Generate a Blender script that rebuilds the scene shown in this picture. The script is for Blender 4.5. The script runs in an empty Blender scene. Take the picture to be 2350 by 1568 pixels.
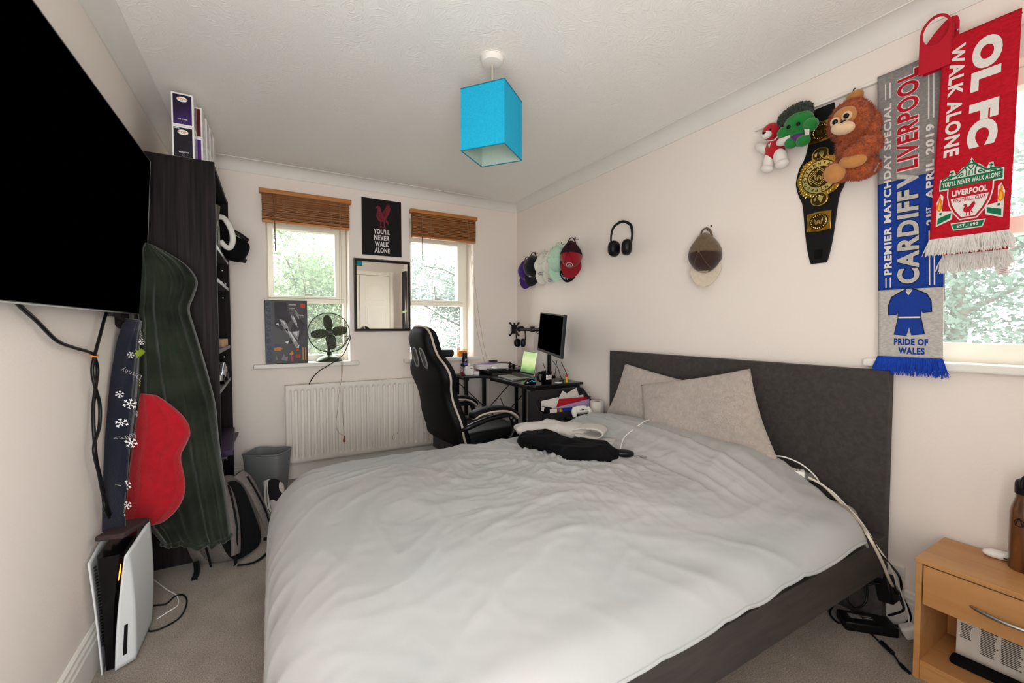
import bpy, bmesh, math, random
from math import sin, cos, pi, sqrt, radians
from mathutils import Vector, Matrix, noise

S = bpy.context.scene
COL = S.collection

# ------------------------------------------------------------------ camera
cam_data = bpy.data.cameras.new('camera')
cam_data.sensor_fit = 'HORIZONTAL'
cam_data.sensor_width = 36.0
cam_data.lens = 36.0 * 976.0 / 2350.0
cam_data.clip_start = 0.02
cam = bpy.data.objects.new('camera', cam_data)
cam.location = (0, 0, 1.193)
cam.rotation_euler = (radians(90 - 2.054), 0, radians(-29.58))
COL.objects.link(cam)
S.camera = cam

# ------------------------------------------------------------------ exposure
S.view_settings.view_transform = 'Standard'
S.view_settings.look = 'None'
S.view_settings.exposure = 2.64
S.view_settings.gamma = 1.0
S.view_settings.use_curve_mapping = False
S.cycles.use_denoising = True
S.cycles.max_bounces = 14
S.cycles.diffuse_bounces = 8
S.cycles.transparent_max_bounces = 16
S.cycles.sample_clamp_indirect = 6.0
S.cycles.caustics_reflective = False
S.cycles.caustics_refractive = False

# ------------------------------------------------------------------ daylight
world = bpy.data.worlds.new('overcast_sky')
world.use_nodes = True
S.world = world
wn = world.node_tree.nodes
wl = world.node_tree.links
bg = wn['Background']
tc = wn.new('ShaderNodeTexCoord')
sep = wn.new('ShaderNodeSeparateXYZ')
ramp = wn.new('ShaderNodeValToRGB')
ramp.color_ramp.elements[0].position = 0.0
ramp.color_ramp.elements[0].color = (1.0, 0.97, 0.90, 1)
ramp.color_ramp.elements[1].position = 0.7
ramp.color_ramp.elements[1].color = (0.90, 0.95, 1.0, 1)
wl.new(tc.outputs['Generated'], sep.inputs[0])
wl.new(sep.outputs['Z'], ramp.inputs[0])
wl.new(ramp.outputs[0], bg.inputs['Color'])
bg.inputs['Strength'].default_value = 1.6

def lamp_area(name, loc, rot, sx, sy, watts, col):
    d = bpy.data.lights.new(name, 'AREA')
    d.shape = 'RECTANGLE'; d.size = sx; d.size_y = sy
    d.energy = watts; d.color = col
    o = bpy.data.objects.new(name, d); o.location = loc; o.rotation_euler = rot
    COL.objects.link(o)
# added fill lamp behind the camera, tilted up to brighten ceiling and room
lamp_area('added_fill_light', (-0.08, -0.56, 1.02), (radians(152), 0, 0), 0.78, 1.70, 7.5, (0.96, 0.98, 1.0))

def portal(name, loc, rot, sx, sy):          # sampling guides in the three window openings
    d = bpy.data.lights.new(name, 'AREA')
    d.shape = 'RECTANGLE'; d.size = sx; d.size_y = sy
    d.cycles.is_portal = True
    o = bpy.data.objects.new(name, d); o.location = loc; o.rotation_euler = rot
    COL.objects.link(o)

portal('sky_portal_left', (0.277, 3.99, 1.53), (radians(-90), 0, 0), 0.62, 1.3)
portal('sky_portal_middle', (1.37, 3.99, 1.53), (radians(-90), 0, 0), 0.66, 1.3)
portal('sky_portal_right', (2.42, 0.2, 1.6), (0, radians(90), 0), 1.1, 1.1)

# ------------------------------------------------------------------ colour and materials
def lin(h):
    h = h.lstrip('#')
    r = []
    for i in (0, 2, 4):
        c = int(h[i:i + 2], 16) / 255.0
        r.append(c / 12.92 if c <= 0.04045 else ((c + 0.055) / 1.055) ** 2.4)
    return (r[0], r[1], r[2], 1.0)

MATS = {}
def mat(name, hexc, rough=0.6, metal=0.0, var=None, bump=None, spec=0.22, sheen=0.0, coat=0.0, emit=None, alpha=1.0, hex2=None, stretch=(1, 1, 1)):
    """procedural surface: var=(scale, amount) mottles the colour towards hex2, bump=(scale, strength, distance)"""
    if name in MATS:
        return MATS[name]
    m = bpy.data.materials.new(name)
    m.use_nodes = True
    nt = m.node_tree; n = nt.nodes; l = nt.links
    b = n['Principled BSDF']
    b.inputs['Base Color'].default_value = lin(hexc)
    b.inputs['Roughness'].default_value = rough
    b.inputs['Metallic'].default_value = metal
    b.inputs['Specular IOR Level'].default_value = spec
    b.inputs['Sheen Weight'].default_value = sheen
    b.inputs['Coat Weight'].default_value = coat
    b.inputs['Alpha'].default_value = alpha
    t = n.new('ShaderNodeTexCoord'); mp = n.new('ShaderNodeMapping')
    mp.inputs['Scale'].default_value = stretch
    l.new(t.outputs['Object'], mp.inputs['Vector'])
    if var is None:
        var = (30.0, 0.06)
    nz = n.new('ShaderNodeTexNoise'); nz.inputs['Scale'].default_value = var[0]; nz.inputs['Detail'].default_value = 4
    l.new(mp.outputs[0], nz.inputs['Vector'])
    rp = n.new('ShaderNodeValToRGB')
    c = lin(hexc)
    c2 = lin(hex2) if hex2 else tuple([x * (1 - var[1]) for x in c[:3]] + [1.0])
    rp.color_ramp.elements[0].position = 0.35; rp.color_ramp.elements[1].position = 0.65
    rp.color_ramp.elements[0].color = c2; rp.color_ramp.elements[1].color = c
    l.new(nz.outputs['Fac'], rp.inputs[0]); l.new(rp.outputs[0], b.inputs['Base Color'])
    if bump:
        nb = n.new('ShaderNodeTexNoise'); nb.inputs['Scale'].default_value = bump[0]; nb.inputs['Detail'].default_value = 5
        l.new(mp.outputs[0], nb.inputs['Vector'])
        bp = n.new('ShaderNodeBump'); bp.inputs['Strength'].default_value = bump[1]
        bp.inputs['Distance'].default_value = bump[2] if len(bump) > 2 else 0.01
        l.new(nb.outputs['Fac'], bp.inputs['Height']); l.new(bp.outputs[0], b.inputs['Normal'])
    if emit:
        b.inputs['Emission Color'].default_value = lin(emit[0]); b.inputs['Emission Strength'].default_value = emit[1]
    MATS[name] = m
    return m

def mat_glass(name, tint='#ffffff', haze=0.0, gloss=0.06, rough=0.0, hexhaze='#ffffff'):
    """clear pane that lets light straight through, with a reflection and a pale translucent veil"""
    if name in MATS:
        return MATS[name]
    m = bpy.data.materials.new(name); m.use_nodes = True
    nt = m.node_tree; n = nt.nodes; l = nt.links
    for x in list(n):
        n.remove(x)
    out = n.new('ShaderNodeOutputMaterial')
    tr = n.new('ShaderNodeBsdfTransparent'); tr.inputs[0].default_value = lin(tint)
    tl = n.new('ShaderNodeBsdfTranslucent'); tl.inputs[0].default_value = lin(hexhaze)
    gl = n.new('ShaderNodeBsdfGlossy'); gl.inputs['Roughness'].default_value = rough
    m1 = n.new('ShaderNodeMixShader'); m2 = n.new('ShaderNodeMixShader')
    m1.inputs[0].default_value = haze
    fr = n.new('ShaderNodeLayerWeight'); fr.inputs[0].default_value = 0.25
    mu = n.new('ShaderNodeMath'); mu.operation = 'MULTIPLY_ADD'; mu.inputs[1].default_value = 0.12; mu.inputs[2].default_value = gloss
    l.new(fr.outputs['Fresnel'], mu.inputs[0])
    l.new(mu.outputs[0], m2.inputs[0])
    l.new(tr.outputs[0], m1.inputs[1]); l.new(tl.outputs[0], m1.inputs[2])
    l.new(m1.outputs[0], m2.inputs[1]); l.new(gl.outputs[0], m2.inputs[2])
    l.new(m2.outputs[0], out.inputs[0])
    MATS[name] = m
    return m

def mat_wood(name, hexa, hexb, scale=6.0, stretch=(1, 12, 12), rough=0.5, bump=0.1, coat=0.0, spec=0.4):
    if name in MATS:
        return MATS[name]
    m = bpy.data.materials.new(name); m.use_nodes = True
    nt = m.node_tree; n = nt.nodes; l = nt.links
    b = n['Principled BSDF']; b.inputs['Roughness'].default_value = rough; b.inputs['Coat Weight'].default_value = coat; b.inputs['Specular IOR Level'].default_value = spec
    t = n.new('ShaderNodeTexCoord'); mp = n.new('ShaderNodeMapping'); mp.inputs['Scale'].default_value = stretch
    l.new(t.outputs['Object'], mp.inputs[0])
    nz = n.new('ShaderNodeTexNoise'); nz.inputs['Scale'].default_value = scale; nz.inputs['Detail'].default_value = 7
    nz.inputs['Distortion'].default_value = 0.6
    l.new(mp.outputs[0], nz.inputs['Vector'])
    rp = n.new('ShaderNodeValToRGB'); rp.color_ramp.elements[0].position = 0.32; rp.color_ramp.elements[1].position = 0.68
    rp.color_ramp.elements[0].color = lin(hexa); rp.color_ramp.elements[1].color = lin(hexb)
    l.new(nz.outputs['Fac'], rp.inputs[0]); l.new(rp.outputs[0], b.inputs['Base Color'])
    bp = n.new('ShaderNodeBump'); bp.inputs['Strength'].default_value = bump; bp.inputs['Distance'].default_value = 0.004
    l.new(nz.outputs['Fac'], bp.inputs['Height']); l.new(bp.outputs[0], b.inputs['Normal'])
    MATS[name] = m
    return m

# ------------------------------------------------------------------ mesh building
def catmull(pts, k=6, closed=False):
    P = [Vector(p) for p in pts]; n = len(P); out = []
    rng = range(n if closed else n - 1)
    for i in rng:
        if closed:
            a, b, c, d = P[(i - 1) % n], P[i], P[(i + 1) % n], P[(i + 2) % n]
        else:
            a, b, c, d = P[max(i - 1, 0)], P[i], P[i + 1], P[min(i + 2, n - 1)]
        for s in range(k):
            t = s / k
            out.append(0.5 * ((2 * b) + (c - a) * t + (2 * a - 5 * b + 4 * c - d) * t * t + (3 * b - a - 3 * c + d) * t ** 3))
    if not closed:
        out.append(P[-1])
    return out

def frame_of(d, up=None):
    d = Vector(d).normalized()
    u = Vector(up) if up else (Vector((0, 0, 1)) if abs(d.z) < 0.9 else Vector((1, 0, 0)))
    x = u.cross(d).normalized(); y = d.cross(x).normalized()
    return x, y, d

class MB:
    def __init__(self):
        self.v = []; self.f = []; self.mi = []
    def add(self, v, f, mi=0):
        o = len(self.v)
        self.v += [Vector(p) for p in v]
        self.f += [tuple(i + o for i in q) for q in f]
        self.mi += [mi] * len(f)
        return self
    def box(self, x0, x1, y0, y1, z0, z1, mi=0):
        v = [(x0, y0, z0), (x1, y0, z0), (x1, y1, z0), (x0, y1, z0), (x0, y0, z1), (x1, y0, z1), (x1, y1, z1), (x0, y1, z1)]
        return self.add(v, [(0, 3, 2, 1), (4, 5, 6, 7), (0, 1, 5, 4), (1, 2, 6, 5), (2, 3, 7, 6), (3, 0, 4, 7)], mi)
    def obox(self, c, size, rot=None, mi=0):
        R = rot if rot is not None else Matrix.Identity(3)
        if not isinstance(R, Matrix):
            R = Matrix.Rotation(R, 3, 'Z')
        c = Vector(c); sx, sy, sz = [s / 2 for s in size]
        v = [c + R @ Vector((a * sx, b * sy, d * sz)) for d in (-1, 1) for (a, b) in ((-1, -1), (1, -1), (1, 1), (-1, 1))]
        return self.add(v, [(0, 3, 2, 1), (4, 5, 6, 7), (0, 1, 5, 4), (1, 2, 6, 5), (2, 3, 7, 6), (3, 0, 4, 7)], mi)
    def cyl(self, p0, p1, r0, r1=None, n=16, mi=0, caps=True):
        r1 = r0 if r1 is None else r1
        p0 = Vector(p0); p1 = Vector(p1); x, y, d = frame_of(p1 - p0)
        v = []
        for p, r in ((p0, r0), (p1, r1)):
            v += [p + x * (r * cos(2 * pi * i / n)) + y * (r * sin(2 * pi * i / n)) for i in range(n)]
        f = [(i, (i + 1) % n, n + (i + 1) % n, n + i) for i in range(n)]
        if caps:
            f += [tuple(range(n - 1, -1, -1)), tuple(range(n, 2 * n))]
        return self.add(v, f, mi)
    def tube(self, pts, r, n=8, smooth=6, closed=False, mi=0, flat=None):
        P = catmull(pts, smooth, closed) if smooth else [Vector(p) for p in pts]
        N = len(P); v = []; f = []
        px = None
        for i, p in enumerate(P):
            if closed:
                d = P[(i + 1) % N] - P[i - 1]
            else:
                d = P[min(i + 1, N - 1)] - P[max(i - 1, 0)]
            if d.length < 1e-9:
                d = Vector((0, 0, 1))
            d.normalize()
            if px is None:
                x, y, _ = frame_of(d)
            else:
                x = px - d * px.dot(d)
                x = x.normalized() if x.length > 1e-6 else frame_of(d)[0]
                y = d.cross(x)
            px = x
            t = i / max(N - 1, 1)
            rr = r if isinstance(r, (int, float)) else (r[min(int(t * (len(r) - 1)), len(r) - 1)] * (1 - (t * (len(r) - 1)) % 1) + r[min(int(t * (len(r) - 1)) + 1, len(r) - 1)] * ((t * (len(r) - 1)) % 1))
            ry = rr * (flat if flat else 1)
            v += [p + x * (rr * cos(2 * pi * k / n)) + y * (ry * sin(2 * pi * k / n)) for k in range(n)]
        M_ = N if closed else N - 1
        for i in range(M_):
            a = i * n; b = ((i + 1) % N) * n
            f += [(a + k, a + (k + 1) % n, b + (k + 1) % n, b + k) for k in range(n)]
        if not closed:
            f += [tuple(range(n - 1, -1, -1)), tuple(range((N - 1) * n, N * n))]
        return self.add(v, f, mi)
    def lathe(self, prof, c=(0, 0, 0), axis=(0, 0, 1), n=24, mi=0):
        x, y, d = frame_of(axis); c = Vector(c); v = []; f = []
        for (r, h) in prof:
            r = max(r, 1e-5)
            v += [c + d * h + x * (r * cos(2 * pi * i / n)) + y * (r * sin(2 * pi * i / n)) for i in range(n)]
        for j in range(len(prof) - 1):
            f += [(j * n + i, j * n + (i + 1) % n, (j + 1) * n + (i + 1) % n, (j + 1) * n + i) for i in range(n)]
        if prof[0][0] > 1e-4:
            f.append(tuple(range(n - 1, -1, -1)))
        if prof[-1][0] > 1e-4:
            f.append(tuple(range((len(prof) - 1) * n, len(prof) * n)))
        return self.add(v, f, mi)
    def ball(self, c, r, rot=None, nu=16, nv=10, mi=0, power=1.0, fn=None):
        r = (r, r, r) if isinstance(r, (int, float)) else r
        R = rot if rot is not None else Matrix.Identity(3)
        c = Vector(c)
        sp = lambda t: math.copysign(abs(t) ** power, t)
        def F(i, j):
            th = 2 * pi * i / nu; ph = -pi / 2 + pi * j / nv
            p = Vector((r[0] * sp(cos(ph)) * sp(cos(th)), r[1] * sp(cos(ph)) * sp(sin(th)), r[2] * sp(sin(ph))))
            if fn:
                p = fn(p)
            return c + R @ p
        v = [F(0, 0)]
        for j in range(1, nv):
            v += [F(i, j) for i in range(nu)]
        v.append(F(0, nv))
        f = [(0, 1 + (i + 1) % nu, 1 + i) for i in range(nu)]
        for j in range(nv - 2):
            a = 1 + j * nu; b = a + nu
            f += [(a + i, a + (i + 1) % nu, b + (i + 1) % nu, b + i) for i in range(nu)]
        a = 1 + (nv - 2) * nu; e = len(v) - 1
        f += [(a + i, a + (i + 1) % nu, e) for i in range(nu)]
        return self.add(v, f, mi)
    def grid(self, fn, nu, nv, closeu=False, mi=0):
        U = nu if closeu else nu + 1
        v = [fn(i / nu, j / nv) for j in range(nv + 1) for i in range(U)]
        f = []
        for j in range(nv):
            for i in range(nu):
                i2 = (i + 1) % U
                f.append((j * U + i, j * U + i2, (j + 1) * U + i2, (j + 1) * U + i))
        return self.add(v, f, mi)
    def prism(self, pts, fn, w0, w1, mi=0):
        n = len(pts)
        v = [fn(u, t, w0) for (u, t) in pts] + [fn(u, t, w1) for (u, t) in pts]
        f = [tuple(range(n - 1, -1, -1)), tuple(range(n, 2 * n))]
        f += [(i, (i + 1) % n, n + (i + 1) % n, n + i) for i in range(n)]
        return self.add(v, f, mi)
    def build(self, name, m, parent=None, smooth=35, bevel=0, seg=2, sub=0, solid=0, local=False, recalc=True):
        off = Vector((0, 0, 0))
        if parent is not None and not local:
            r = parent
            while r.parent:
                r = r.parent
            off = r.location
        me = bpy.data.meshes.new(name)
        me.from_pydata([tuple(p - off) for p in self.v], [], self.f)
        ms = m if isinstance(m, (list, tuple)) else [m]
        for x in ms:
            me.materials.append(x)
        if len(ms) > 1:
            me.polygons.foreach_set('material_index', self.mi)
        if recalc:
            bm = bmesh.new(); bm.from_mesh(me)
            bmesh.ops.recalc_face_normals(bm, faces=bm.faces)
            bm.to_mesh(me); bm.free()
        if smooth:
            me.shade_smooth()
            if smooth < 180 and not sub:
                me.set_sharp_from_angle(angle=radians(smooth))
        me.update()
        o = bpy.data.objects.new(name, me)
        COL.objects.link(o)
        if parent is not None:
            o.parent = parent
        if solid:
            s = o.modifiers.new('thickness', 'SOLIDIFY'); s.thickness = solid; s.offset = 0
        if bevel:
            b = o.modifiers.new('rounding', 'BEVEL'); b.width = bevel; b.segments = seg; b.limit_method = 'ANGLE'; b.angle_limit = radians(35)
            b.use_clamp_overlap = True
        if sub:
            s = o.modifiers.new('smoothing', 'SUBSURF'); s.levels = sub; s.render_levels = sub
        return o

def thing(name, label, cat, loc=(0, 0, 0), group=None, rotz=0.0):
    o = bpy.data.objects.new(name, None)
    o.empty_display_size = 0.05
    COL.objects.link(o)
    o.location = loc; o.rotation_euler = (0, 0, rotz)
    o['label'] = label; o['category'] = cat
    if group:
        o['group'] = group
    return o

def tag(o, label, cat, group=None, kind=None):
    o['label'] = label; o['category'] = cat
    if group:
        o['group'] = group
    if kind:
        o['kind'] = kind
    return o

def struct(o):
    o['kind'] = 'structure'
    return o

# ------------------------------------------------------------------ lettering
TEXTS = {}
def text_geo(s, bold=0.02):
    k = (s, bold)
    if k not in TEXTS:
        c = bpy.data.curves.new('lettering', 'FONT')
        c.body = s; c.size = 1.0; c.offset = bold; c.space_character = 1.12; c.resolution_u = 5; c.fill_mode = 'FRONT'
        o = bpy.data.objects.new('lettering', c); COL.objects.link(o)
        bpy.context.view_layer.update()
        ev = o.evaluated_get(bpy.context.evaluated_depsgraph_get())
        me = ev.to_mesh()
        v = [(p.co.x, p.co.y) for p in me.vertices]; f = [tuple(p.vertices) for p in me.polygons]
        ev.to_mesh_clear()
        bpy.data.objects.remove(o); bpy.data.curves.remove(c)
        x0 = min(p[0] for p in v); x1 = max(p[0] for p in v); y0 = min(p[1] for p in v); y1 = max(p[1] for p in v)
        TEXTS[k] = ([((x - x0) / (x1 - x0), (y - y0) / (y1 - y0)) for x, y in v], f, (x1 - x0) / (y1 - y0))
    return TEXTS[k]

def write(mb, s, fn, bold=0.02, mi=0):
    """lay the word s on the surface fn(a, b): a runs 0..1 along the word, b 0..1 up the letters"""
    v, f, _ = text_geo(s, bold)
    mb.add([fn(a, b) for a, b in v], f, mi)
    return mb

def flat_fn(o, r, u):
    o = Vector(o); r = Vector(r); u = Vector(u)
    return lambda a, b: o + r * a + u * b

def ring2(mb, c, r, u, rad, wid, n=28, mi=0):
    """flat ring lying in the plane of r,u"""
    c = Vector(c); r = Vector(r); u = Vector(u); v = []; f = []
    for i in range(n):
        a = 2 * pi * i / n
        d = r * cos(a) + u * sin(a)
        v += [c + d * rad, c + d * (rad - wid)]
    for i in range(n):
        j = (i + 1) % n
        f.append((2 * i, 2 * j, 2 * j + 1, 2 * i + 1))
    return mb.add(v, f, mi)

def flat_poly(mb, pts, fn, mi=0):
    return mb.add([fn(a, b) for a, b in pts], [tuple(range(len(pts)))], mi)

rnd = random.Random(11)

# ================================================================== the room
WL, WR, WB, WF, CEIL = -0.56, 2.17, 3.72, -0.50, 2.40

def mat_plaster(name, hexc, scale, strength, swirl=False):
    m = bpy.data.materials.new(name); m.use_nodes = True
    n = m.node_tree.nodes; l = m.node_tree.links
    b = n['Principled BSDF']; b.inputs['Base Color'].default_value = lin(hexc); b.inputs['Roughness'].default_value = 0.85
    b.inputs['Specular IOR Level'].default_value = 0.2
    t = n.new('ShaderNodeTexCoord')
    if swirl:
        n1 = n.new('ShaderNodeTexNoise'); n1.inputs['Scale'].default_value = 3.2; n1.inputs['Detail'].default_value = 2
        l.new(t.outputs['Object'], n1.inputs['Vector'])
        mx = n.new('ShaderNodeVectorMath'); mx.operation = 'MULTIPLY_ADD'
        mx.inputs[1].default_value = (1.1, 1.1, 0)
        l.new(n1.outputs['Color'], mx.inputs[0]); l.new(t.outputs['Object'], mx.inputs[2])
        nz = n.new('ShaderNodeTexNoise'); nz.inputs['Scale'].default_value = scale; nz.inputs['Detail'].default_value = 3
        nz.inputs['Distortion'].default_value = 3.5
        l.new(mx.outputs[0], nz.inputs['Vector'])
        rp = n.new('ShaderNodeValToRGB'); rp.color_ramp.elements[0].position = 0.45; rp.color_ramp.elements[1].position = 0.72
        l.new(nz.outputs['Fac'], rp.inputs[0]); h = rp.outputs[0]
    else:
        nz = n.new('ShaderNodeTexNoise'); nz.inputs['Scale'].default_value = scale; nz.inputs['Detail'].default_value = 6
        l.new(t.outputs['Object'], nz.inputs['Vector']); h = nz.outputs['Fac']
    bp = n.new('ShaderNodeBump'); bp.inputs['Strength'].default_value = strength; bp.inputs['Distance'].default_value = 0.006
    l.new(h, bp.inputs['Height']); l.new(bp.outputs[0], b.inputs['Normal'])
    return m

M_wall = mat_plaster('wall_paint', '#E8DFD8', 90, 0.12)
M_ceil = mat_plaster('swirled_ceiling_plaster', '#F1EFEB', 26, 0.30, True)
M_trim = mat('white_gloss_paint', '#E6E2DC', 0.35, var=(8, 0.03))
M_upvc = mat('white_window_frame', '#F0EDE0', 0.35, var=(5, 0.03))
M_cove = mat('white_coving_paint', '#E2DFDA', 0.6, var=(6, 0.03))

def mat_carpet():
    m = bpy.data.materials.new('beige_carpet'); m.use_nodes = True
    n = m.node_tree.nodes; l = m.node_tree.links
    b = n['Principled BSDF']; b.inputs['Roughness'].default_value = 0.98; b.inputs['Specular IOR Level'].default_value = 0.1
    b.inputs['Sheen Weight'].default_value = 0.3
    t = n.new('ShaderNodeTexCoord')
    f1 = n.new('ShaderNodeTexNoise'); f1.inputs['Scale'].default_value = 240; f1.inputs['Detail'].default_value = 3
    f2 = n.new('ShaderNodeTexNoise'); f2.inputs['Scale'].default_value = 9; f2.inputs['Detail'].default_value = 4
    for q in (f1, f2):
        l.new(t.outputs['Object'], q.inputs['Vector'])
    r1 = n.new('ShaderNodeValToRGB'); r1.color_ramp.elements[0].position = 0.3; r1.color_ramp.elements[1].position = 0.7
    r1.color_ramp.elements[0].color = lin('#6E6156'); r1.color_ramp.elements[1].color = lin('#AFA193')
    r2 = n.new('ShaderNodeValToRGB'); r2.color_ramp.elements[0].position = 0.3; r2.color_ramp.elements[1].position = 0.7
    r2.color_ramp.elements[0].color = (0.78, 0.77, 0.76, 1); r2.color_ramp.elements[1].color = (1, 1, 1, 1)
    l.new(f1.outputs['Fac'], r1.inputs[0]); l.new(f2.outputs['Fac'], r2.inputs[0])
    mu = n.new('ShaderNodeMix'); mu.data_type = 'RGBA'; mu.blend_type = 'MULTIPLY'; mu.inputs[0].default_value = 1
    l.new(r1.outputs[0], mu.inputs[6]); l.new(r2.outputs[0], mu.inputs[7]); l.new(mu.outputs[2], b.inputs['Base Color'])
    bp = n.new('ShaderNodeBump'); bp.inputs['Strength'].default_value = 0.8; bp.inputs['Distance'].default_value = 0.006
    l.new(f1.outputs['Fac'], bp.inputs['Height']); l.new(bp.outputs[0], b.inputs['Normal'])
    return m

struct(MB().box(WL - 0.3, WR + 0.3, WF - 0.3, WB + 0.3, -0.12, 0.0).build('floor', mat_carpet(), smooth=0))
struct(MB().box(WL - 0.3, WR + 0.3, WF - 0.3, WB + 0.3, CEIL, CEIL + 0.15).build('ceiling', M_ceil, smooth=0))
struct(MB().box(WL - 0.2, WL, WF - 0.3, WB + 0.3, 0, CEIL).build('wall_left', M_wall, smooth=0))


def wall_with_holes(a0, a1, holes, mk):
    """holes: (a0, a1, z0, z1) sorted along the wall"""
    mb = MB(); a = a0
    for (h0, h1, z0, z1) in holes:
        mk(mb, a, h0, 0, CEIL); mk(mb, h0, h1, 0, z0); mk(mb, h0, h1, z1, CEIL); a = h1
    mk(mb, a, a1, 0, CEIL)
    return mb

WD = (-0.47, 0.31, 0.0, 2.01)                  # assumed opening behind the camera, made for the added fill lamp
W1 = (-0.02, 0.572, 0.905, 2.14)
W2 = (1.075, 1.69, 0.905, 2.14)
W3 = (-0.25, 0.70, 1.055, 2.08)
struct(wall_with_holes(WL, WR + 0.3, (W1, W2), lambda mb, a, b, z0, z1: mb.box(a, b, WB, WB + 0.30, z0, z1)).build('wall_back', M_wall, smooth=0))
struct(wall_with_holes(WF - 0.2, WB, (W3,), lambda mb, a, b, z0, z1: mb.box(WR, WR + 0.30, a, b, z0, z1)).build('wall_right', M_wall, smooth=0))

struct(wall_with_holes(WL, WR, (WD,), lambda mb, a, b, z0, z1: mb.box(a, b, WF - 0.12, WF, z0, z1)).build('wall_front', M_wall, smooth=0))

# coving: a concave strip with a small bead at each edge
prof = [(0, -0.078), (0.006, -0.078), (0.006, -0.070)]
for k in range(9):
    a = k / 8 * pi / 2
    prof.append((0.072 - 0.066 * cos(a), -0.070 + 0.066 * sin(a)))
prof += [(0.072, -0.004), (0.082, -0.004), (0.082, 0.0), (0, 0)]
def coving(name, p0, p1, inward):
    p0 = Vector(p0); p1 = Vector(p1); d = Vector(inward)
    v = []
    for p in (p0, p1):
        v += [p + d * a + Vector((0, 0, b)) for a, b in prof]
    n = len(prof); mb = MB()
    mb.add(v, [(i, (i + 1) % n, n + (i + 1) % n, n + i) for i in range(n)] + [tuple(range(n)), tuple(range(2 * n - 1, n - 1, -1))])
    struct(mb.build(name, M_cove, smooth=25))
coving('trim_1', (WL, WF, CEIL), (WL, WB, CEIL), (1, 0, 0))
coving('trim_2', (WL, WB, CEIL), (WR, WB, CEIL), (0, -1, 0))
coving('trim_3', (WR, WB, CEIL), (WR, WF, CEIL), (-1, 0, 0))
coving('trim_4', (WR, WF, CEIL), (WL, WF, CEIL), (0, 1, 0))

skirt = [(0, 0), (0.016, 0), (0.016, 0.105), (0.013, 0.112), (0.013, 0.126), (0.009, 0.134), (0.009, 0.145), (0.004, 0.152), (0, 0.152)]
def skirting(name, p0, p1, inward):
    d = Vector(inward); v = []
    for p in (Vector(p0), Vector(p1)):
        v += [p + d * a + Vector((0, 0, b)) for a, b in skirt]
    n = len(skirt); mb = MB()
    mb.add(v, [(i, (i + 1) % n, n + (i + 1) % n, n + i) for i in range(n)] + [tuple(range(n)), tuple(range(2 * n - 1, n - 1, -1))])
    struct(mb.build(name, M_trim, smooth=20))
skirting('baseboard_left', (WL, WF, 0), (WL, WB, 0), (1, 0, 0))
skirting('baseboard_back', (WL, WB, 0), (WR, WB, 0), (0, -1, 0))
skirting('baseboard_right', (WR, WB, 0), (WR, WF, 0), (-1, 0, 0))
skirting('baseboard_front', (0.72, WF, 0), (0.40, WF, 0), (0, 1, 0))

# windows
M_pane = mat_glass('window_glass', '#ffffff', haze=0.035, gloss=0.002, hexhaze='#F4FAF4')  # white veil mixed into the glass imitates the washed-out glare outside
M_metal = mat('brushed_metal_catch', '#B9B7B0', 0.3, 0.9)

M_catch = mat('pale_catch_enamel', '#CFCBBE', 0.4)
def sash_window(name, x0, x1, z0, z1, y, up, lo, ztr):
    """white frame with a top-hung upper sash and a fixed lower pane; up / lo = (x0, x1, z0, z1) of the glass"""
    fr = MB()
    d0, d1 = y, y + 0.07
    lx, rx = lo[0], lo[1]
    fr.box(x0, lx, d0, d1, z0, z1); fr.box(rx, x1, d0, d1, z0, z1)
    fr.box(lx, rx, d0, d1, z0, lo[2]); fr.box(lx, rx, d0, d1, z1 - 0.05, z1)
    fr.box(lx, rx, d0, d1, ztr[0], ztr[1])
    root = struct(fr.build(name, M_upvc, smooth=0, bevel=0.004))
    s = MB(); a0, a1, b0, b1 = up; e = 0.018
    s.box(lx, a0, d0 - e, d1 - 0.01, ztr[1] + 0.002, z1 - 0.05); s.box(a1, rx, d0 - e, d1 - 0.01, ztr[1] + 0.002, z1 - 0.05)
    s.box(a0, a1, d0 - e, d1 - 0.01, ztr[1] + 0.002, b0); s.box(a0, a1, d0 - e, d1 - 0.01, b1, z1 - 0.05)
    s.build('sash', M_upvc, root, smooth=0, bevel=0.004)
    MB().box(a0, a1, y + 0.025, y + 0.031, b0, b1).build('pane', M_pane, root, smooth=0)
    MB().box(lx, rx, y + 0.035, y + 0.041, lo[2], lo[3]).build('pane', M_pane, root, smooth=0)
    c = MB(); xm = (a0 + a1) / 2 + 0.02; zc = ztr[1] + 0.03
    c.box(xm - 0.03, xm + 0.03, d0 - e - 0.010, d0 - e, zc - 0.008, zc + 0.008)
    c.obox((xm - 0.03, d0 - e - 0.02, zc + 0.06), (0.010, 0.010, 0.11), Matrix.Rotation(radians(-6), 3, 'Y'))
    c.build('catch', M_catch, root, smooth=30, bevel=0.003)
    return root

win1 = sash_window('window_1', W1[0], W1[1], W1[2], W1[3], 3.88, (0.030, 0.480, 1.440, 1.965), (-0.01, 0.545, 0.955, 1.385), (1.385, 1.42))
win2 = sash_window('window_2', W2[0], W2[1], W2[2], W2[3], 3.88, (1.13, 1.585, 1.440, 1.965), (1.10, 1.645, 0.955, 1.385), (1.385, 1.42))
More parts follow.
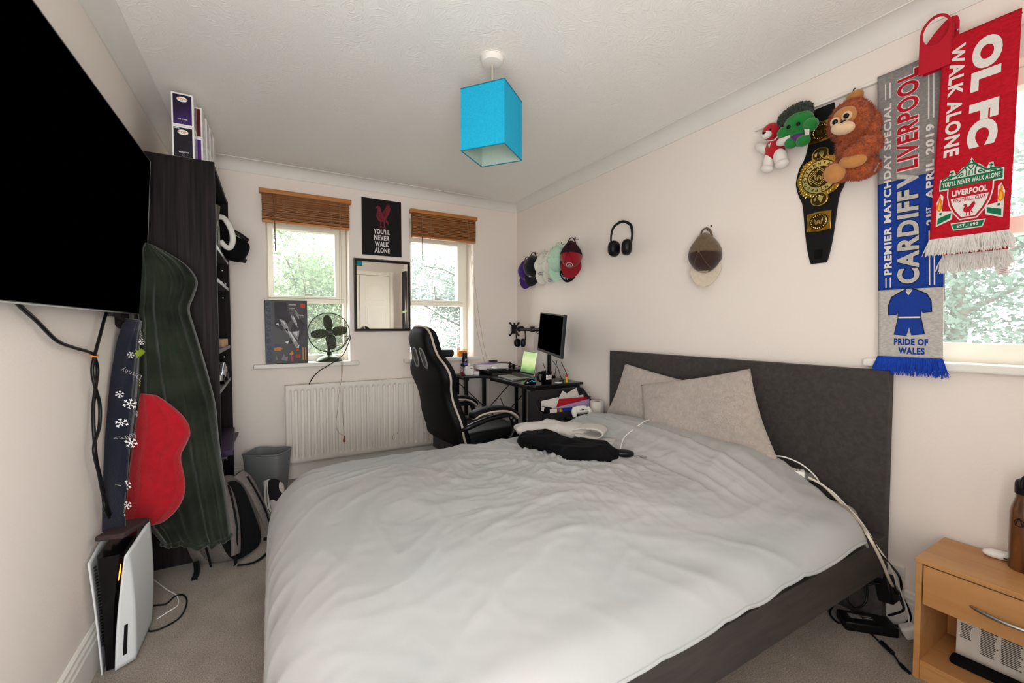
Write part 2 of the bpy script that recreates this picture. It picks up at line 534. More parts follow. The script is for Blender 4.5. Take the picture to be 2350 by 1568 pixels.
# right-hand window: fixed lower pane, transom, upper light
fr = MB(); X = 2.25
fr.box(X, X + 0.07, W3[0], W3[0] + 0.06, W3[2], W3[3]); fr.box(X, X + 0.07, W3[1] - 0.06, W3[1], W3[2], W3[3])
fr.box(X, X + 0.07, W3[0] + 0.06, W3[1] - 0.06, W3[2], W3[2] + 0.075); fr.box(X, X + 0.07, W3[0] + 0.06, W3[1] - 0.06, W3[3] - 0.06, W3[3])
fr.box(X, X + 0.07, W3[0] + 0.06, W3[1] - 0.06, 1.515, 1.575)
win3 = struct(fr.build('window_3', M_upvc, smooth=0, bevel=0.004))
MB().box(X + 0.03, X + 0.036, W3[0] + 0.06, W3[1] - 0.06, W3[2] + 0.075, 1.515).build('pane', M_pane, win3, smooth=0)
MB().box(X + 0.03, X + 0.036, W3[0] + 0.06, W3[1] - 0.06, 1.575, W3[3] - 0.06).build('pane', M_pane, win3, smooth=0)
MB().tube([(X - 0.012, 0.19, 1.128), (X - 0.02, 0.16, 1.13), (X - 0.02, 0.05, 1.128)], 0.006, 6).build('stay', M_metal, win3)

struct(MB().box(-0.115, 0.635, 3.672, 3.90, 0.872, 0.906).build('trim_5', M_trim, smooth=0, bevel=0.008, seg=3))
struct(MB().box(1.012, 1.742, 3.672, 3.90, 0.872, 0.906).build('trim_6', M_trim, smooth=0, bevel=0.008, seg=3))
struct(MB().box(2.135, 2.27, -0.34, 0.815, 1.028, 1.060).build('trim_7', M_trim, smooth=0, bevel=0.008, seg=3))

# panelled cupboard doors on the wall behind the camera (seen in the mirror)
M_door = mat('cream_door_paint', '#F4F0E6', 0.45, var=(4, 0.03))
for k, (xa, xb) in enumerate(((0.865, 1.375), (1.385, 1.895))):
    d = MB().box(xa, xb, WF + 0.004, WF + 0.036, 0.01, 2.10).build('door_%d' % (k + 1), M_door, smooth=0, bevel=0.004)
    struct(d)
    pn = MB()
    for (z0, z1) in ((1.66, 1.95), (0.95, 1.55), (0.15, 0.82)):
        for t, e in ((0.0, 0.008), (0.035, 0.016)):
            pn.box(xa + 0.09 + t, xb - 0.09 - t, WF + 0.036, WF + 0.036 + e, z0 + t, z1 - t)
    pn.build('panel', M_door, d, smooth=0, bevel=0.006)
    MB().lathe([(0.008, 0), (0.008, 0.02), (0.018, 0.03), (0.018, 0.042), (0.004, 0.05)], ((xa + 0.04) if k else (xb - 0.04), WF + 0.036, 1.0), (0, 1, 0), 16).build('knob', M_metal, d)
ar = MB()
for (xa, xb, za, zb) in ((0.78, 0.86, 0, 2.18), (1.90, 1.98, 0, 2.18), (0.86, 1.90, 2.105, 2.18)):
    ar.box(xa, xb, WF, WF + 0.02, za, zb); ar.box(xa + 0.015, xb - 0.015, WF + 0.02, WF + 0.03, za, zb - 0.012)
struct(ar.build('trim_8', M_door, smooth=0, bevel=0.004))

# ================================================================== outside
M_lawn = mat('rough_grass', '#3E4636', 0.95, var=(3, 0.4))
struct(MB().box(-14, 22, -12, 22, -2.9, -2.7).build('ground', M_lawn, smooth=0))

def mat_leaf(name, ha, hb):
    m = bpy.data.materials.new(name); m.use_nodes = True
    n = m.node_tree.nodes; l = m.node_tree.links
    for x in list(n):
        n.remove(x)
    out = n.new('ShaderNodeOutputMaterial')
    t = n.new('ShaderNodeTexCoord'); nz = n.new('ShaderNodeTexNoise'); nz.inputs['Scale'].default_value = 2.5; nz.inputs['Detail'].default_value = 4
    l.new(t.outputs['Object'], nz.inputs['Vector'])
    rp = n.new('ShaderNodeValToRGB'); rp.color_ramp.elements[0].position = 0.35; rp.color_ramp.elements[1].position = 0.65
    rp.color_ramp.elements[0].color = lin(ha); rp.color_ramp.elements[1].color = lin(hb)
    l.new(nz.outputs['Fac'], rp.inputs[0])
    d = n.new('ShaderNodeBsdfDiffuse'); tr = n.new('ShaderNodeBsdfTranslucent'); mx = n.new('ShaderNodeMixShader'); mx.inputs[0].default_value = 0.5
    l.new(rp.outputs[0], d.inputs[0]); l.new(rp.outputs[0], tr.inputs[0])
    l.new(d.outputs[0], mx.inputs[1]); l.new(tr.outputs[0], mx.inputs[2]); l.new(mx.outputs[0], out.inputs[0])
    return m
LEAF = [mat_leaf('leaves_a', '#465842', '#788C68'), mat_leaf('leaves_b', '#48584C', '#74867A'), mat_leaf('leaves_c', '#5E6A46', '#8C9660')]
M_bark = mat('bark', '#5A554A', 0.9, var=(12, 0.4))

def tree(name, label, x, y, zc, rad, n, li, seed, size=0.10, group='trees outside the windows'):
    r = random.Random(seed)
    t = thing(name, label, 'tree', (x, y, -2.7), group)
    b = MB(); b.tube([(x, y, -2.7), (x + 0.1, y, zc - rad * 0.6), (x, y, zc + rad * 0.5)], [0.10, 0.06, 0.02], 8)
    ends = []
    for k in range(12):
        a = r.uniform(0, 2 * pi); z0 = r.uniform(zc - rad * 0.8, zc + rad * 0.3); L = rad * r.uniform(0.5, 0.95)
        p1 = Vector((x + cos(a) * L * 0.5, y + sin(a) * L * 0.5, z0 + L * 0.25)); p2 = Vector((x + cos(a) * L, y + sin(a) * L, z0 + L * r.uniform(0.2, 0.6)))
        b.tube([(x, y, z0), p1, p2], [0.026, 0.015, 0.005], 5, smooth=4); ends += [p1, p2]
    b.build('trunk', M_bark, t)
    f = MB(); vs = []; fs = []
    clumps = [Vector((x, y, zc)) + Vector((r.gauss(0, 1), r.gauss(0, 1), r.gauss(0, 0.9))).normalized() * rad * r.uniform(0.25, 1.0) for _ in range(46)] + ends
    for k in range(n):
        c = r.choice(clumps); p = c + Vector((r.gauss(0, 1), r.gauss(0, 1), r.gauss(0, 0.7))) * rad * 0.14
        d = Vector((r.uniform(-1, 1), r.uniform(-1, 1), r.uniform(-0.8, 0.3))).normalized()
        s = Vector((r.uniform(-1, 1), r.uniform(-1, 1), r.uniform(-1, 1))).cross(d).normalized()
        L = size * r.uniform(0.6, 1.3); i = len(vs)
        vs += [p, p + d * L * 0.5 + s * L * 0.3, p + d * L, p + d * L * 0.5 - s * L * 0.3]; fs.append((i, i + 1, i + 2, i + 3))
    f.add(vs, fs); f.build('foliage', LEAF[li], t, smooth=0, recalc=False)
    return t

tree('tree', 'pale green tree filling most of the left back window', 0.4, 7.3, 1.6, 1.45, 17000, 0, 1, 0.055)
tree('tree', 'loose bright tree seen through the middle back window beside the mirror', 3.35, 7.6, 1.6, 1.30, 15000, 1, 2, 0.055)
tree('tree', 'yellow-green tree low behind the fan in the left back window', 1.8, 12.8, 1.2, 2.2, 12000, 2, 3, 0.09)
tree('tree', 'bushy grey-green tree outside the right-hand window behind the scarves', 4.9, 1.25, 1.5, 1.35, 17000, 1, 4, 0.05)
tree('tree', 'bright yellow-green tree outside the right-hand window nearer the frame edge', 5.2, -1.9, 1.6, 1.4, 10000, 2, 5, 0.06)

# ================================================================== bed
M_black_wood = mat_wood('charcoal_wood_veneer', '#383433', '#433F3D', 3.0, (2, 14, 14), 0.6, 0.04, 0, 0.2)
bed = thing('bed', 'charcoal wooden double bed frame with tall headboard against the right wall', 'bed', (1.05, 1.5, 0))
MB().box(2.098, 2.142, 0.712, 2.286, 0.0, 1.018).build('headboard', M_black_wood, bed, smooth=0, bevel=0.003)
for y0 in (0.700, 2.250):
    r = MB().box(0.05, 2.098, y0, y0 + 0.05, 0.225, 0.370).build('side_rail', M_black_wood, bed, smooth=0, bevel=0.003)
MB().box(0.03, 0.07, 0.700, 2.300, 0.225, 0.370).build('footboard', M_black_wood, bed, smooth=0, bevel=0.003)
for y0 in (0.715, 2.235):
    MB().box(0.035, 0.095, y0, y0 + 0.05, 0, 0.225).build('leg', M_black_wood, bed, smooth=0, bevel=0.003)
sl = MB()
for k in range(14):
    sl.box(0.13 + k * 0.14, 0.20 + k * 0.14, 0.75, 2.25, 0.245, 0.265)
sl.build('slats', mat_wood('pale_slat_wood', '#B89C74', '#CBB088'), bed, smooth=0)

M_mattress = mat('beige_mattress_cover', '#AFA299', 0.9, var=(20, 0.12), bump=(300, 0.3, 0.002))
tag(MB().box(0.10, 2.085, 0.775, 2.225, 0.267, 0.462).build('mattress', M_mattress, smooth=35, bevel=0.05, seg=6),
    'beige mattress in the charcoal bed frame, its corner bare beside the headboard', 'mattress')

def fold_edge(q, r):
    """distance q past the start of a bend of radius r -> (outward travel, drop)"""
    if q <= 0:
        return (0.0, 0.0)
    if q < r * pi / 2:
        th = q / r
        return (r * sin(th), r * (1 - cos(th)))
    return (r, r + q - r * pi / 2)

def sstep(a, b, x):
    t = min(max((x - a) / (b - a), 0), 1)
    return t * t * (3 - 2 * t)

def ridged(p, f):
    return 1 - abs(noise.noise(Vector((p[0] * f[0], p[1] * f[1], p[2]))))

def duvet_top(x, y):
    h = 0.515 + 0.035 * sin(pi * min(max((y - 0.7) / 1.6, 0), 1)) * sstep(0.0, 0.5, x)
    # the head end lies over the pillows underneath it
    b = sstep(1.50 - 0.05 * (y - 1.5), 1.86, x) * sstep(0.78, 1.20, y) * (1 - sstep(2.16, 2.34, y) * 0.45)
    h += 0.085 * b
    h -= 0.045 * sstep(1.15, 0.70, y) * (1 - 0.3 * sstep(1.2, 1.9, x))
    h += 0.004 * sin((x * 2.1 + y * 1.3) * 2.2)
    return h

def duvet_wrinkle(a, b):
    dx, dy = a - 1.18, b - 1.72
    r = sqrt(dx * dx + dy * dy) + 0.03
    th = math.atan2(dy, dx)
    core = math.exp(-((r - 0.12) / 0.42) ** 2)
    w1 = noise.noise(Vector((a * 1.7, b * 1.7, 3.1))) * 0.35
    w2 = noise.noise(Vector((a * 1.9 + 9, b * 1.9, 7.1))) * 0.35
    z = 0.0
    # crumple in the middle of the bed
    z += 0.020 * core * (ridged((th * 1.0 + w1 * 2.2, r * 2.6 + w2, 0.5), (2.6, 2.2)) ** 3 - 0.45)
    z += 0.008 * core * (ridged((a + w1, b + w2, 5.0), (10.0, 13.0)) ** 5 - 0.35)
    z += 0.0045 * math.exp(-(r / 0.75) ** 2) * (ridged((a * 0.7 + b * 0.5 + w2, b + w1, 15.0), (6.0, 16.0)) ** 6 - 0.3)
    # long soft folds
    far = sstep(0.75, 1.35, b + 0.35 * a - 0.2)
    z += 0.0065 * (0.25 + 0.75 * far) * (ridged((a + w2 * 1.2, b + w1 * 1.2, 2.0), (1.3, 3.4)) ** 5 - 0.35)
    z += 0.0045 * (0.2 + 0.8 * far) * (ridged((a * 0.8 + b * 0.6 + w1, b - a * 0.4 + w2, 8.0), (3.6, 7.0)) ** 5 - 0.3)
    # folds running over the near edge close to the headboard
    e = sstep(1.05, 0.72, b) * sstep(0.5, 1.3, a)
    z += 0.015 * e * (ridged((a * 1.0 + (b - 0.7) * 0.9 + w1 * 0.3, b * 0.35, 4.0), (6.5, 2.0)) ** 3 - 0.5)
    # gathers where the head end is pulled over the pillows
    g = sstep(1.35, 1.6, a) * (1 - sstep(1.75, 1.95, a)) * sstep(0.8, 1.2, b)
    z += 0.016 * g * (ridged((a * 1.0 - b * 0.12 + w2 * 0.15, b * 0.5, 6.0), (11.0, 2.0)) ** 3 - 0.5)
    z += 0.0055 * math.exp(-(r / 0.62) ** 2) * (ridged((th * 2.0 + w1 * 3, r * 3.0 + w2 * 2, 9.0), (4.5, 3.5)) ** 4 - 0.4)
    z += 0.0012 * noise.noise(Vector((a * 26, b * 26, 1.0)))
    return z

HEAD_EDGE = [(0.60, 1.83), (0.75, 1.90), (0.95, 1.975), (1.15, 1.995), (1.5, 1.98), (1.85, 1.965), (2.1, 1.93), (2.25, 1.83), (2.5, 1.80)]
def head_edge(b):
    for (b0, x0), (b1, x1) in zip(HEAD_EDGE, HEAD_EDGE[1:]):
        if b <= b1:
            return x0 + (x1 - x0) * max(b - b0, 0) / (b1 - b0)
    return HEAD_EDGE[-1][1]

def duvet_point(u, v):
    b = 0.655 + v * (2.66 - 0.655)
    xe = head_edge(b)
    a = -0.34 + u * (xe + 0.34 + 0.012)
    rf, rn, rr = 0.15, 0.10, 0.14
    of, df = fold_edge(0.15 - a, rf)
    on, dn = fold_edge(0.775 - b, rn)
    oe, de = fold_edge(b - 2.17, rr)
    oh, dh = fold_edge(a - (xe - 0.016), 0.018)
    x = (0.15 - of) if of > 0 else min(a, xe - 0.016) + oh
    y = b
    if on > 0:
        y = 0.775 - on
    if oe > 0:
        y = 2.17 + oe
    h = duvet_top(max(x, 0.1), min(max(y, 0.7), 2.3))
    # the far foot corner is rounded off in plan
    cx, cy = 0.34, 2.0
    if x < cx and y > cy:
        k = max(abs(cx - x) / 0.34, abs(y - cy) / 0.31); q = math.hypot((cx - x) / 0.34, (y - cy) / 0.31)
        if q > 1e-6 and k > 0:
            f = k / q; f = 1 - (1 - f) * 0.75
            x = cx - (cx - x) * f; y = cy + (y - cy) * f
    drop = (df ** 3 + max(dn, de) ** 3) ** (1 / 3) if (df > 0 or dn > 0 or de > 0) else 0.0
    z = h - drop - dh
    w = duvet_wrinkle(a, b)
    side = min(1.0, drop / 0.15)
    z += w * (1 - 0.85 * min(1.0, df / 0.15)) * (1 - 0.5 * min(1.0, de / 0.14))
    if df > 0:
        pl = ridged((b + 0.02 * sin(a * 9), a * 0.25, 2.2), (9.0, 1.5)) ** 2 - 0.55
        x += -0.020 * min(1, df / 0.2) * pl - 0.02 * min(1, df / 0.3)
    if dn > 0:
        y += 0.008 * side * w / 0.024 * 0.6
    return Vector((x, y, z))

M_duvet = mat('pale_grey_green_cotton', '#ACAAA9', 0.9, var=(2.2, 0.05), bump=(420, 0.12, 0.001), sheen=0.05, hex2='#A4A6A6')
dv = thing('duvet', 'rumpled pale grey-green duvet covering the bed', 'duvet', (1.0, 1.5, 0.46))
MB().grid(duvet_point, 330, 250).build('cover', M_duvet, dv, smooth=180, recalc=False, solid=0.012)
hem = [duvet_point(u, 0.0) + Vector((0, -0.004, 0)) for u in [k / 90 for k in range(91)]]
MB().tube(hem, 0.006, 6, smooth=0).build('hem', M_duvet, dv, smooth=180)

# ------------------------------------------------------------------ pillows
M_fleece = mat('beige_teddy_fleece', '#BFB2A8', 0.98, var=(45, 0.16), bump=(170, 1.0, 0.012), sheen=0.4)
def pillow(name, label, corners, thick, m, seed, group=None):
    """corners: bottom-left, bottom-right, top-right, top-left as seen from the front"""
    bl, br, tr, tl = [Vector(c) for c in corners]
    nrm = (br - bl).cross(tl - bl).normalized()
    def P(u, v, s):
        p = bl * (1 - u) * (1 - v) + br * u * (1 - v) + tr * u * v + tl * (1 - u) * v
        c = (bl + br + tr + tl) / 4
        a, b = 2 * u - 1, 2 * v - 1
        pull = 1 - 0.055 * (1 - a * a) * abs(b) ** 3 - 0.055 * (1 - b * b) * abs(a) ** 3
        p = c + (p - c) * pull
        t = thick * (max(1 - a * a, 0) ** 0.42) * (max(1 - b * b, 0) ** 0.42)
        t *= 1 + 0.22 * noise.noise(Vector((u * 3 + seed, v * 3, s * 2)))
        t += 0.010 * noise.noise(Vector((u * 8 + seed, v * 8, s + 4))) * (1 - max(abs(a), abs(b)) ** 4)
        return p + nrm * (s * t)
    mb = MB(); n = 44
    mb.grid(lambda u, v: P(u, v, 1), n, n - 10); mb.grid(lambda u, v: P(u, v, -1), n, n - 10)
    # sew the two faces together
    bm = bmesh.new(); me0 = bpy.data.meshes.new('tmp'); me0.from_pydata([tuple(p) for p in mb.v], [], mb.f); bm.from_mesh(me0)
    bmesh.ops.remove_doubles(bm, verts=bm.verts, dist=0.0008); bm.verts.ensure_lookup_table()
    for i, q in enumerate(bm.verts):
        q.index = i
    m2 = MB(); m2.add([q.co.copy() for q in bm.verts], [tuple(q.index for q in f.verts) for f in bm.faces])
    bm.free(); bpy.data.meshes.remove(me0)
    return tag(m2.build(name, m, smooth=180), label, 'pillow', group)

pillow('pillow', 'beige fleece pillow leaning on the headboard behind the other fleece pillow',
       ((2.010,2.252,0.545), (2.02, 1.28, 0.60), (2.055, 1.36, 0.86), (2.050,2.088,0.946)), 0.05, M_fleece, 1, 'beige fleece pillows')
pillow('pillow', 'beige fleece pillow in front, tilted, its right corner near the middle of the headboard',
       ((1.930,1.802,0.579), (1.950,1.033,0.584), (2.020,1.218,0.988), (2.000,1.897,0.827)), 0.075, M_fleece, 2, 'beige fleece pillows')
M_greycase = mat('grey_pillowcase', '#8F8E8B', 0.9, var=(10, 0.08))
pillow('pillow', 'flat grey pillow under the duvet beside the headboard',
       ((1.74, 0.95, 0.50), (1.74, 1.62, 0.50), (2.07, 1.62, 0.53), (2.075, 0.93, 0.535)), 0.055, M_greycase, 3)

# ------------------------------------------------------------------ clothes left on the bed
M_blackcloth = mat('black_cotton', '#0B0A0C', 0.95, var=(12, 0.3), bump=(260, 0.3, 0.002), spec=0.15)
M_whitecloth = mat('white_cotton', '#BEB9B4', 0.9, var=(9, 0.05), bump=(300, 0.25, 0.002), sheen=0.1)
def crumpled(mb, c, rad, rot, seed, amp, freq, power=0.8, nu=72, nv=44):
    R = Matrix.Rotation(rot, 3, 'Z')
    def fn(p):
        q = Vector((p.x * freq[0] + seed, p.y * freq[1], p.z * freq[2]))
        k = (1 - abs(noise.noise(q))) ** 3 - 0.4 + 0.25 * noise.noise(q * 2.0) + 0.35 * ((1 - abs(noise.noise(q * 1.4 + Vector((5, 3, 1))))) ** 4 - 0.4)
        d = p.normalized()
        return p + d * amp * k
    mb.ball(c, rad, R, nu, nv, power=power, fn=fn)
    return mb
j = thing('black_sweatshirt', 'black sweatshirt bundled on the duvet in front of the white pullover', 'clothes', (1.33, 1.75, 0.55))
mb = MB(); crumpled(mb, (1.262, 1.905, 0.562), (0.13, 0.075, 0.055), radians(-62), 3, 0.026, (5, 13, 13), nu=100, nv=56)
crumpled(mb, (1.345, 1.655, 0.570), (0.17, 0.105, 0.050), radians(-60), 8, 0.028, (5, 12, 12), nu=100, nv=56)
mb.build('body', M_blackcloth, j, smooth=180)
mb = MB(); crumpled(mb, (1.275, 1.78, 0.588), (0.20, 0.055, 0.034), radians(-62), 14, 0.018, (7, 16, 12)); mb.build('sleeve', M_blackcloth, j, smooth=180)
w = thing('white_pullover', 'white cotton pullover rolled up behind the black sweatshirt on the duvet', 'clothes', (1.42, 1.85, 0.56))
mb = MB(); crumpled(mb, (1.385, 1.985, 0.600), (0.205, 0.085, 0.048), radians(-38), 21, 0.022, (6, 15, 15), nu=110, nv=60); mb.build('body', M_whitecloth, w, smooth=180)
def loop_sheet(pts, wdir, wid, th, mb):
    P = catmull(pts, 8); wv = Vector(wdir)
    mb.grid(lambda u, v: P[min(int(u * (len(P) - 1) + 0.5), len(P) - 1)] + wv * wid * (v - 0.5), len(P) - 1, 6)
mb = MB()
loop_sheet([(1.475, 1.90, 0.615), (1.51, 1.845, 0.637), (1.565, 1.785, 0.635), (1.585, 1.76, 0.612), (1.555, 1.775, 0.592), (1.505, 1.825, 0.598), (1.475, 1.86, 0.602), (1.50, 1.80, 0.588), (1.53, 1.745, 0.575), (1.60, 1.70, 0.572)], (0.83, 0.56, 0.05), 0.11, 0.006, mb)
mb.build('rolled_hem', M_whitecloth, w, smooth=180, solid=0.008, recalc=False)
M_blackplastic = mat('black_plastic', '#0E0E10', 0.4, var=(30, 0.1))
g = thing('glasses_case', 'black glasses case with keys on a ring beside the black sweatshirt', 'case', (1.50, 1.52, 0.555))
MB().ball((1.487, 1.535, 0.570), (0.062, 0.028, 0.017), Matrix.Rotation(radians(-40), 3, 'Z'), 24, 12, power=0.7).build('body', M_blackplastic, g, smooth=180)
mb = MB(); ring = [Vector((1.543 + 0.014 * cos(a), 1.482 + 0.014 * sin(a), 0.562)) for a in [k * pi / 6 for k in range(12)]]
mb.tube(ring, 0.0016, 6, smooth=2, closed=True)
mb.obox((1.560, 1.462, 0.562), (0.035, 0.012, 0.002), radians(-50)); mb.obox((1.548, 1.456, 0.563), (0.035, 0.010, 0.002), radians(-85))
mb.build('keys', M_metal, g, smooth=30)

M_whiteplastic = mat('white_plastic', '#E8E6E2', 0.35, var=(20, 0.03))
M_creamplastic = mat('cream_cable_sheath', '#D8D0BC', 0.45, var=(20, 0.05))
def cable(name, label, pts, r, m, group=None, smooth=6):
    return tag(MB().tube(pts, r, 7, smooth=smooth).build(name, m, smooth=180), label, 'cable', group)
cable('charging_cable', 'thin white charging cable arching over the duvet near the front fleece pillow',
      [(1.50, 1.555, 0.575), (1.620,1.651,0.602), (1.750,1.707,0.621), (1.860,1.731,0.648), (1.940,1.739,0.648), (1.985, 1.70, 0.66)], 0.0028, M_whiteplastic)

# ------------------------------------------------------------------ extension lead and cables running over the mattress corner
x = thing('extension_socket', 'white multi-socket block lying at the head of the bed under the duvet edge', 'socket', (1.98, 0.93, 0.56))
sk = Vector((2.000,0.954,0.549)) + Vector((-0.035, 0.062, 0.004)); Rk = Matrix.Rotation(radians(28), 3, 'Z')
MB().obox(sk, (0.05, 0.14, 0.030), Rk).build('body', M_whiteplastic, x, smooth=30, bevel=0.006)
mb = MB()
for k in range(3):
    for dx, dy in ((0, -0.006), (-0.012, 0.006), (0.012, 0.006)):
        mb.obox(sk + Rk @ Vector((dx, -0.045 + k * 0.045 + dy, 0.0152)), (0.007, 0.005, 0.002), Rk)
mb.build('sockets', M_blackplastic, x, smooth=0)
CBL = 'cables running from the bed to the wall socket'
cable('extension_cable', 'thick cream cable running from the socket block down past the bed rail',
      [(2.000,0.944,0.543), (2.020,0.901,0.523), (2.030,0.864,0.492), (2.030,0.814,0.448), (1.980,0.752,0.431), (1.850,0.673,0.442), (1.880,0.658,0.386), (1.950,0.660,0.309), (2.030,0.670,0.230), (2.110,0.685,0.172)], 0.0055, M_creamplastic, CBL)
cable('charging_cable', 'thin white cable joining the cream cable along the mattress corner',
      [(1.985,1.081,0.601), (1.990,1.037,0.608), (2.000,0.973,0.593), (2.020,0.930,0.555), (2.035,0.908,0.518), (2.040,0.866,0.497), (2.030,0.809,0.457), (1.980,0.744,0.434), (1.880,0.663,0.410), (1.970,0.655,0.319), (2.100,0.664,0.187), (2.130,0.640,0.069), (2.10, 0.635, 0.03)], 0.0032, M_whiteplastic, CBL)
cable('power_cable', 'black cable lying along the duvet edge and hanging past the bed rail',
      [(1.990,0.838,0.453), (2.000,0.796,0.426), (1.930,0.726,0.433), (1.860,0.664,0.428), (1.900,0.658,0.375), (1.970,0.655,0.322), (2.100,0.665,0.229), (2.120,0.662,0.181), (2.110,0.663,0.141), (2.100,0.647,0.101), (2.095, 0.69, 0.055)], 0.0042, M_blackplastic, CBL)

# ------------------------------------------------------------------ power supply and plug on the floor by the headboard
p = thing('power_supply', 'black laptop power brick with printed label on the carpet under the headboard corner', 'power adapter', (2.03, 0.735, 0))
Rb = Matrix.Rotation(radians(-45), 3, 'Z')
MB().obox((2.03, 0.735, 0.019), (0.175, 0.082, 0.036), Rb).build('body', M_blackplastic, p, smooth=30, bevel=0.006, seg=3)
lb = MB(); fn = lambda a, b: Vector((2.03, 0.735, 0.0376)) + Rb @ Vector((-0.062 + a * 0.085, -0.012 + b * 0.034, 0))
lb.add([fn(0, 0), fn(1, 0), fn(1, 1), fn(0, 1)], [(0, 1, 2, 3)])
lb.build('label_plate', mat('grey_label', '#2F2E30', 0.5), p, smooth=0)
lb = MB()
for k in range(5):
    y0 = 0.08 + 0.18 * k
    fw = 0.95 if k % 2 else 0.5
    z = Vector((0, 0, 0.0004))
    lb.add([fn(0.04, y0) + z, fn(fw, y0) + z, fn(fw, y0 + 0.07) + z, fn(0.04, y0 + 0.07) + z], [(0, 1, 2, 3)])
lb.build('label_print', mat('pale_print', '#B9B6B4', 0.6), p, smooth=0)
MB().tube([(2.10, 0.675, 0.02), (2.13, 0.655, 0.025), (2.145, 0.64, 0.06), (2.14, 0.66, 0.12), (2.135, 0.70, 0.165)], 0.0055, 7).build('cord', M_blackplastic, p, smooth=180)
cd = cable('dongle_cable', 'black cable with an inline connector lying on the carpet in front of the power brick',
      [(1.95, 0.76, 0.012), (1.997,0.720,0.006), (1.970,0.670,0.006), (1.940,0.621,0.006), (1.893,0.584,0.006), (1.885,0.568,0.006)], 0.003, M_blackplastic)
a, b = Vector((1.969,0.667,0.010)), Vector((1.938,0.621,0.010))
MB().cyl(a, b, 0.009, 0.008, 10).build('connector', M_blackplastic, cd, smooth=40, bevel=0.003)
a, b = Vector((1.902,0.590,0.008)), Vector((1.880,0.557,0.008))
MB().cyl(a, b, 0.006, 0.005, 10).build('plug_tip', M_blackplastic, cd, smooth=40)
for k, (pts, lab) in enumerate((([(2.070,0.768,0.247), (2.070,0.764,0.187), (2.060,0.748,0.145), (2.040,0.746,0.090), (2.030,0.777,0.057), (2.040,0.805,0.083), (2.060,0.769,0.142), (2.090,0.717,0.170)], 'black cable looped in the shadow behind the bed rail'),
                               ([(2.176,0.867,0.020), (2.036,0.852,0.020), (1.983,0.840,0.008), (1.951,0.796,0.010), (1.983,0.790,0.020)], 'short black cable curling out from under the bed rail beside the power brick'))):
    cable('power_cable', lab, pts, 0.004, M_blackplastic)
pl = thing('wall_socket', 'double wall socket low on the right wall beside the headboard, filled by a black plug', 'socket', (2.165, 0.70, 0.17))
MB().box(2.155, 2.17, 0.665, 0.79, 0.155, 0.24).build('face_plate', M_whiteplastic, pl, smooth=0, bevel=0.003)
pg = tag(MB().obox((2.125, 0.712, 0.145), (0.055, 0.055, 0.10), Matrix.Rotation(radians(-12), 3, 'X')).build('plug', M_blackplastic, smooth=30, bevel=0.006),
    'black adapter plug in the low wall socket beside the headboard', 'plug')
ch = tag(MB().obox((2.105, 0.628, 0.028), (0.04, 0.045, 0.052), Matrix.Rotation(radians(35), 3, 'Z') @ Matrix.Rotation(radians(60), 3, 'X')).build('charger_plug', M_whiteplastic, smooth=30, bevel=0.008, seg=3),
    'white charger plug on the carpet beside the wooden bedside table', 'plug')

# ================================================================== bedside table
M_beech = mat_wood('beech_veneer', '#B07C4A', '#BC8C5A', 2.2, (10, 1.2, 10), 0.42, 0.03)
M_beech_edge = mat_wood('beech_edge', '#9A6E4A', '#A87A56', 3, (6, 2, 6), 0.5, 0.03)
ns = thing('bedside_table', 'beech veneer bedside table with one drawer and an open shelf', 'bedside table', (2.02, 0.34, 0))
NX0, NX1, NY0, NY1, NZ = 1.884, 2.150, 0.13, 0.552, 0.415
top = MB().box(NX0 - 0.004, NX1, NY0 - 0.002, NY1 + 0.002, NZ - 0.016, NZ).build('top', M_beech, ns, smooth=0, bevel=0.0015)
MB().box(NX0, NX1, NY1 - 0.016, NY1, 0.0, NZ - 0.016).build('side_panel', M_beech, ns, smooth=0, bevel=0.001)
MB().box(NX0, NX1, NY0, NY0 + 0.016, 0.0, NZ - 0.016).build('side_panel', M_beech, ns, smooth=0, bevel=0.001)
MB().box(NX1 - 0.006, NX1, NY0 + 0.016, NY1 - 0.016, 0.03, NZ - 0.016).build('back_panel', M_beech, ns, smooth=0)
MB().box(NX0 + 0.004, NX1 - 0.006, NY0 + 0.016, NY1 - 0.016, 0.050, 0.066).build('shelf', M_beech, ns, smooth=0, bevel=0.001)
MB().box(NX0 + 0.008, NX0 + 0.022, NY0 + 0.016, NY1 - 0.016, 0.0, 0.050).build('plinth', M_beech, ns, smooth=0, bevel=0.001)
dr = MB().box(NX0 + 0.001, NX0 + 0.017, NY0 + 0.019, NY1 - 0.019, 0.262, NZ - 0.021).box(NX0 + 0.017, NX1 - 0.02, NY0 + 0.03, NY1 - 0.03, 0.275, 0.37).build('drawer', M_beech, ns, smooth=0, bevel=0.001)
MB().tube([(1.880, 0.420, 0.322), (1.866, 0.400, 0.323), (1.858, 0.365, 0.323), (1.856, 0.34, 0.323), (1.858, 0.315, 0.323), (1.866, 0.275, 0.323), (1.880, 0.255, 0.322)], [0.003, 0.0055, 0.0055, 0.0055, 0.003], 10).build('handle', mat('satin_nickel', '#A6A3A0', 0.28, 0.95), dr, smooth=180)

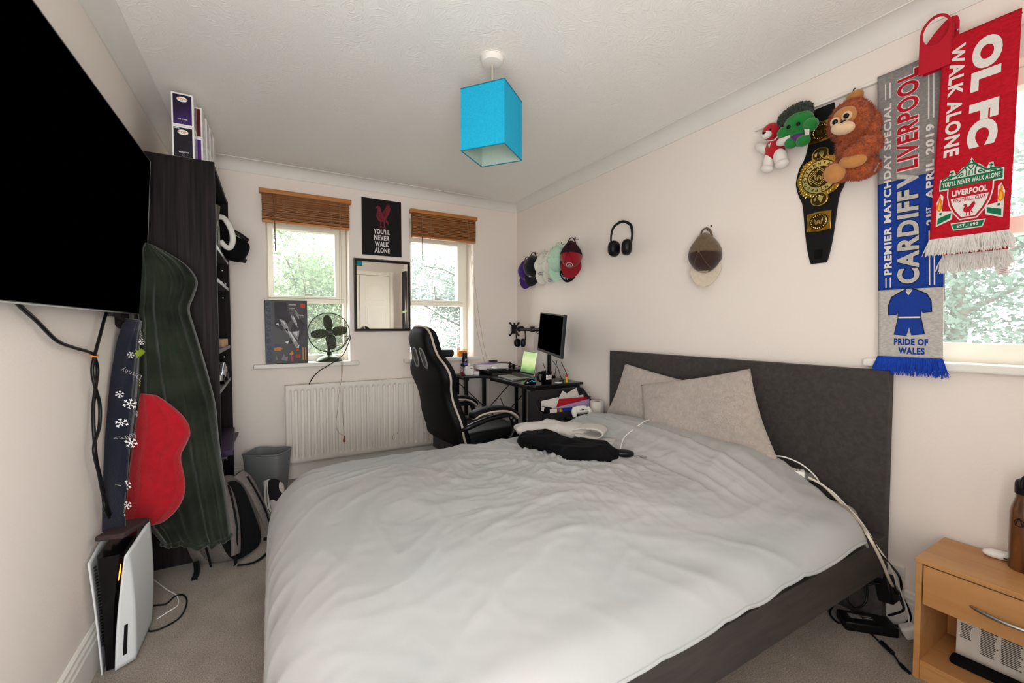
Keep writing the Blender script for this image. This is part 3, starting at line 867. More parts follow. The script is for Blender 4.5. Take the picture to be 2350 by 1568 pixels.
c = thing('earbuds_case', 'white pebble-shaped earbuds case lying on the bedside table', 'earbuds case', (2.115, 0.425, 0.415))
MB().ball((2.108, 0.412, 0.4285), (0.020, 0.037, 0.0135), Matrix.Rotation(radians(18), 3, 'Z'), 32, 18, power=0.85).build('shell', M_whiteplastic, c, smooth=180)
MB().obox((2.0885, 0.392, 0.428), (0.002, 0.009, 0.003), radians(18)).build('port', M_blackplastic, c, smooth=0)
M_bottle = mat_wood('polished_dark_wood', '#3A1F0F', '#744824', 5, (9, 9, 1), 0.3, 0.02, coat=0.4)
b = thing('bottle', 'wood-effect drinks bottle with a black cap on the bedside table', 'bottle', (2.078, 0.349, 0.415))
MB().lathe([(0.0, 0), (0.033, 0), (0.0365, 0.006), (0.0365, 0.18), (0.034, 0.20), (0.028, 0.222), (0.0255, 0.232), (0.0255, 0.248), (0.0, 0.248)], (2.078, 0.349, 0.415), n=40).build('body', M_bottle, b, smooth=50)
cap = MB().lathe([(0.0, 0), (0.028, 0), (0.0285, 0.030), (0.026, 0.040), (0.018, 0.046), (0.0, 0.047)], (2.078, 0.349, 0.660), n=36)
cap.build('cap', M_blackplastic, b, smooth=40)
MB().tube([(2.078 - 0.024, 0.349 + 0.008, 0.682), (2.078 - 0.024, 0.349 + 0.008, 0.700), (2.078 - 0.014, 0.349 + 0.005, 0.712), (2.078 + 0.014, 0.349 - 0.005, 0.712), (2.078 + 0.024, 0.349 - 0.008, 0.700), (2.078 + 0.024, 0.349 - 0.008, 0.682)], 0.006, 8, smooth=4, flat=1.8).build('carry_loop', M_blackplastic, b, smooth=180)
em = MB(); ctr = Vector((2.078, 0.349, 0.565)); ad = radians(165)
def on_bottle(a, z):
    return Vector((2.078 + 0.0369 * cos(a), 0.349 + 0.0369 * sin(a), z))
for k in range(24):
    t0, t1 = 2 * pi * k / 24, 2 * pi * (k + 1) / 24
    em.add([on_bottle(ad + 0.33 * cos(t0), 0.572 + 0.0125 * sin(t0)), on_bottle(ad + 0.33 * cos(t1), 0.572 + 0.0125 * sin(t1)), on_bottle(ad + 0.27 * cos(t1), 0.572 + 0.010 * sin(t1)), on_bottle(ad + 0.27 * cos(t0), 0.572 + 0.010 * sin(t0))], [(0, 1, 2, 3)])
for s in (-1, 1):
    em.add([on_bottle(ad - s * 0.02, 0.588), on_bottle(ad + s * 0.05, 0.588), on_bottle(ad + s * 0.30, 0.561), on_bottle(ad + s * 0.20, 0.561)], [(0, 1, 2, 3)])
em.build('emblem', mat('burnt_mark', '#1E0F06', 0.6), b, smooth=0)

k = thing('printed_box', 'white box with barcode and small print on the bedside table shelf', 'box', (2.03, 0.37, 0.066))
MB().box(2.03, 2.12, 0.27, 0.485, 0.0665, 0.252).build('carton', mat('white_card', '#CFC9C1', 0.7), k, smooth=0, bevel=0.001)
mb = MB()
for q in range(16):
    mb.box(2.0290, 2.0300, 0.438 + q * 0.0026, 0.4392 + q * 0.0026, 0.196, 0.232)
for row in range(22):
    z = 0.228 - row * 0.0058
    rr = random.Random(row)
    for (ya, yb) in ((0.335, 0.382), (0.388, 0.428)):
        mb.box(2.0292, 2.0300, ya + rr.uniform(0, 0.012), yb, z, z + 0.0026)
    if row > 7 and row < 17:
        mb.box(2.0292, 2.0300, 0.445 + rr.uniform(0, 0.01), 0.475, z, z + 0.0026)
mb.build('print', mat('dark_print', '#4A4644', 0.7), k, smooth=0)
tag(MB().obox((1.985, 0.40, 0.078), (0.05, 0.17, 0.022), radians(4)).build('black_pouch', M_blackcloth, smooth=40, bevel=0.010, seg=3), 'flat black pouch lying in front of the printed box on the shelf', 'pouch')
mb = MB(); crumpled(mb, (1.965, 0.235, 0.100), (0.045, 0.075, 0.034), 0.3, 31, 0.014, (14, 14, 14))
tag(mb.build('grey_cloth', mat('pale_grey_knit', '#A7A4A8', 0.95, var=(25, 0.2)), smooth=180), 'crumpled grey cloth at the right end of the bedside shelf', 'cloth')

# ================================================================== television on the left wall
M_screen = mat('black_screen_glass', '#000000', 0.4, var=(5, 0.0), spec=0.0)
M_bezel = mat('dark_metal_bezel', '#2A2A2C', 0.35, 0.6)
M_silver = mat('silver_trim', '#A9A8A6', 0.3, 0.9)
tv = thing('television', 'large black flat television mounted on the left wall, tilted forward', 'television', (-0.51, 1.90, 1.245))
tc_ = Vector((-0.500, 1.900, 1.600)); tu = Vector((0.0493, 0, 0.9988)); tn = Vector((0.9988, 0, -0.0493)); ty = Vector((0, 1, 0))
Rt = Matrix((ty, tu, tn)).transposed()
def tvp(a, b, c):
    return tc_ + Rt @ Vector((a, b, c))
MB().obox(tvp(0, 0, 0), (1.31, 0.71, 0.022), Rt).build('casing', M_bezel, tv, smooth=0, bevel=0.004)
MB().obox(tvp(0, -0.08, -0.010), (0.8, 0.36, 0.03), Rt).build('rear_housing', M_blackplastic, tv, smooth=0, bevel=0.008)
MB().obox(tvp(0, 0.001, 0.0125), (1.302, 0.700, 0.004), Rt).build('screen', M_screen, tv, smooth=0, bevel=0.001)
mb = MB().obox(tvp(0, -0.3535, 0.0125), (1.312, 0.004, 0.006), Rt)
mb.obox(tvp(0.6545, 0, 0.0125), (0.003, 0.71, 0.006), Rt); mb.obox(tvp(0, 0.3535, 0.0125), (1.312, 0.003, 0.006), Rt)
mb.build('trim_strip', M_silver, tv, smooth=0)
MB().obox(tvp(0.28, -0.362, -0.004), (0.10, 0.016, 0.016), Rt).build('port_panel', M_blackplastic, tv, smooth=0, bevel=0.002)
MB().box(WL + 0.001, WL + 0.03, 1.70, 2.05, 1.45, 1.72).obox((-0.525, 1.88, 1.60), (0.03, 0.20, 0.14)).build('wall_bracket', M_blackplastic, tv, smooth=0)

TVC = 'black cables hanging below the television'
cable('television_cable', 'black cable sweeping from under the left part of the television to the orange tie',
      [(-0.535, 1.49, 1.27), (-0.540,1.512,1.249), (-0.545,1.624,1.206), (-0.545,1.740,1.151), (-0.545,1.865,1.125), (-0.545,1.994,1.104), (-0.545,2.038,1.087), (-0.545,2.068,1.034), (-0.545,2.034,0.960), (-0.545,2.012,0.902), (-0.540,1.993,0.813), (-0.540,2.009,0.716), (-0.540,2.060,0.606), (-0.530,2.037,0.540), (-0.53, 2.12, 0.44)], 0.0055, M_blackplastic, TVC)
cable('television_cable', 'black cable hanging straight down from the right part of the television through the orange tie',
      [(-0.535, 2.19, 1.27), (-0.540,2.157,1.237), (-0.540,2.088,1.160), (-0.535,2.010,1.093), (-0.540,1.998,1.040), (-0.535,2.003,0.979), (-0.535,2.040,0.912), (-0.535,2.028,0.836), (-0.530,1.951,0.776), (-0.530,1.992,0.673), (-0.530,2.028,0.583), (-0.525, 2.11, 0.44)], 0.0055, M_blackplastic, TVC)
M_orange = mat('orange_plastic', '#E0861C', 0.5)
a = Vector((-0.538,2.012,1.089))
tag(MB().tube([a + Vector((0.010 * cos(t), 0.014 * sin(t), 0.002 * sin(2 * t))) for t in [k * pi / 5 for k in range(10)]], 0.0025, 6, smooth=2, closed=True).build('cable_tie', M_orange, smooth=180), 'small orange tie round the two black television cables', 'cable tie')

# ================================================================== games console standing by the left wall
M_cons_white = mat('matt_white_plastic', '#CFD2D4', 0.5, var=(200, 0.04), bump=(500, 0.1, 0.0005))
M_gloss_black = mat('gloss_black_plastic', '#0B0A0C', 0.16, var=(20, 0.1))
gc = thing('games_console', 'upright white and black games console on the carpet by the left wall', 'games console', (-0.485, 2.03, 0))
def lerp3(a, b, t):
    return Vector(a) * (1 - t) + Vector(b) * t
def bez(a, b, c, t):
    return Vector(a) * ((1 - t) ** 2) + Vector(b) * (2 * t * (1 - t)) + Vector(c) * (t * t)
def right_panel(u, v):
    f = bez((-0.486, 1.911, 0.008), (-0.481, 1.915, 0.20), (-0.452, 1.918, 0.398), v)
    c = bez((-0.440, 1.945, 0.008), (-0.434, 1.952, 0.20), (-0.447, 1.932, 0.405), v)
    k = bez((-0.434, 2.150, 0.012), (-0.418, 2.165, 0.22), (-0.431, 2.150, 0.428), v)
    p = lerp3(f, c, u / 0.25) if u < 0.25 else lerp3(c, k, (u - 0.25) / 0.75)
    return p
def left_panel(u, v):
    f = bez((-0.520, 1.912, 0.004), (-0.528, 1.914, 0.20), (-0.543, 1.908, 0.400), v)
    k = bez((-0.536, 2.150, 0.012), (-0.545, 2.165, 0.22), (-0.543, 2.150, 0.428), v)
    p = lerp3(f, k, u)
    p.x -= 0.004 * sin(pi * u)
    return p
MB().grid(right_panel, 24, 24).build('side_cover', M_cons_white, gc, smooth=60, recalc=False, solid=0.004)
MB().grid(left_panel, 20, 24).build('side_cover', M_cons_white, gc, smooth=60, recalc=False, solid=0.004)
def core(u, v):
    xl = -0.516 - 0.016 * v ** 2; xr = -0.490 + 0.030 * v ** 2
    yf = 1.928 - 0.006 * sin(pi * v); th = 2 * pi * u
    X_ = (xl + xr) / 2 + (xr - xl) / 2 * max(-1, min(1, 1.3 * cos(th))); Y_ = (yf + 2.14) / 2 + (2.14 - yf) / 2 * max(-1, min(1, 1.3 * sin(th)))
    return Vector((X_, Y_, 0.006 + 0.397 * v))
mb = MB().grid(core, 40, 24, closeu=True); n0 = 40
mb.f.append(tuple(range(n0 * 24, n0 * 25))); mb.mi.append(0)
mb.build('core', M_gloss_black, gc, smooth=50)
mb = MB()
for k in range(26):
    z = 0.10 + k * 0.011; v = z / 0.40
    mb.obox((-0.517 - 0.017 * v ** 2, 1.928, z), (0.006, 0.010, 0.0045))
mb.build('vent_teeth', M_blackplastic, gc, smooth=0)
M_glow = mat('orange_standby_light', '#FF7A10', 0.5, emit=('#FF7A10', 1.2))
MB().tube([(-0.4645, 1.922, 0.372), (-0.4675, 1.9215, 0.345), (-0.472, 1.9215, 0.315)], [0.001, 0.0022, 0.0008], 6).build('standby_light', M_glow, gc, smooth=180)
f0 = right_panel(0.11, 0.10); f1 = right_panel(0.12, 0.37); d = (f1 - f0)
nn = Vector((0.62, -0.78, 0)).normalized()
mb = MB(); s_ = Vector((0.78, 0.62, 0)) * 0.006
mb.add([f0 - s_ + nn * 0.004, f0 + s_ + nn * 0.004, f1 + s_ * 0.9 + nn * 0.004, f1 - s_ * 0.9 + nn * 0.004], [(0, 1, 2, 3)])
mb.build('disc_slot', M_blackplastic, gc, smooth=0)
MB().lathe([(0.0, 0.0), (0.05, 0.0), (0.05, 0.008), (0.0, 0.008)], (-0.488, 2.05, 0.0), n=28).build('stand', M_blackplastic, gc)
tag(MB().obox((-0.485, 2.055, 0.443), (0.085, 0.17, 0.020), Matrix.Rotation(radians(-14), 3, 'Z') @ Matrix.Rotation(radians(-5), 3, 'X')).build('wooden_board', mat('dark_brown_board', '#3A2D2C', 0.7, var=(60, 0.2)), smooth=30, bevel=0.006),
    'dark brown slab resting on top of the white games console', 'board')
cable('usb_cable', 'thin white cable looping on the carpet behind the games console',
      [(-0.44, 2.17, 0.05), (-0.528,2.568,0.020), (-0.499,2.530,0.006), (-0.423,2.396,0.004), (-0.382,2.330,0.004), (-0.365,2.249,0.004), (-0.393,2.211,0.004), (-0.422,2.179,0.004)], 0.0022, M_whiteplastic)
cable('power_cable', 'black cable looping on the carpet behind the games console',
      [(-0.45, 2.16, 0.04), (-0.459,2.286,0.006), (-0.411,2.277,0.005), (-0.388,2.321,0.005), (-0.357,2.317,0.005), (-0.334,2.250,0.005), (-0.340,2.149,0.005), (-0.382,2.105,0.005), (-0.428,2.099,0.006), (-0.46, 2.13, 0.02)], 0.0034, M_blackplastic)

# ================================================================== bookcase
M_blackbrown = mat_wood('black_brown_ash', '#080506', '#241B1E', 2.6, (30, 30, 1.1), 0.55, 0.25, 0, 0.12)
M_shelf_edge = mat('grey_shelf_top', '#4A4748', 0.35, var=(15, 0.1))
bc = thing('bookcase', 'tall black-brown bookcase against the left wall in the far corner', 'bookcase', (-0.39, 3.02, 0))
BX0, BX1, BY0, BY1, BZ = -0.545, -0.232, 2.628, 3.425, 2.02
MB().box(BX0, BX1, BY0, BY0 + 0.022, 0, BZ).build('side_panel', M_blackbrown, bc, smooth=0, bevel=0.0015)
MB().box(BX0, BX1, BY1 - 0.022, BY1, 0, BZ).build('side_panel', M_blackbrown, bc, smooth=0, bevel=0.0015)
MB().box(BX0, BX1 - 0.003, BY0 + 0.022, BY1 - 0.022, BZ - 0.022, BZ).build('top_panel', M_blackbrown, bc, smooth=0)
MB().box(BX0, BX0 + 0.006, BY0 + 0.022, BY1 - 0.022, 0.05, BZ - 0.022).build('back_panel', M_blackbrown, bc, smooth=0)
for z in (0.06, 0.47, 0.855, 1.068, 1.445, 1.618):
    MB().box(BX0 + 0.006, BX1 - 0.004, BY0 + 0.022, BY1 - 0.022, z - 0.020, z).build('shelf', M_blackbrown if z < 0.8 else M_shelf_edge, bc, smooth=0, bevel=0.001)
MB().box(BX1 - 0.02, BX1 - 0.006, BY0 + 0.022, BY1 - 0.022, 0, 0.04).build('plinth', M_blackbrown, bc, smooth=0)
mb = MB()
for z in (1.38, 1.56, 0.99, 0.30, 0.15):
    mb.cyl((-0.27, BY1 - 0.0225, z), (-0.27, BY1 - 0.026, z), 0.004, n=8)
mb.build('shelf_pins', M_silver, bc)

# ------------------------------------------------------------------ collectors' boxes on the bookcase
M_card_white = mat('white_glossy_card', '#E4E2E0', 0.35, var=(30, 0.03))
M_film = mat('clear_film_window', '#9A9893', 0.15, var=(14, 0.5), hex2='#D8D6D2', coat=0.5)
M_purple_art = mat('purple_box_art', '#3A2260', 0.4, var=(7, 0.3), hex2='#1A1024')
M_dark_art = mat('dark_box_art', '#1C1620', 0.4, var=(9, 0.2))
M_red_art = mat('dark_red_box_art', '#5A1620', 0.4, var=(9, 0.3))
M_galaxy_art = mat('blue_purple_box_art', '#2A2278', 0.4, var=(26, 0.3), hex2='#5A2A78')
M_logo_orange = mat('orange_logo_ink', '#D98A2A', 0.5)
M_white_ink = mat('white_ink', '#E8E6E6', 0.6, var=(60, 0.02))
M_grey_ink = mat('grey_ink', '#8E8A90', 0.6)
BOXG = "boxed figures on top of the bookcase"
def figure_box(x0, y0, z0, label, art, word=None):
    w, dpt, h = 0.088, 0.112, 0.158
    t = thing('figure_box', label, 'box', (x0 + w / 2, y0 + dpt / 2, z0), BOXG)
    MB().box(x0, x0 + w, y0, y0 + dpt, z0, z0 + h).build('carton', M_card_white, t, smooth=0, bevel=0.0012)
    MB().box(x0 + 0.007, x0 + w - 0.007, y0 - 0.0006, y0, z0 + 0.008, z0 + h - 0.008).build('front_art', art, t, smooth=0)
    MB().box(x0 + w, x0 + w + 0.0006, y0 + 0.010, y0 + dpt - 0.012, z0 + 0.012, z0 + h - 0.012).build('film_window', M_film, t, smooth=0)
    if word:
        yy = y0 - 0.0012
        o = MB()
        o.add([Vector((x0 + w * 0.5 + 0.0215 * cos(a), yy, z0 + h - 0.030 + 0.0125 * sin(a))) for a in [2 * pi * k / 24 for k in range(24)]], [tuple(range(24))])
        o.build('logo_bubble', M_white_ink, t, smooth=0, recalc=False)
        write(MB(), 'POP!', flat_fn((x0 + w * 0.5 - 0.018, yy - 0.0005, z0 + h - 0.036), (0.036, 0, 0), (0, 0, 0.012)), 0.03).build('lettering', M_logo_orange, t, smooth=0, recalc=False)
        write(MB(), word, flat_fn((x0 + w * 0.5 - 0.02, yy, z0 + 0.028), (0.040, 0, 0), (0, 0, 0.0065)), 0.02).build('lettering', M_white_ink, t, smooth=0, recalc=False)
        ring2(MB(), (x0 + w * 0.5, yy, z0 + 0.017), (1, 0, 0), (0, 0, 1), 0.006, 0.001).build('seal', M_grey_ink, t, smooth=0, recalc=False)
        if word == 'VENOM':
            write(MB(), 'MARVEL', flat_fn((x0 + 0.009, yy, z0 + h - 0.016), (0.022, 0, 0), (0, 0, 0.006)), 0.02).build('lettering', M_white_ink, t, smooth=0, recalc=False)
    return t
arts = [(M_dark_art, M_purple_art), (M_galaxy_art, M_red_art), (M_dark_art, M_dark_art), (M_purple_art, M_galaxy_art), (M_red_art, M_dark_art)]
words = ['nearest', 'second', 'third', 'fourth', 'farthest']
for k in range(5):
    x0 = -0.402 + (0, 0.021, 0.027, 0.031, 0.034)[k]; y0 = 2.655 + 0.128 * k
    for lv in range(2):
        if k == 0:
            lab = 'white-edged purple box lettered THE JOKER, upper of the front pair' if lv else 'white-edged dark box lettered VENOM under the purple box'
        elif k == 1:
            lab = 'dark red box on the blue one, second stack back' if lv else 'blue and purple box on the bookcase top, second stack back'
        else:
            lab = '%s figure box of the %s stack along the bookcase top' % ('upper' if lv else 'lower', words[k])
        figure_box(x0, y0, BZ + 0.0005 + lv * 0.159, lab, arts[k][lv], (None if k else ('THE JOKER' if lv else 'VENOM')))

# ------------------------------------------------------------------ things on the shelves
M_clear = mat_glass('clear_cut_glass', '#DCE2E0', haze=0.25, gloss=0.15)
t = thing('tankard', 'glass tankard with a thick white handle on the highest bookcase shelf', 'tankard', (-0.30, 3.14, 1.618))
MB().lathe([(0.0, 0.002), (0.055, 0.002), (0.062, 0.02), (0.055, 0.10), (0.052, 0.2), (0.060, 0.27), (0.064, 0.30), (0.058, 0.30), (0.05, 0.26), (0.046, 0.12), (0.04, 0.03), (0.0, 0.025)], (-0.315, 3.14, 1.618), n=36).build('body', M_clear, t, smooth=60)
MB().tube([(-0.262, 3.16, 1.86), (-0.235, 3.17, 1.855), (-0.205, 3.185, 1.80), (-0.195, 3.19, 1.74), (-0.205, 3.185, 1.69), (-0.228, 3.17, 1.68), (-0.258, 3.155, 1.715)], 0.011, 10, flat=1.5).build('handle', mat('white_glazed_handle', '#E2DFD8', 0.3), t, smooth=180)
mb = MB()
for k in range(14):
    a = 2 * pi * k / 14
    mb.cyl((-0.315 + 0.057 * cos(a), 3.14 + 0.057 * sin(a), 1.65), (-0.315 + 0.055 * cos(a + 0.25), 3.14 + 0.055 * sin(a + 0.25), 1.80), 0.004, n=6)
mb.build('cut_pattern', mat_glass('bright_cut_glass', '#F4F8F6', haze=0.5, gloss=0.2), t, smooth=180)
R_ = Matrix.Rotation(radians(22), 3, 'Y') @ Matrix.Rotation(radians(15), 3, 'Z')
t = thing('headset_case', 'black padded case jutting out of the bookcase over the upper shelf edge', 'case', (-0.24, 3.30, 1.618))
MB().ball((-0.222, 3.30, 1.705), (0.105, 0.085, 0.078), R_, 32, 20, power=0.55).build('body', M_blackcloth, t, smooth=180)
MB().tube([Vector((-0.222, 3.30, 1.705)) + R_ @ Vector(q) for q in ((0.07, -0.06, 0.078), (0.00, -0.065, 0.092), (-0.06, -0.05, 0.083))], 0.007, 8, flat=2).build('carry_strap', M_blackplastic, t, smooth=180)
MB().obox(Vector((-0.222, 3.30, 1.705)) + R_ @ Vector((0.107, 0.0, -0.045)), (0.022, 0.045, 0.028), R_).build('buckle', M_blackplastic, t, smooth=0, bevel=0.006)
tag(MB().ball((-0.265, 3.10, 1.456), (0.020, 0.03, 0.011), None, 14, 8).ball((-0.25, 3.2, 1.455), (0.015, 0.04, 0.010), None, 14, 8).build('sunglasses', mat('brown_lenses', '#4A3A3C', 0.2), smooth=180), 'pair of small dark sunglasses on the second shelf down', 'sunglasses')
t = tag(MB().box(-0.335, -0.245, 3.06, 3.36, 1.0685, 1.112).build('wooden_box', mat_wood('pale_pine', '#B58F68', '#C8A47C', 4, (2, 10, 10)), smooth=0, bevel=0.003), 'flat pale wooden box on the bookcase shelf level with the window sill', 'box')
t = thing('model_car', 'silver model car with black wheels on the bookcase shelf below the wooden box', 'toy car', (-0.29, 3.12, 0.855))
pf = [(0.0, 0.022), (0.0, 0.06), (0.07, 0.072), (0.13, 0.115), (0.21, 0.118), (0.29, 0.085), (0.34, 0.08), (0.345, 0.025)]
MB().prism(pf, lambda a, b, c: Vector((c, 2.93 + a, 0.855 + b)), -0.375, -0.245).build('body', mat('brushed_steel_paint', '#A9ABAA', 0.35, 0.8), t, smooth=20, bevel=0.006)
wf = [(0.085, 0.078), (0.135, 0.108), (0.205, 0.110), (0.255, 0.085)]
MB().prism(wf, lambda a, b, c: Vector((c, 2.93 + a, 0.855 + b)), -0.2455, -0.2435).build('side_window', M_gloss_black, t, smooth=0)
MB().add([(-0.36, 2.995, 0.930), (-0.26, 2.995, 0.930), (-0.265, 3.052, 0.968), (-0.355, 3.052, 0.968)], [(0, 1, 2, 3)]).build('windscreen', M_gloss_black, t, smooth=0, recalc=False)
for yy in (2.995, 3.205):
    for xx in (-0.372, -0.252):
        MB().cyl((xx - 0.012, yy, 0.881), (xx + 0.014, yy, 0.881), 0.0255, n=20).build('wheel', M_blackplastic, t, smooth=40)
M_purple = mat('purple_card_cover', '#34203E', 0.5, var=(10, 0.2))
tag(MB().obox((-0.300, 3.02, 0.512), (0.20, 0.62, 0.030), Matrix.Rotation(radians(3), 3, 'Z')).build('purple_folder', M_purple, smooth=0, bevel=0.004), 'dark purple folder sticking out of the lowest open bookcase shelf', 'folder')
tag(MB().obox((-0.300, 3.02, 0.488), (0.19, 0.60, 0.014), Matrix.Rotation(radians(-2), 3, 'Z')).build('grey_folder', mat('grey_violet_card', '#54485A', 0.6), smooth=0, bevel=0.003), 'grey folder under the dark purple folder', 'folder')
tag(MB().box(-0.36, -0.27, 2.86, 2.93, 0.528, 0.575).build('red_box', mat('red_card', '#B0202A', 0.5), smooth=0, bevel=0.003), 'small red box on the dark purple folder', 'box')

# ================================================================== garments hanging by the bookcase
def rows_interp(rows, v):
    n = len(rows) - 1; t = v * n; i = min(int(t), n - 1); f = t - i
    a, b, c, d = rows[max(i - 1, 0)], rows[i], rows[i + 1], rows[min(i + 2, n)]
    r = []
    for k in range(2):
        A, B, C_, D = a[k], b[k], c[k], d[k]
        r.append(0.5 * ((2 * B) + (C_ - A) * f + (2 * A - 5 * B + 4 * C_ - D) * f * f + (3 * B - A - 3 * C_ + D) * f ** 3))
    return r
M_robe = mat('dark_green_plush', '#262D22', 0.95, var=(6, 0.45), bump=(120, 0.5, 0.003), sheen=0.25, hex2='#12160F', spec=0.1)
M_redplush = mat('red_plush', '#A50D1D', 0.95, var=(30, 0.16), bump=(160, 0.45, 0.004), sheen=0.4)
robe_rows = [(Vector(a), Vector(b)) for a, b in (
    ((-0.482,2.460,1.566), (-0.449,2.460,1.557)), ((-0.510,2.460,1.527), (-0.399,2.460,1.527)), ((-0.520,2.460,1.479), (-0.338,2.460,1.480)), ((-0.519,2.450,1.401), (-0.298,2.450,1.409)),
    ((-0.516,2.440,1.325), (-0.312,2.440,1.336)), ((-0.513,2.430,1.263), (-0.329,2.430,1.275)), ((-0.509,2.420,1.191), (-0.312,2.420,1.191)), ((-0.515,2.420,1.096), (-0.290,2.420,1.090)),
    ((-0.519,2.410,0.964), (-0.262,2.410,0.959)), ((-0.528,2.410,0.832), (-0.237,2.410,0.814)), ((-0.534,2.400,0.701), (-0.227,2.400,0.660)), ((-0.538,2.400,0.568), (-0.215,2.400,0.514)),
    ((-0.535,2.400,0.434), (-0.201,2.400,0.365)), ((-0.500,2.400,0.300), (-0.190,2.400,0.236)), ((-0.446,2.400,0.194), (-0.186,2.400,0.161)))]
def robe_pt(u, v, puff=0.0):
    a, b = rows_interp(robe_rows, v)
    th = 2 * pi * u
    mid = (a + b) / 2; hw = (b.x - a.x) / 2
    c, s = cos(th), sin(th)
    x = mid.x + hw * math.copysign(abs(c) ** 0.85, c)
    depth = 0.045 + 0.035 * v
    yc = a.y + depth
    t = (x - a.x) / max(b.x - a.x, 1e-4)
    z = a.z * (1 - t) + b.z * t
    y = yc - depth * math.copysign(abs(s) ** 0.7, s)
    if s > 0:
        q = noise.noise(Vector((z * 1.3, 1.0, 2.0))) * 0.16
        fold = ridged((t + q + 0.10 * (1 - v), v * 0.9, 3.0), (5.6, 1.0)) ** 3 - 0.5
        y -= 0.052 * fold * s * (0.35 + 0.65 * v) + 0.012 * noise.noise(Vector((x * 22, z * 9, 4))) * s
    if v > 0.93:
        z += 0.012 * sin(t * 7)
    return Vector((x, y - puff * max(s, 0), z))
rb = thing('hooded_blanket', 'dark green plush hooded blanket with a big red pocket hanging by the bookcase', 'hooded blanket', (-0.37, 2.46, 0.14))
mb = MB().grid(robe_pt, 120, 110, closeu=True)
mb.f.append(tuple(range(120 * 110, 120 * 111))); mb.mi.append(0); mb.f.append(tuple(range(119, -1, -1))); mb.mi.append(0)
mb.build('body', M_robe, rb, smooth=180)
hem = [robe_pt(0.02 + 0.46 * k / 60, 0.995) for k in range(61)]
MB().tube(hem, 0.011, 8, smooth=0).build('hem', M_robe, rb, smooth=180)
pocket = [(Vector(a), Vector(b)) for a, b in (
    ((-0.497,2.370,0.902), (-0.444,2.370,0.890)), ((-0.504,2.370,0.864), (-0.401,2.370,0.850)), ((-0.512,2.365,0.800), (-0.347,2.365,0.783)), ((-0.519,2.360,0.746), (-0.324,2.360,0.718)),
    ((-0.526,2.360,0.691), (-0.336,2.360,0.669)), ((-0.533,2.360,0.636), (-0.361,2.360,0.609)), ((-0.540,2.355,0.573), (-0.354,2.355,0.541)), ((-0.546,2.355,0.509), (-0.347,2.355,0.481)),
    ((-0.551,2.350,0.455), (-0.356,2.350,0.415)), ((-0.558,2.350,0.400), (-0.385,2.350,0.362)), ((-0.553,2.350,0.358), (-0.428,2.350,0.325)), ((-0.535,2.350,0.341), (-0.468,2.350,0.319)))]
def pocket_pt(u, v, s):
    a, b = rows_interp(pocket, v)
    p = a * (1 - u) + b * u
    k = (max(4 * u * (1 - u), 0) ** 0.5) * (max(4 * v * (1 - v), 0) ** 0.4)
    p.y += 0.03
    p.y -= s * 0.042 * k
    if s > 0:
        p.y -= 0.010 * (ridged((u + 0.1 * v, v * 0.5, 7.0), (3.2, 1.2)) ** 4 - 0.5) * k
    return p
mb = MB(); mb.grid(lambda u, v: pocket_pt(u, v, 1), 50, 60); mb.grid(lambda u, v: pocket_pt(u, v, -0.6), 50, 60)
mb.build('pocket', M_redplush, rb, smooth=180, recalc=False)

M_navy = mat('navy_fleece', '#0D1022', 0.95, var=(12, 0.2), bump=(220, 0.5, 0.003), sheen=0.4)
navy_rows = [(Vector(a), Vector(b)) for a, b in (
    ((-0.535,2.372,1.224), (-0.500,2.448,1.214)), ((-0.545,2.323,1.152), (-0.490,2.363,1.145)), ((-0.550,2.280,1.077), (-0.490,2.341,1.072)), ((-0.552,2.224,0.969), (-0.485,2.276,0.950)),
    ((-0.552,2.181,0.856), (-0.485,2.220,0.843)), ((-0.552,2.146,0.747), (-0.485,2.153,0.736)), ((-0.552,2.125,0.636), (-0.485,2.107,0.630)), ((-0.552,2.106,0.544), (-0.485,2.075,0.541)), ((-0.548,2.075,0.438), (-0.485,2.054,0.447)))]
def navy_pt(u, v, off=0.0):
    a, b = rows_interp(navy_rows, v)
    p = a * (1 - u) + b * u
    k = sin(pi * min(max(u, 0), 1))
    nrm = Vector((0.9, -0.42, 0))
    return p + nrm * (0.018 * k + 0.010 * (ridged((u + 0.15 * v, v, 5), (2.4, 1.1)) ** 3 - 0.5) * k + off)
nb = thing('patterned_blanket', 'navy fleece garment with snowflakes and green trees hanging left of the hooded blanket', 'garment', (-0.52, 2.2, 0.43))
MB().grid(navy_pt, 40, 70).build('body', M_navy, nb, smooth=180, recalc=False, solid=0.012)
def on_navy(uc, vc, ang, s):
    """decal mapper: a,b in -1..1 around (uc, vc)"""
    c0 = navy_pt(uc, vc, 0.009); du = (navy_pt(min(uc + 0.05, 1), vc, 0.009) - navy_pt(max(uc - 0.05, 0), vc, 0.009)).normalized(); up = Vector((0, 0, 1))
    ca, sa = cos(ang), sin(ang); n_ = Vector((0.9, -0.42, 0)).normalized()
    return lambda a, b: c0 + n_ * 0.011 + du * (s * (a * ca - b * sa)) + up * (s * (a * sa + b * ca))
def snowflake(mb, fn):
    for k in range(6):
        a = k * pi / 3
        r = lambda d, w: (d * cos(a) - w * sin(a), d * sin(a) + w * cos(a))
        flat_poly(mb, [r(0.1, -0.07), r(1, -0.07), r(1, 0.07), r(0.1, 0.07)], fn)
        flat_poly(mb, [r(0.55, 0), r(0.8, 0.3), r(0.92, 0.24), r(0.7, 0)], fn); flat_poly(mb, [r(0.55, 0), r(0.8, -0.3), r(0.92, -0.24), r(0.7, 0)], fn)
mb = MB()
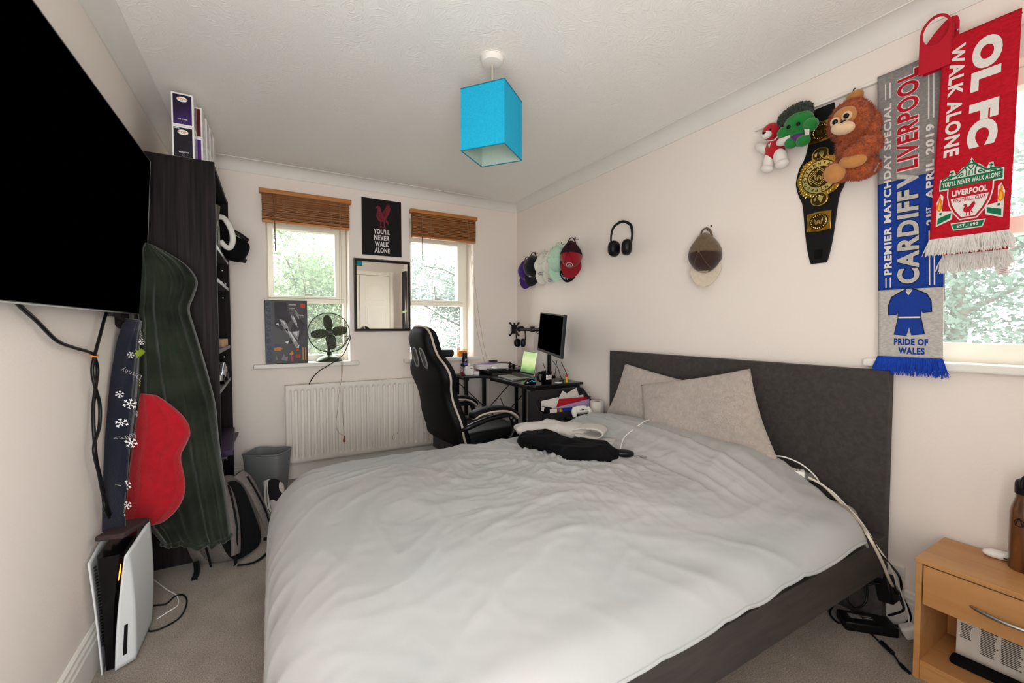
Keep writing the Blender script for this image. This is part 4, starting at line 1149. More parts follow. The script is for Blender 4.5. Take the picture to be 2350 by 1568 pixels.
for (uc, vc, s) in ((0.62, 0.11, 0.020), (0.30, 0.25, 0.014), (0.75, 0.16, 0.014), (0.45, 0.46, 0.022), (0.25, 0.54, 0.020), (0.62, 0.62, 0.020), (0.12, 0.42, 0.014), (0.52, 0.80, 0.018), (0.30, 0.93, 0.018), (0.60, 0.895, 0.016), (0.82, 0.50, 0.012)):
    snowflake(mb, on_navy(uc, vc, uc * 3, s))
mb.build('snowflakes', M_white_ink, nb, smooth=0, recalc=False)
mb = MB()
for (uc, vc, s, an) in ((0.60, 0.24, 0.026, -1.4), (0.80, 0.235, 0.030, -1.5)):
    fn = on_navy(uc, vc, an, s)
    flat_poly(mb, [(-0.15, -1), (0.15, -1), (0.15, -0.7), (0.8, -0.7), (0.35, -0.15), (0.6, -0.15), (0.25, 0.35), (0.4, 0.35), (0, 1), (-0.4, 0.35), (-0.25, 0.35), (-0.6, -0.15), (-0.35, -0.15), (-0.8, -0.7), (-0.15, -0.7)], fn)
mb.build('green_trees', mat('lime_green_print', '#9DB23A', 0.8), nb, smooth=0, recalc=False)
mb = MB()
for (uc, vc, s, an) in ((0.42, 0.33, 0.034, 2.7), (0.40, 0.60, 0.036, 0.45)):
    fn = on_navy(uc, vc, an, s)
    write(mb, 'Disney', lambda a, b, fn=fn: fn(a * 2 - 1, b * 0.8 - 0.4), 0.0)
mb.build('lettering', M_grey_ink, nb, smooth=0, recalc=False)
mb = MB()
for (uc, vc, s, an) in ((0.85, 0.36, 0.022, 1.2), (0.22, 0.83, 0.030, 1.5), (0.88, 0.08, 0.022, 0.1)):
    fn = on_navy(uc, vc, an, s)
    for q in range(4):
        flat_poly(mb, [(-1 + q * 0.5, -0.35), (-0.75 + q * 0.5, -0.35), (-0.70 + q * 0.5, 0.35), (-0.95 + q * 0.5, 0.35)], fn)
mb.build('striped_sweets', mat('pale_yellow_print', '#CFCB8C', 0.8), nb, smooth=0, recalc=False)
tag(MB().grid(lambda u, v: Vector((-0.545 + 0.010 * sin(u * 9), 2.31 + 0.09 * u, 1.245 - (0.02 + 0.06 * u) * v)), 12, 8).build('dark_cap', mat('maroon_black_cloth', '#1D1519', 0.9), smooth=180, recalc=False, solid=0.02), 'dark cloth showing just under the television corner above the navy garment', 'cloth')

# ================================================================== bin, backpack and shoe in the far left of the floor
bn = thing('waste_bin', 'grey plastic waste bin on the carpet left of the radiator', 'bin', (-0.03, 3.47, 0))
M_bin = mat('grey_bin_plastic', '#77797B', 0.5, var=(200, 0.06))
def bin_pt(u, v, inset=0.0):
    th = 2 * pi * u; k = 0.80 + 0.20 * v
    sp = lambda t: math.copysign(abs(t) ** 0.35, t)
    a = (0.132 * k - inset) * sp(cos(th)); b = (0.108 * k - inset) * sp(sin(th))
    # slightly taller at the back corners
    ca, sa = cos(radians(-29)), sin(radians(-29))
    lift = 0.005 * abs(sp(cos(th)) * sp(sin(th))) * v ** 6
    return Vector((-0.034 + a * ca - b * sa, 3.475 + a * sa + b * ca, 0.006 + (0.292 + lift) * v))
mb = MB().grid(bin_pt, 64, 10, closeu=True); mb.grid(lambda u, v: bin_pt(u, v, 0.004), 64, 10, closeu=True)
o1 = 64 * 11
mb.f += [(10 * 64 + i, 10 * 64 + (i + 1) % 64, o1 + 640 + (i + 1) % 64, o1 + 640 + i) for i in range(64)]; mb.mi += [0] * 64
mb.f += [tuple(range(63, -1, -1)), tuple(range(o1, o1 + 64))]; mb.mi += [0, 0]
mb.build('body', M_bin, bn, smooth=50, recalc=False)
MB().tube([bin_pt(k / 64, 1.0) for k in range(64)], 0.005, 6, smooth=0, closed=True).build('rim', M_bin, bn, smooth=180)

bp = thing('backpack', 'grey and black backpack leaning on the bookcase below the green blanket', 'backpack', (-0.12, 2.62, 0))
M_bp_grey = mat('grey_marl_canvas', '#6E6663', 0.95, var=(160, 0.25), bump=(300, 0.4, 0.002))
M_bp_black = mat('black_mesh_fabric', '#0F0E10', 0.95, var=(160, 0.3), bump=(260, 0.5, 0.002))
br_ = Vector((0.64, 0.77, 0)).normalized(); bn_ = Vector((0.77, -0.64, 0)).normalized()
bu = (Vector((0, 0, 1)) - bn_ * 0.30 - br_ * 0.10).normalized(); bn2 = br_.cross(bu).normalized()
if bn2.dot(bn_) < 0:
    bn2 = -bn2
Rb = Matrix((br_, bu, bn2)).transposed()
b0 = Vector((-0.095, 2.565, 0.012))
def bpp(a, b, c):
    return b0 + br_ * a + bu * b + bn2 * c
MB().ball(bpp(0, 0.215, -0.10), (0.140, 0.215, 0.095), Rb, 36, 24, power=0.55).build('body', M_bp_grey, bp, smooth=180)
MB().ball(bpp(-0.02, 0.20, -0.015), (0.108, 0.195, 0.022), Rb, 28, 18, power=0.5).build('back_panel', M_bp_black, bp, smooth=180)
MB().ball(bpp(-0.03, 0.15, -0.19), (0.11, 0.14, 0.05), Rb, 28, 18, power=0.6).build('front_pocket', M_bp_grey, bp, smooth=180)
MB().tube([bpp(-0.138, 0.02, -0.12), bpp(-0.143, 0.12, -0.10), bpp(-0.142, 0.25, -0.10), bpp(-0.12, 0.37, -0.10), bpp(-0.04, 0.425, -0.10), bpp(0.05, 0.42, -0.10), bpp(0.13, 0.34, -0.10), bpp(0.142, 0.2, -0.10)], 0.005, 6).build('zip', M_bp_black, bp, smooth=180)
def strap(pts, w, th, name, m):
    P = catmull(pts, 8); mb = MB()
    def F(u, v):
        i = min(int(u * (len(P) - 1) + 0.5), len(P) - 1)
        t = (P[min(i + 1, len(P) - 1)] - P[max(i - 1, 0)]).normalized()
        s = t.cross(bn2).normalized()
        ww = w[0] * (1 - u) + w[1] * u
        th_ = 2 * pi * v
        return P[i] + s * (ww * cos(th_)) + bn2 * (th * sin(th_))
    v = []; f = []; n = 12
    for i in range(len(P)):
        v += [F(i / (len(P) - 1), k / n) for k in range(n)]
    for i in range(len(P) - 1):
        f += [(i * n + k, i * n + (k + 1) % n, (i + 1) * n + (k + 1) % n, (i + 1) * n + k) for k in range(n)]
    f += [tuple(range(n)), tuple(range((len(P) - 1) * n, len(P) * n))]
    mb.add(v, f)
    return mb.build(name, m, bp, smooth=180)
for s in (-1, 1):
    strap([bpp(s * 0.062, 0.418, 0.012), bpp(s * 0.068, 0.375, 0.042), bpp(s * 0.074, 0.31, 0.052), bpp(s * 0.085, 0.22, 0.05), bpp(s * 0.105, 0.11, 0.035), bpp(s * 0.118, 0.05, 0.02)], (0.036, 0.026), 0.011, 'shoulder_strap', M_bp_grey)
    strap([bpp(s * 0.118, 0.07, 0.022), bpp(s * 0.125, 0.03, 0.02), bpp(s * 0.12, 0.0, 0.0)], (0.012, 0.012), 0.003, 'webbing', M_bp_black)
    strap([bpp(s * 0.06, 0.39, 0.062), bpp(s * 0.075, 0.30, 0.066), bpp(s * 0.095, 0.18, 0.060), bpp(s * 0.112, 0.08, 0.036)], (0.006, 0.006), 0.003, 'webbing', M_bp_black)
strap([bpp(-0.03, 0.425, -0.05), bpp(-0.025, 0.455, -0.03), bpp(0.025, 0.455, -0.03), bpp(0.03, 0.425, -0.05)], (0.010, 0.010), 0.005, 'carry_handle', M_bp_black)
mb = MB().tube([(-0.163,2.465,0.010), (-0.080,2.467,0.008), (0.002,2.608,0.008), (0.007,2.654,0.020), (-0.053,2.643,0.035)], 0.009, 8, flat=0.35)
mb.build('hip_strap', M_bp_black, bp, smooth=180)
mb = MB().tube([(-0.334,2.517,0.050), (-0.327,2.478,0.020), (-0.333,2.444,0.006)], 0.012, 8, flat=0.5)
for q in (-1, 0, 1):
    mb.tube([(-0.333,2.460,0.010), Vector((-0.332,2.435,0.004)) + Vector((0.010 * q, 0.0, 0))], 0.004, 6, smooth=2)
mb.build('toggle_cord', M_bp_black, bp, smooth=180)

sh = thing('skate_shoe', 'black and white canvas shoe with white sole propped between the backpack and the bin', 'shoe', (-0.01, 3.16, 0))
Rs = Matrix.Rotation(radians(-35), 3, 'Z') @ Matrix.Rotation(radians(-34), 3, 'X') @ Matrix.Rotation(radians(64), 3, 'Y')
s0 = Vector((-0.012, 3.155, 0.088))
sp_ = lambda p: s0 + Rs @ Vector(p)
outl = [(-0.13, 0), (-0.125, 0.025), (-0.10, 0.035), (-0.04, 0.032), (0.03, 0.040), (0.08, 0.042), (0.115, 0.03), (0.13, 0.005), (0.125, -0.02), (0.10, -0.037), (0.05, -0.042), (-0.03, -0.034), (-0.10, -0.034), (-0.125, -0.022)]
outl = [(p.x, p.y) for p in catmull([(a * 0.88, b, 0) for a, b in outl], 3, True)]
MB().prism(outl, lambda a, b, c: sp_((a, b, c)), -0.028, 0.0).build('sole', mat('white_rubber', '#D8D5D0', 0.6), sh, smooth=40, bevel=0.003)
MB().prism([(a * 1.006, b * 1.02) for a, b in outl], lambda a, b, c: sp_((a, b, c)), -0.012, -0.009).build('foxing_stripe', M_blackplastic, sh, smooth=40)
def shoe_up(p):
    q = Vector(p)
    q.z = max(q.z, -0.003)
    if q.x > 0.02:
        q.z *= 1 - 0.55 * min((q.x - 0.02) / 0.10, 1)
    return q
MB().ball(sp_((0, 0, 0.0)), (0.108, 0.036, 0.072), Rs, 32, 20, power=0.75, fn=shoe_up).build('upper', mat('black_canvas', '#232124', 0.9, bump=(300, 0.4, 0.002)), sh, smooth=180)
MB().ball(sp_((0.062, 0, 0.006)), (0.048, 0.0365, 0.040), Rs, 24, 14, power=0.8, fn=shoe_up).build('toe_cap', mat('white_canvas', '#CFCBC4', 0.9), sh, smooth=180)
MB().ball(sp_((-0.02, 0, 0.058)), (0.05, 0.024, 0.024), Rs, 20, 12).build('lining', mat('cream_canvas', '#C8C2B4', 0.9), sh, smooth=180)
MB().obox(sp_((-0.112, 0.0, -0.014)), (0.006, 0.016, 0.014), Rs).build('heel_tab', mat('red_rubber_tab', '#A8303A', 0.6), sh, smooth=0)

# ================================================================== window blinds
M_slat = None
def mat_bamboo():
    m = bpy.data.materials.new('brown_wooden_slats'); m.use_nodes = True
    n = m.node_tree.nodes; l = m.node_tree.links
    b = n['Principled BSDF']; b.inputs['Roughness'].default_value = 0.5
    t = n.new('ShaderNodeTexCoord'); mp = n.new('ShaderNodeMapping'); mp.inputs['Scale'].default_value = (1.5, 1.5, 160)
    nz = n.new('ShaderNodeTexNoise'); nz.inputs['Scale'].default_value = 1.0; nz.inputs['Detail'].default_value = 3
    rp = n.new('ShaderNodeValToRGB'); rp.color_ramp.elements[0].position = 0.3; rp.color_ramp.elements[1].position = 0.7
    rp.color_ramp.elements[0].color = lin('#6E3F1C'); rp.color_ramp.elements[1].color = lin('#B5743C')
    l.new(t.outputs['Object'], mp.inputs[0]); l.new(mp.outputs[0], nz.inputs['Vector']); l.new(nz.outputs['Fac'], rp.inputs[0]); l.new(rp.outputs[0], b.inputs['Base Color'])
    return m
M_slat = mat_bamboo()
M_rail = mat_wood('orange_brown_wood', '#A8662C', '#C08040', 4, (1, 14, 14), 0.4, 0.03)
M_cord = mat('tan_cord', '#A58A66', 0.8)
M_tassel = mat('brown_wooden_tassel', '#7A4424', 0.4)
def blind(name, label, x0, x1, cords):
    t = thing(name, label, 'blind', ((x0 + x1) / 2, 3.70, 1.97), 'raised wooden blinds')
    MB().box(x0 - 0.012, x1 + 0.012, 3.655, 3.715, 2.180, 2.212).build('headrail', M_rail, t, smooth=0, bevel=0.004)
    mb = MB(); n = 34; r = random.Random(int(x0 * 100))
    for k in range(n):
        z = 1.988 + k * (2.180 - 1.988) / n
        j = r.uniform(-0.002, 0.002)
        mb.obox(((x0 + x1) / 2 + j, 3.683 + j, z + 0.002), (x1 - x0 - 0.010, 0.048, 0.0032), Matrix.Rotation(radians(r.uniform(-4, 4)), 3, 'X'))
    mb.build('slats', M_slat, t, smooth=0)
    MB().box(x0 + 0.004, x1 - 0.004, 3.660, 3.706, 1.970, 1.986).build('bottom_rail', M_rail, t, smooth=0, bevel=0.003)
    for f in (0.27, 0.77):
        xx = x0 + (x1 - x0) * f
        mb = MB()
        for k in range(12):
            z = 1.99 + k * 0.0155
            mb.tube([(xx - 0.004, 3.657, z), (xx + 0.004, 3.656, z + 0.008), (xx - 0.004, 3.657, z + 0.0155)], 0.0011, 5, smooth=2)
        mb.cyl((xx, 3.665, 1.972), (xx, 3.665, 1.962), 0.006, 0.004, 10)
        mb.build('ladder_cord', M_cord, t, smooth=180)
    mb = MB(); wx = x0 + (x1 - x0) * 0.135
    mb.cyl((wx, 3.648, 2.178), (wx + 0.004, 3.640, 1.755 if x0 < 0.5 else 1.765), 0.0042, n=8)
    mb.build('tilt_wand', mat_wood('dark_wand_wood', '#6A4A30', '#7E5A3C'), t, smooth=60)
    for pts in cords:
        MB().tube(pts, 0.0013, 5).build('pull_cord', M_cord, t, smooth=180)
    return t
b1 = blind('wooden_blind', 'brown wooden blind raised at the top of the left back window', -0.045, 0.575,
      [[(0.494,3.645,2.165), (0.487,3.640,1.709), (0.481,3.620,1.016), (0.483,3.600,0.892), (0.488,3.598,0.565), (0.495,3.598,0.319)],
       [(0.500,3.645,2.165), (0.498,3.635,1.364), (0.496,3.600,0.892), (0.467,3.598,0.688), (0.456,3.598,0.568), (0.438,3.598,0.413), (0.456,3.598,0.351), (0.492,3.598,0.319)]])
a = Vector((0.498,3.598,0.297))
MB().lathe([(0.0, 0.022), (0.004, 0.02), (0.006, 0.008), (0.005, 0.004), (0.008, -0.008), (0.011, -0.022), (0.009, -0.03), (0.0, -0.031)], a, n=14).build('tassel', M_tassel, b1, smooth=60)
blind('wooden_blind', 'brown wooden blind raised at the top of the middle window beside the mirror', 1.083, 1.692,
      [[(1.589,3.645,2.168), (1.629,3.640,1.795), (1.676,3.640,1.230), (1.771,3.650,0.848)],
       [(1.593,3.645,2.168), (1.642,3.640,1.796), (1.717,3.640,1.230), (1.803,3.650,0.838)]])

# ================================================================== poster and mirror
po = thing('poster', 'black poster with a red bird emblem and white words YOU\'LL NEVER WALK ALONE', 'poster', (0.838, 3.715, 1.79))
PX0, PX1, PZ0, PZ1, PYY = 0.674, 1.003, 1.792, 2.265, 3.7135
MB().box(PX0, PX1, PYY, PYY + 0.003, PZ0, PZ1).build('sheet', mat('black_poster_paper', '#141013', 0.7, var=(14, 0.15)), po, smooth=0)
pfn = lambda a, b, e=0.0: Vector((PX0 + a * (PX1 - PX0), PYY - 0.0007 - e, PZ0 + b * (PZ1 - PZ0)))
mb = MB()
for k, (wd, a0, a1) in enumerate((("YOU'LL", 0.285, 0.695), ('NEVER', 0.295, 0.690), ('WALK', 0.315, 0.675), ('ALONE', 0.305, 0.695))):
    z1 = 0.475 - k * 0.112
    write(mb, wd, lambda a, b, a0=a0, a1=a1, z1=z1: pfn(a0 + (a1 - a0) * a, z1 - 0.090 + 0.090 * b), 0.045)
mb.build('lettering', mat('pale_poster_ink', '#DAD5D6', 0.6), po, smooth=0, recalc=False)
# standing bird emblem, drawn in overlapping feather strokes
M_bird = mat('dull_red_ink', '#7E2430', 0.6, var=(60, 0.35))
BIRD = {
 'body': [(0.36, 0.86), (0.39, 0.885), (0.44, 0.88), (0.47, 0.85), (0.475, 0.80), (0.50, 0.775), (0.55, 0.77), (0.60, 0.79), (0.63, 0.76), (0.63, 0.70), (0.60, 0.65), (0.55, 0.615), (0.47, 0.60), (0.41, 0.62), (0.37, 0.67), (0.36, 0.72), (0.385, 0.78), (0.40, 0.83), (0.38, 0.84), (0.345, 0.825)],
 'wing': [(0.50, 0.75), (0.56, 0.83), (0.60, 0.87), (0.63, 0.93), (0.645, 0.90), (0.665, 0.95), (0.68, 0.90), (0.705, 0.94), (0.705, 0.87), (0.73, 0.87), (0.70, 0.80), (0.68, 0.75), (0.63, 0.70), (0.56, 0.68)],
 'leg_a': [(0.455, 0.62), (0.495, 0.61), (0.48, 0.555), (0.495, 0.515), (0.53, 0.505), (0.44, 0.50), (0.42, 0.508), (0.455, 0.52)],
 'leg_b': [(0.54, 0.63), (0.585, 0.625), (0.57, 0.555), (0.585, 0.51), (0.62, 0.50), (0.53, 0.492), (0.515, 0.50), (0.548, 0.515)],
 'tail': [(0.60, 0.66), (0.64, 0.63), (0.665, 0.60), (0.665, 0.55), (0.645, 0.575), (0.625, 0.59), (0.60, 0.61)]}
mb = MB()
for k, pl_ in enumerate(BIRD.values()):
    flat_poly(mb, pl_, lambda a, b, k=k: pfn(a, b, 0.0002 * k))
mb.build('bird_emblem', M_bird, po, smooth=0, recalc=False)
mb = MB()
for (a0, b0_, a1, b1_) in ((0.52, 0.74, 0.70, 0.91), (0.53, 0.72, 0.70, 0.86), (0.54, 0.70, 0.68, 0.80), (0.50, 0.76, 0.63, 0.90), (0.40, 0.70, 0.55, 0.64), (0.39, 0.74, 0.50, 0.70), (0.41, 0.78, 0.47, 0.76), (0.44, 0.66, 0.58, 0.62)):
    d = Vector((b0_ - b1_, a1 - a0, 0)).normalized() * 0.006
    flat_poly(mb, [(a0 + d.x, b0_ + d.y), (a1, b1_), (a0 - d.x, b0_ - d.y)], lambda a, b: pfn(a, b, 0.0014))
mb.build('feather_lines', M_blackplastic, po, smooth=0, recalc=False)

mi_ = thing('mirror', 'rectangular wall mirror in a thin dark beaded frame under the poster', 'mirror', (0.838, 3.70, 1.155))
MX0, MX1, MZ0, MZ1 = 0.604, 1.074, 1.150, 1.756
mb = MB(); w_ = 0.022
for (xa, xb, za, zb) in ((MX0, MX1, MZ0, MZ0 + w_), (MX0, MX1, MZ1 - w_, MZ1), (MX0, MX0 + w_, MZ0 + w_, MZ1 - w_), (MX1 - w_, MX1, MZ0 + w_, MZ1 - w_)):
    mb.box(xa, xb, 3.692, 3.716, za, zb)
mb.build('frame', mat('dark_bronze_frame', '#2A201C', 0.4, 0.3, var=(80, 0.4)), mi_, smooth=0, bevel=0.004)
mb = MB()
for za in (MZ0 + 0.004, MZ1 - 0.004):
    for k in range(70):
        mb.ball((MX0 + 0.004 + k * (MX1 - MX0 - 0.008) / 69, 3.692, za), 0.0028, None, 6, 4)
for xa in (MX0 + 0.004, MX1 - 0.004):
    for k in range(90):
        mb.ball((xa, 3.692, MZ0 + 0.004 + k * (MZ1 - MZ0 - 0.008) / 89), 0.0028, None, 6, 4)
mb.build('beading', mat('worn_silver_beads', '#8E8078', 0.35, 0.7), mi_, smooth=180)
m = mat('silvered_glass', '#F2F1EE', 0.01, 1.0, var=(2, 0.0))
MB().box(MX0 + w_ - 0.002, MX1 - w_ + 0.002, 3.706, 3.709, MZ0 + w_ - 0.002, MZ1 - w_ + 0.002).build('glass', m, mi_, smooth=0)
MB().box(MX0 + w_ + 0.002, MX0 + w_ + 0.038, 3.7052, 3.7058, MZ1 - w_ - 0.010, MZ1 - w_ - 0.002).build('green_sticker', mat('green_sticker', '#3E8A68', 0.5), mi_, smooth=0)
MB().box(0.828, 0.848, 3.705, 3.718, MZ1, MZ1 + 0.010).build('hook', M_metal, mi_, smooth=0, bevel=0.002)

# ================================================================== radiator
M_rad = mat('white_radiator_enamel', '#E5DFD8', 0.35, var=(3, 0.03))
ra = thing('radiator', 'white ribbed panel radiator on the back wall under the windows', 'radiator', (0.70, 3.66, 0.14))
RX0, RX1, RZ0, RZ1 = 0.088, 1.335, 0.142, 0.742
NR = 27
def rad_front(u, v):
    x = RX0 + u * (RX1 - RX0); z = RZ0 + v * (RZ1 - RZ0)
    e = sstep(0.055, 0.085, v) * (1 - sstep(0.915, 0.945, v)) * sstep(0.018, 0.03, u) * (1 - sstep(0.97, 0.982, u))
    ph = (x - RX0 - 0.028) / ((RX1 - RX0 - 0.056) / NR)
    s = 0.5 + 0.5 * cos(2 * pi * (ph - 0.5))
    y = 3.620 + 0.016 * e * (1 - min(1.0, s * 1.5) ** 1.2)
    ed = min(u * (RX1 - RX0), (1 - u) * (RX1 - RX0), v * 0.6, (1 - v) * 0.6)
    y += 0.006 * (1 - min(ed / 0.006, 1)) ** 2
    return Vector((x, y, z))
MB().grid(rad_front, 27 * 14, 60).build('front_panel', M_rad, ra, smooth=180, recalc=False)
mb = MB().box(RX0, RX1, 3.632, 3.640, RZ0, RZ1).box(RX0, RX1, 3.672, 3.690, RZ0, RZ1)
mb.build('rear_panel', M_rad, ra, smooth=0, bevel=0.003)
mb = MB().box(RX0, RX0 + 0.004, 3.624, 3.69, RZ0, RZ1).box(RX1 - 0.004, RX1, 3.624, 3.69, RZ0, RZ1)
mb.build('end_cover', M_rad, ra, smooth=0, bevel=0.001)
mb = MB()
for k in range(60):
    x = RX0 + 0.01 + k * (RX1 - RX0 - 0.02) / 60
    mb.box(x, x + 0.012, 3.642, 3.670, RZ1 - 0.004, RZ1)
mb.box(RX0, RX1, 3.640, 3.643, RZ1 - 0.01, RZ1); mb.box(RX0, RX1, 3.669, 3.672, RZ1 - 0.01, RZ1)
mb.build('top_grille', M_rad, ra, smooth=0)
MB().tube([(RX0 + 0.004, 3.655, 0.19), (RX0 - 0.012, 3.655, 0.188), (RX0 - 0.020, 3.655, 0.165), (RX0 - 0.020, 3.655, 0.09), (RX0 - 0.020, 3.655, 0.0)], 0.0085, 10).cyl((RX0 - 0.020, 3.655, 0.0), (RX0 - 0.020, 3.655, 0.006), 0.022, n=20).build('pipe', M_rad, ra, smooth=60)
mb = MB()
for xx in (0.28, 1.15):
    mb.box(xx, xx + 0.03, 3.69, 3.7195, 0.2, 0.65)
mb.build('bracket', M_rad, ra, smooth=0)
mb = MB(); r = random.Random(4)
for k in range(9):
    x = 0.878 + r.uniform(0, 0.05); z = 0.255 + r.uniform(-0.03, 0.03)
    p = rad_front((x - RX0) / (RX1 - RX0), (z - RZ0) / (RZ1 - RZ0))
    mb.box(x, x + r.uniform(0.003, 0.008), p.y - 0.0012, p.y + 0.001, z, z + r.uniform(0.004, 0.02))
mb.build('paint_stain', mat('yellowish_stain', '#B5A88C', 0.6), ra, smooth=0)

# ================================================================== things on the left back sill
M_boxcard = mat('black_glossy_card', '#141216', 0.35, var=(4, 0.4), hex2='#221F26', coat=0.0)
lb_ = thing('toy_set_box', 'tall black construction-set box with a silver vehicle picture on the left window sill', 'box', (0.10, 3.74, 0.906))
LX0, LX1, LZ0, LZ1, LY = -0.036, 0.252, 0.9065, 1.392, 3.690
MB().box(LX0, LX1, LY, LY + 0.088, LZ0, LZ1).build('carton', M_boxcard, lb_, smooth=0, bevel=0.003)
lfn = lambda a, b, e=0.0: Vector((LX0 + a * (LX1 - LX0), LY - 0.0006 - e, LZ0 + b * (LZ1 - LZ0)))
M_stripe = mat('slate_blue_ink', '#3E4A66', 0.4, var=(30, 0.3)); M_ink2 = mat('dark_navy_ink', '#1C2233', 0.4)
mb = MB(); flat_poly(mb, [(0.015, 0.01), (0.155, 0.01), (0.155, 0.99), (0.015, 0.99)], lfn); mb.build('side_band', M_stripe, lb_, smooth=0, recalc=False)
mb = MB(); r = random.Random(6); z = 0.03
while z < 0.95:
    h = r.uniform(0.04, 0.09)
    e = 0.0006
    q = r.choice(((0.03, 0.14, 0.3), (0.03, 0.09, 1), (0.06, 0.14, 0.6)))
    flat_poly(mb, [(q[0], z), (q[1], z), (q[1], z + h * q[2]), (q[0], z + h * q[2])], lambda a, b: lfn(a, b, 0.0006))
    if r.random() < 0.6:
        ring2(mb, lfn(0.085, z + h * 0.6, 0.0008), (1, 0, 0), (0, 0, 1), 0.014, 0.006, 16)
    z += h + 0.03
mb.build('band_pattern', M_ink2, lb_, smooth=0, recalc=False)
M_sil = mat('silver_ink', '#A6A5A8', 0.4, var=(40, 0.4), hex2='#6A686E'); M_sil2 = mat('pale_silver_ink', '#D2D1D4', 0.4, var=(40, 0.2)); M_haze_ink = mat('smoky_grey_ink', '#3A3640', 0.5, var=(9, 0.5), hex2='#262229')
mb = MB()
for pl_ in ([(0.22, 0.98), (0.50, 0.96), (0.62, 0.70), (0.40, 0.52), (0.22, 0.60)], [(0.55, 0.30), (0.80, 0.38), (0.95, 0.60), (0.80, 0.74), (0.62, 0.60)]):
    flat_poly(mb, pl_, lambda a, b: lfn(a, b, 0.0002))
mb.build('smoke_art', M_haze_ink, lb_, smooth=0, recalc=False)
mb = MB()
for pl_ in ([(0.33, 0.70), (0.46, 0.68), (0.55, 0.55), (0.50, 0.48), (0.40, 0.60)], [(0.46, 0.56), (0.60, 0.50), (0.78, 0.30), (0.70, 0.26)], [(0.60, 0.50), (0.80, 0.52), (0.77, 0.36), (0.70, 0.42)], [(0.62, 0.78), (0.72, 0.66), (0.78, 0.56), (0.72, 0.60), (0.60, 0.74)], [(0.70, 0.86), (0.80, 0.78), (0.80, 0.70), (0.72, 0.78)]):
    flat_poly(mb, pl_, lambda a, b: lfn(a, b, 0.0005))
mb.build('vehicle_art', M_sil, lb_, smooth=0, recalc=False)
mb = MB()
for pl_ in ([(0.36, 0.68), (0.44, 0.67), (0.47, 0.61)], [(0.52, 0.53), (0.60, 0.49), (0.72, 0.35), (0.68, 0.34)], [(0.64, 0.49), (0.76, 0.50), (0.74, 0.44)], [(0.66, 0.76), (0.745, 0.64), (0.75, 0.61), (0.65, 0.74)], [(0.25, 0.62), (0.33, 0.60), (0.30, 0.65)], [(0.45, 0.34), (0.55, 0.36), (0.52, 0.31)], [(0.71, 0.25), (0.80, 0.30), (0.78, 0.24)]):
    flat_poly(mb, pl_, lambda a, b: lfn(a, b, 0.0009))
for (x0, x1, z0) in ((0.56, 0.73, 0.925), (0.56, 0.70, 0.872), (0.56, 0.70, 0.845), (0.80, 0.92, 0.76), (0.82, 0.92, 0.735)):
    flat_poly(mb, [(x0, z0), (x1, z0), (x1, z0 + 0.010), (x0, z0 + 0.010)], lambda a, b: lfn(a, b, 0.0009))
mb.build('vehicle_highlights', M_sil2, lb_, smooth=0, recalc=False)
for nm, hx, pls in (('red_logo_square', '#C2482E', [[(0.84, 0.885), (0.95, 0.885), (0.95, 0.955), (0.84, 0.955)], [(0.70, 0.09), (0.82, 0.09), (0.82, 0.14), (0.70, 0.14)], [(0.72, 0.20), (0.78, 0.20), (0.78, 0.24), (0.72, 0.24)]]),
                    ('orange_figures', '#C98A3E', [[(0.20, 0.21), (0.34, 0.20), (0.40, 0.235), (0.34, 0.265), (0.20, 0.25)], [(0.55, 0.15), (0.62, 0.20), (0.66, 0.16), (0.60, 0.12)], [(0.87, 0.05), (0.895, 0.05), (0.895, 0.25), (0.87, 0.25)], [(0.93, 0.05), (0.955, 0.05), (0.955, 0.25), (0.93, 0.25)]]),
                    ('pink_figure', '#B84A70', [[(0.59, 0.04), (0.645, 0.04), (0.645, 0.12), (0.59, 0.12)]]),
                    ('blue_figure', '#4A4E86', [[(0.20, 0.27), (0.32, 0.27), (0.36, 0.30), (0.22, 0.315)]]),
                    ('grey_figures', '#8A888E', [[(0.36, 0.06), (0.42, 0.16), (0.46, 0.10), (0.52, 0.11), (0.50, 0.04)], [(0.23, 0.06), (0.25, 0.14), (0.28, 0.06)]])):
    mb = MB()
    for pl_ in pls:
        flat_poly(mb, pl_, lambda a, b: lfn(a, b, 0.0007))
    mb.build(nm, mat(nm + '_ink', hx, 0.5, var=(60, 0.25)), lb_, smooth=0, recalc=False)

fa = thing('desk_fan', 'round green metal desk fan with four blades on the left window sill', 'fan', (0.415, 3.775, 0.906))
M_fan = mat('olive_green_metal', '#4C5440', 0.3, 0.7, var=(20, 0.1)); M_fan_dark = mat('dark_olive_blade', '#3A3E34', 0.45, 0.3); M_wire = mat('steel_guard_wire', '#6E725E', 0.3, 0.8)
FC = Vector((0.413, 3.735, 1.143)); FR = Matrix.Rotation(radians(4), 3, 'Z') @ Matrix.Rotation(radians(-3), 3, 'X')
fx, fz, fy = FR @ Vector((1, 0, 0)), FR @ Vector((0, 0, 1)), FR @ Vector((0, -1, 0))     # right, up, towards the room
def fpt(r, a, d):
    return FC + fx * (r * cos(a)) + fz * (r * sin(a)) + fy * d
MB().lathe([(0.0, 0.0), (0.098, 0.0), (0.102, 0.004), (0.098, 0.012), (0.075, 0.032), (0.045, 0.046), (0.025, 0.052), (0.018, 0.075), (0.0, 0.076)], (0.415, 3.775, 0.9065), n=48).build('base', M_fan, fa, smooth=60)
MB().tube([(0.415, 3.78, 0.96), (0.415, 3.795, 1.02), (0.415, 3.80, 1.10), (0.414, 3.795, 1.145)], 0.013, 12).build('stem', M_fan, fa, smooth=180)
MB().cyl(fpt(0, 0, -0.005), fpt(0, 0, -0.085), 0.036, 0.030, 28).ball(fpt(0, 0, -0.085), (0.030, 0.02, 0.030), FR, 20, 10).build('motor', M_fan, fa, smooth=50)
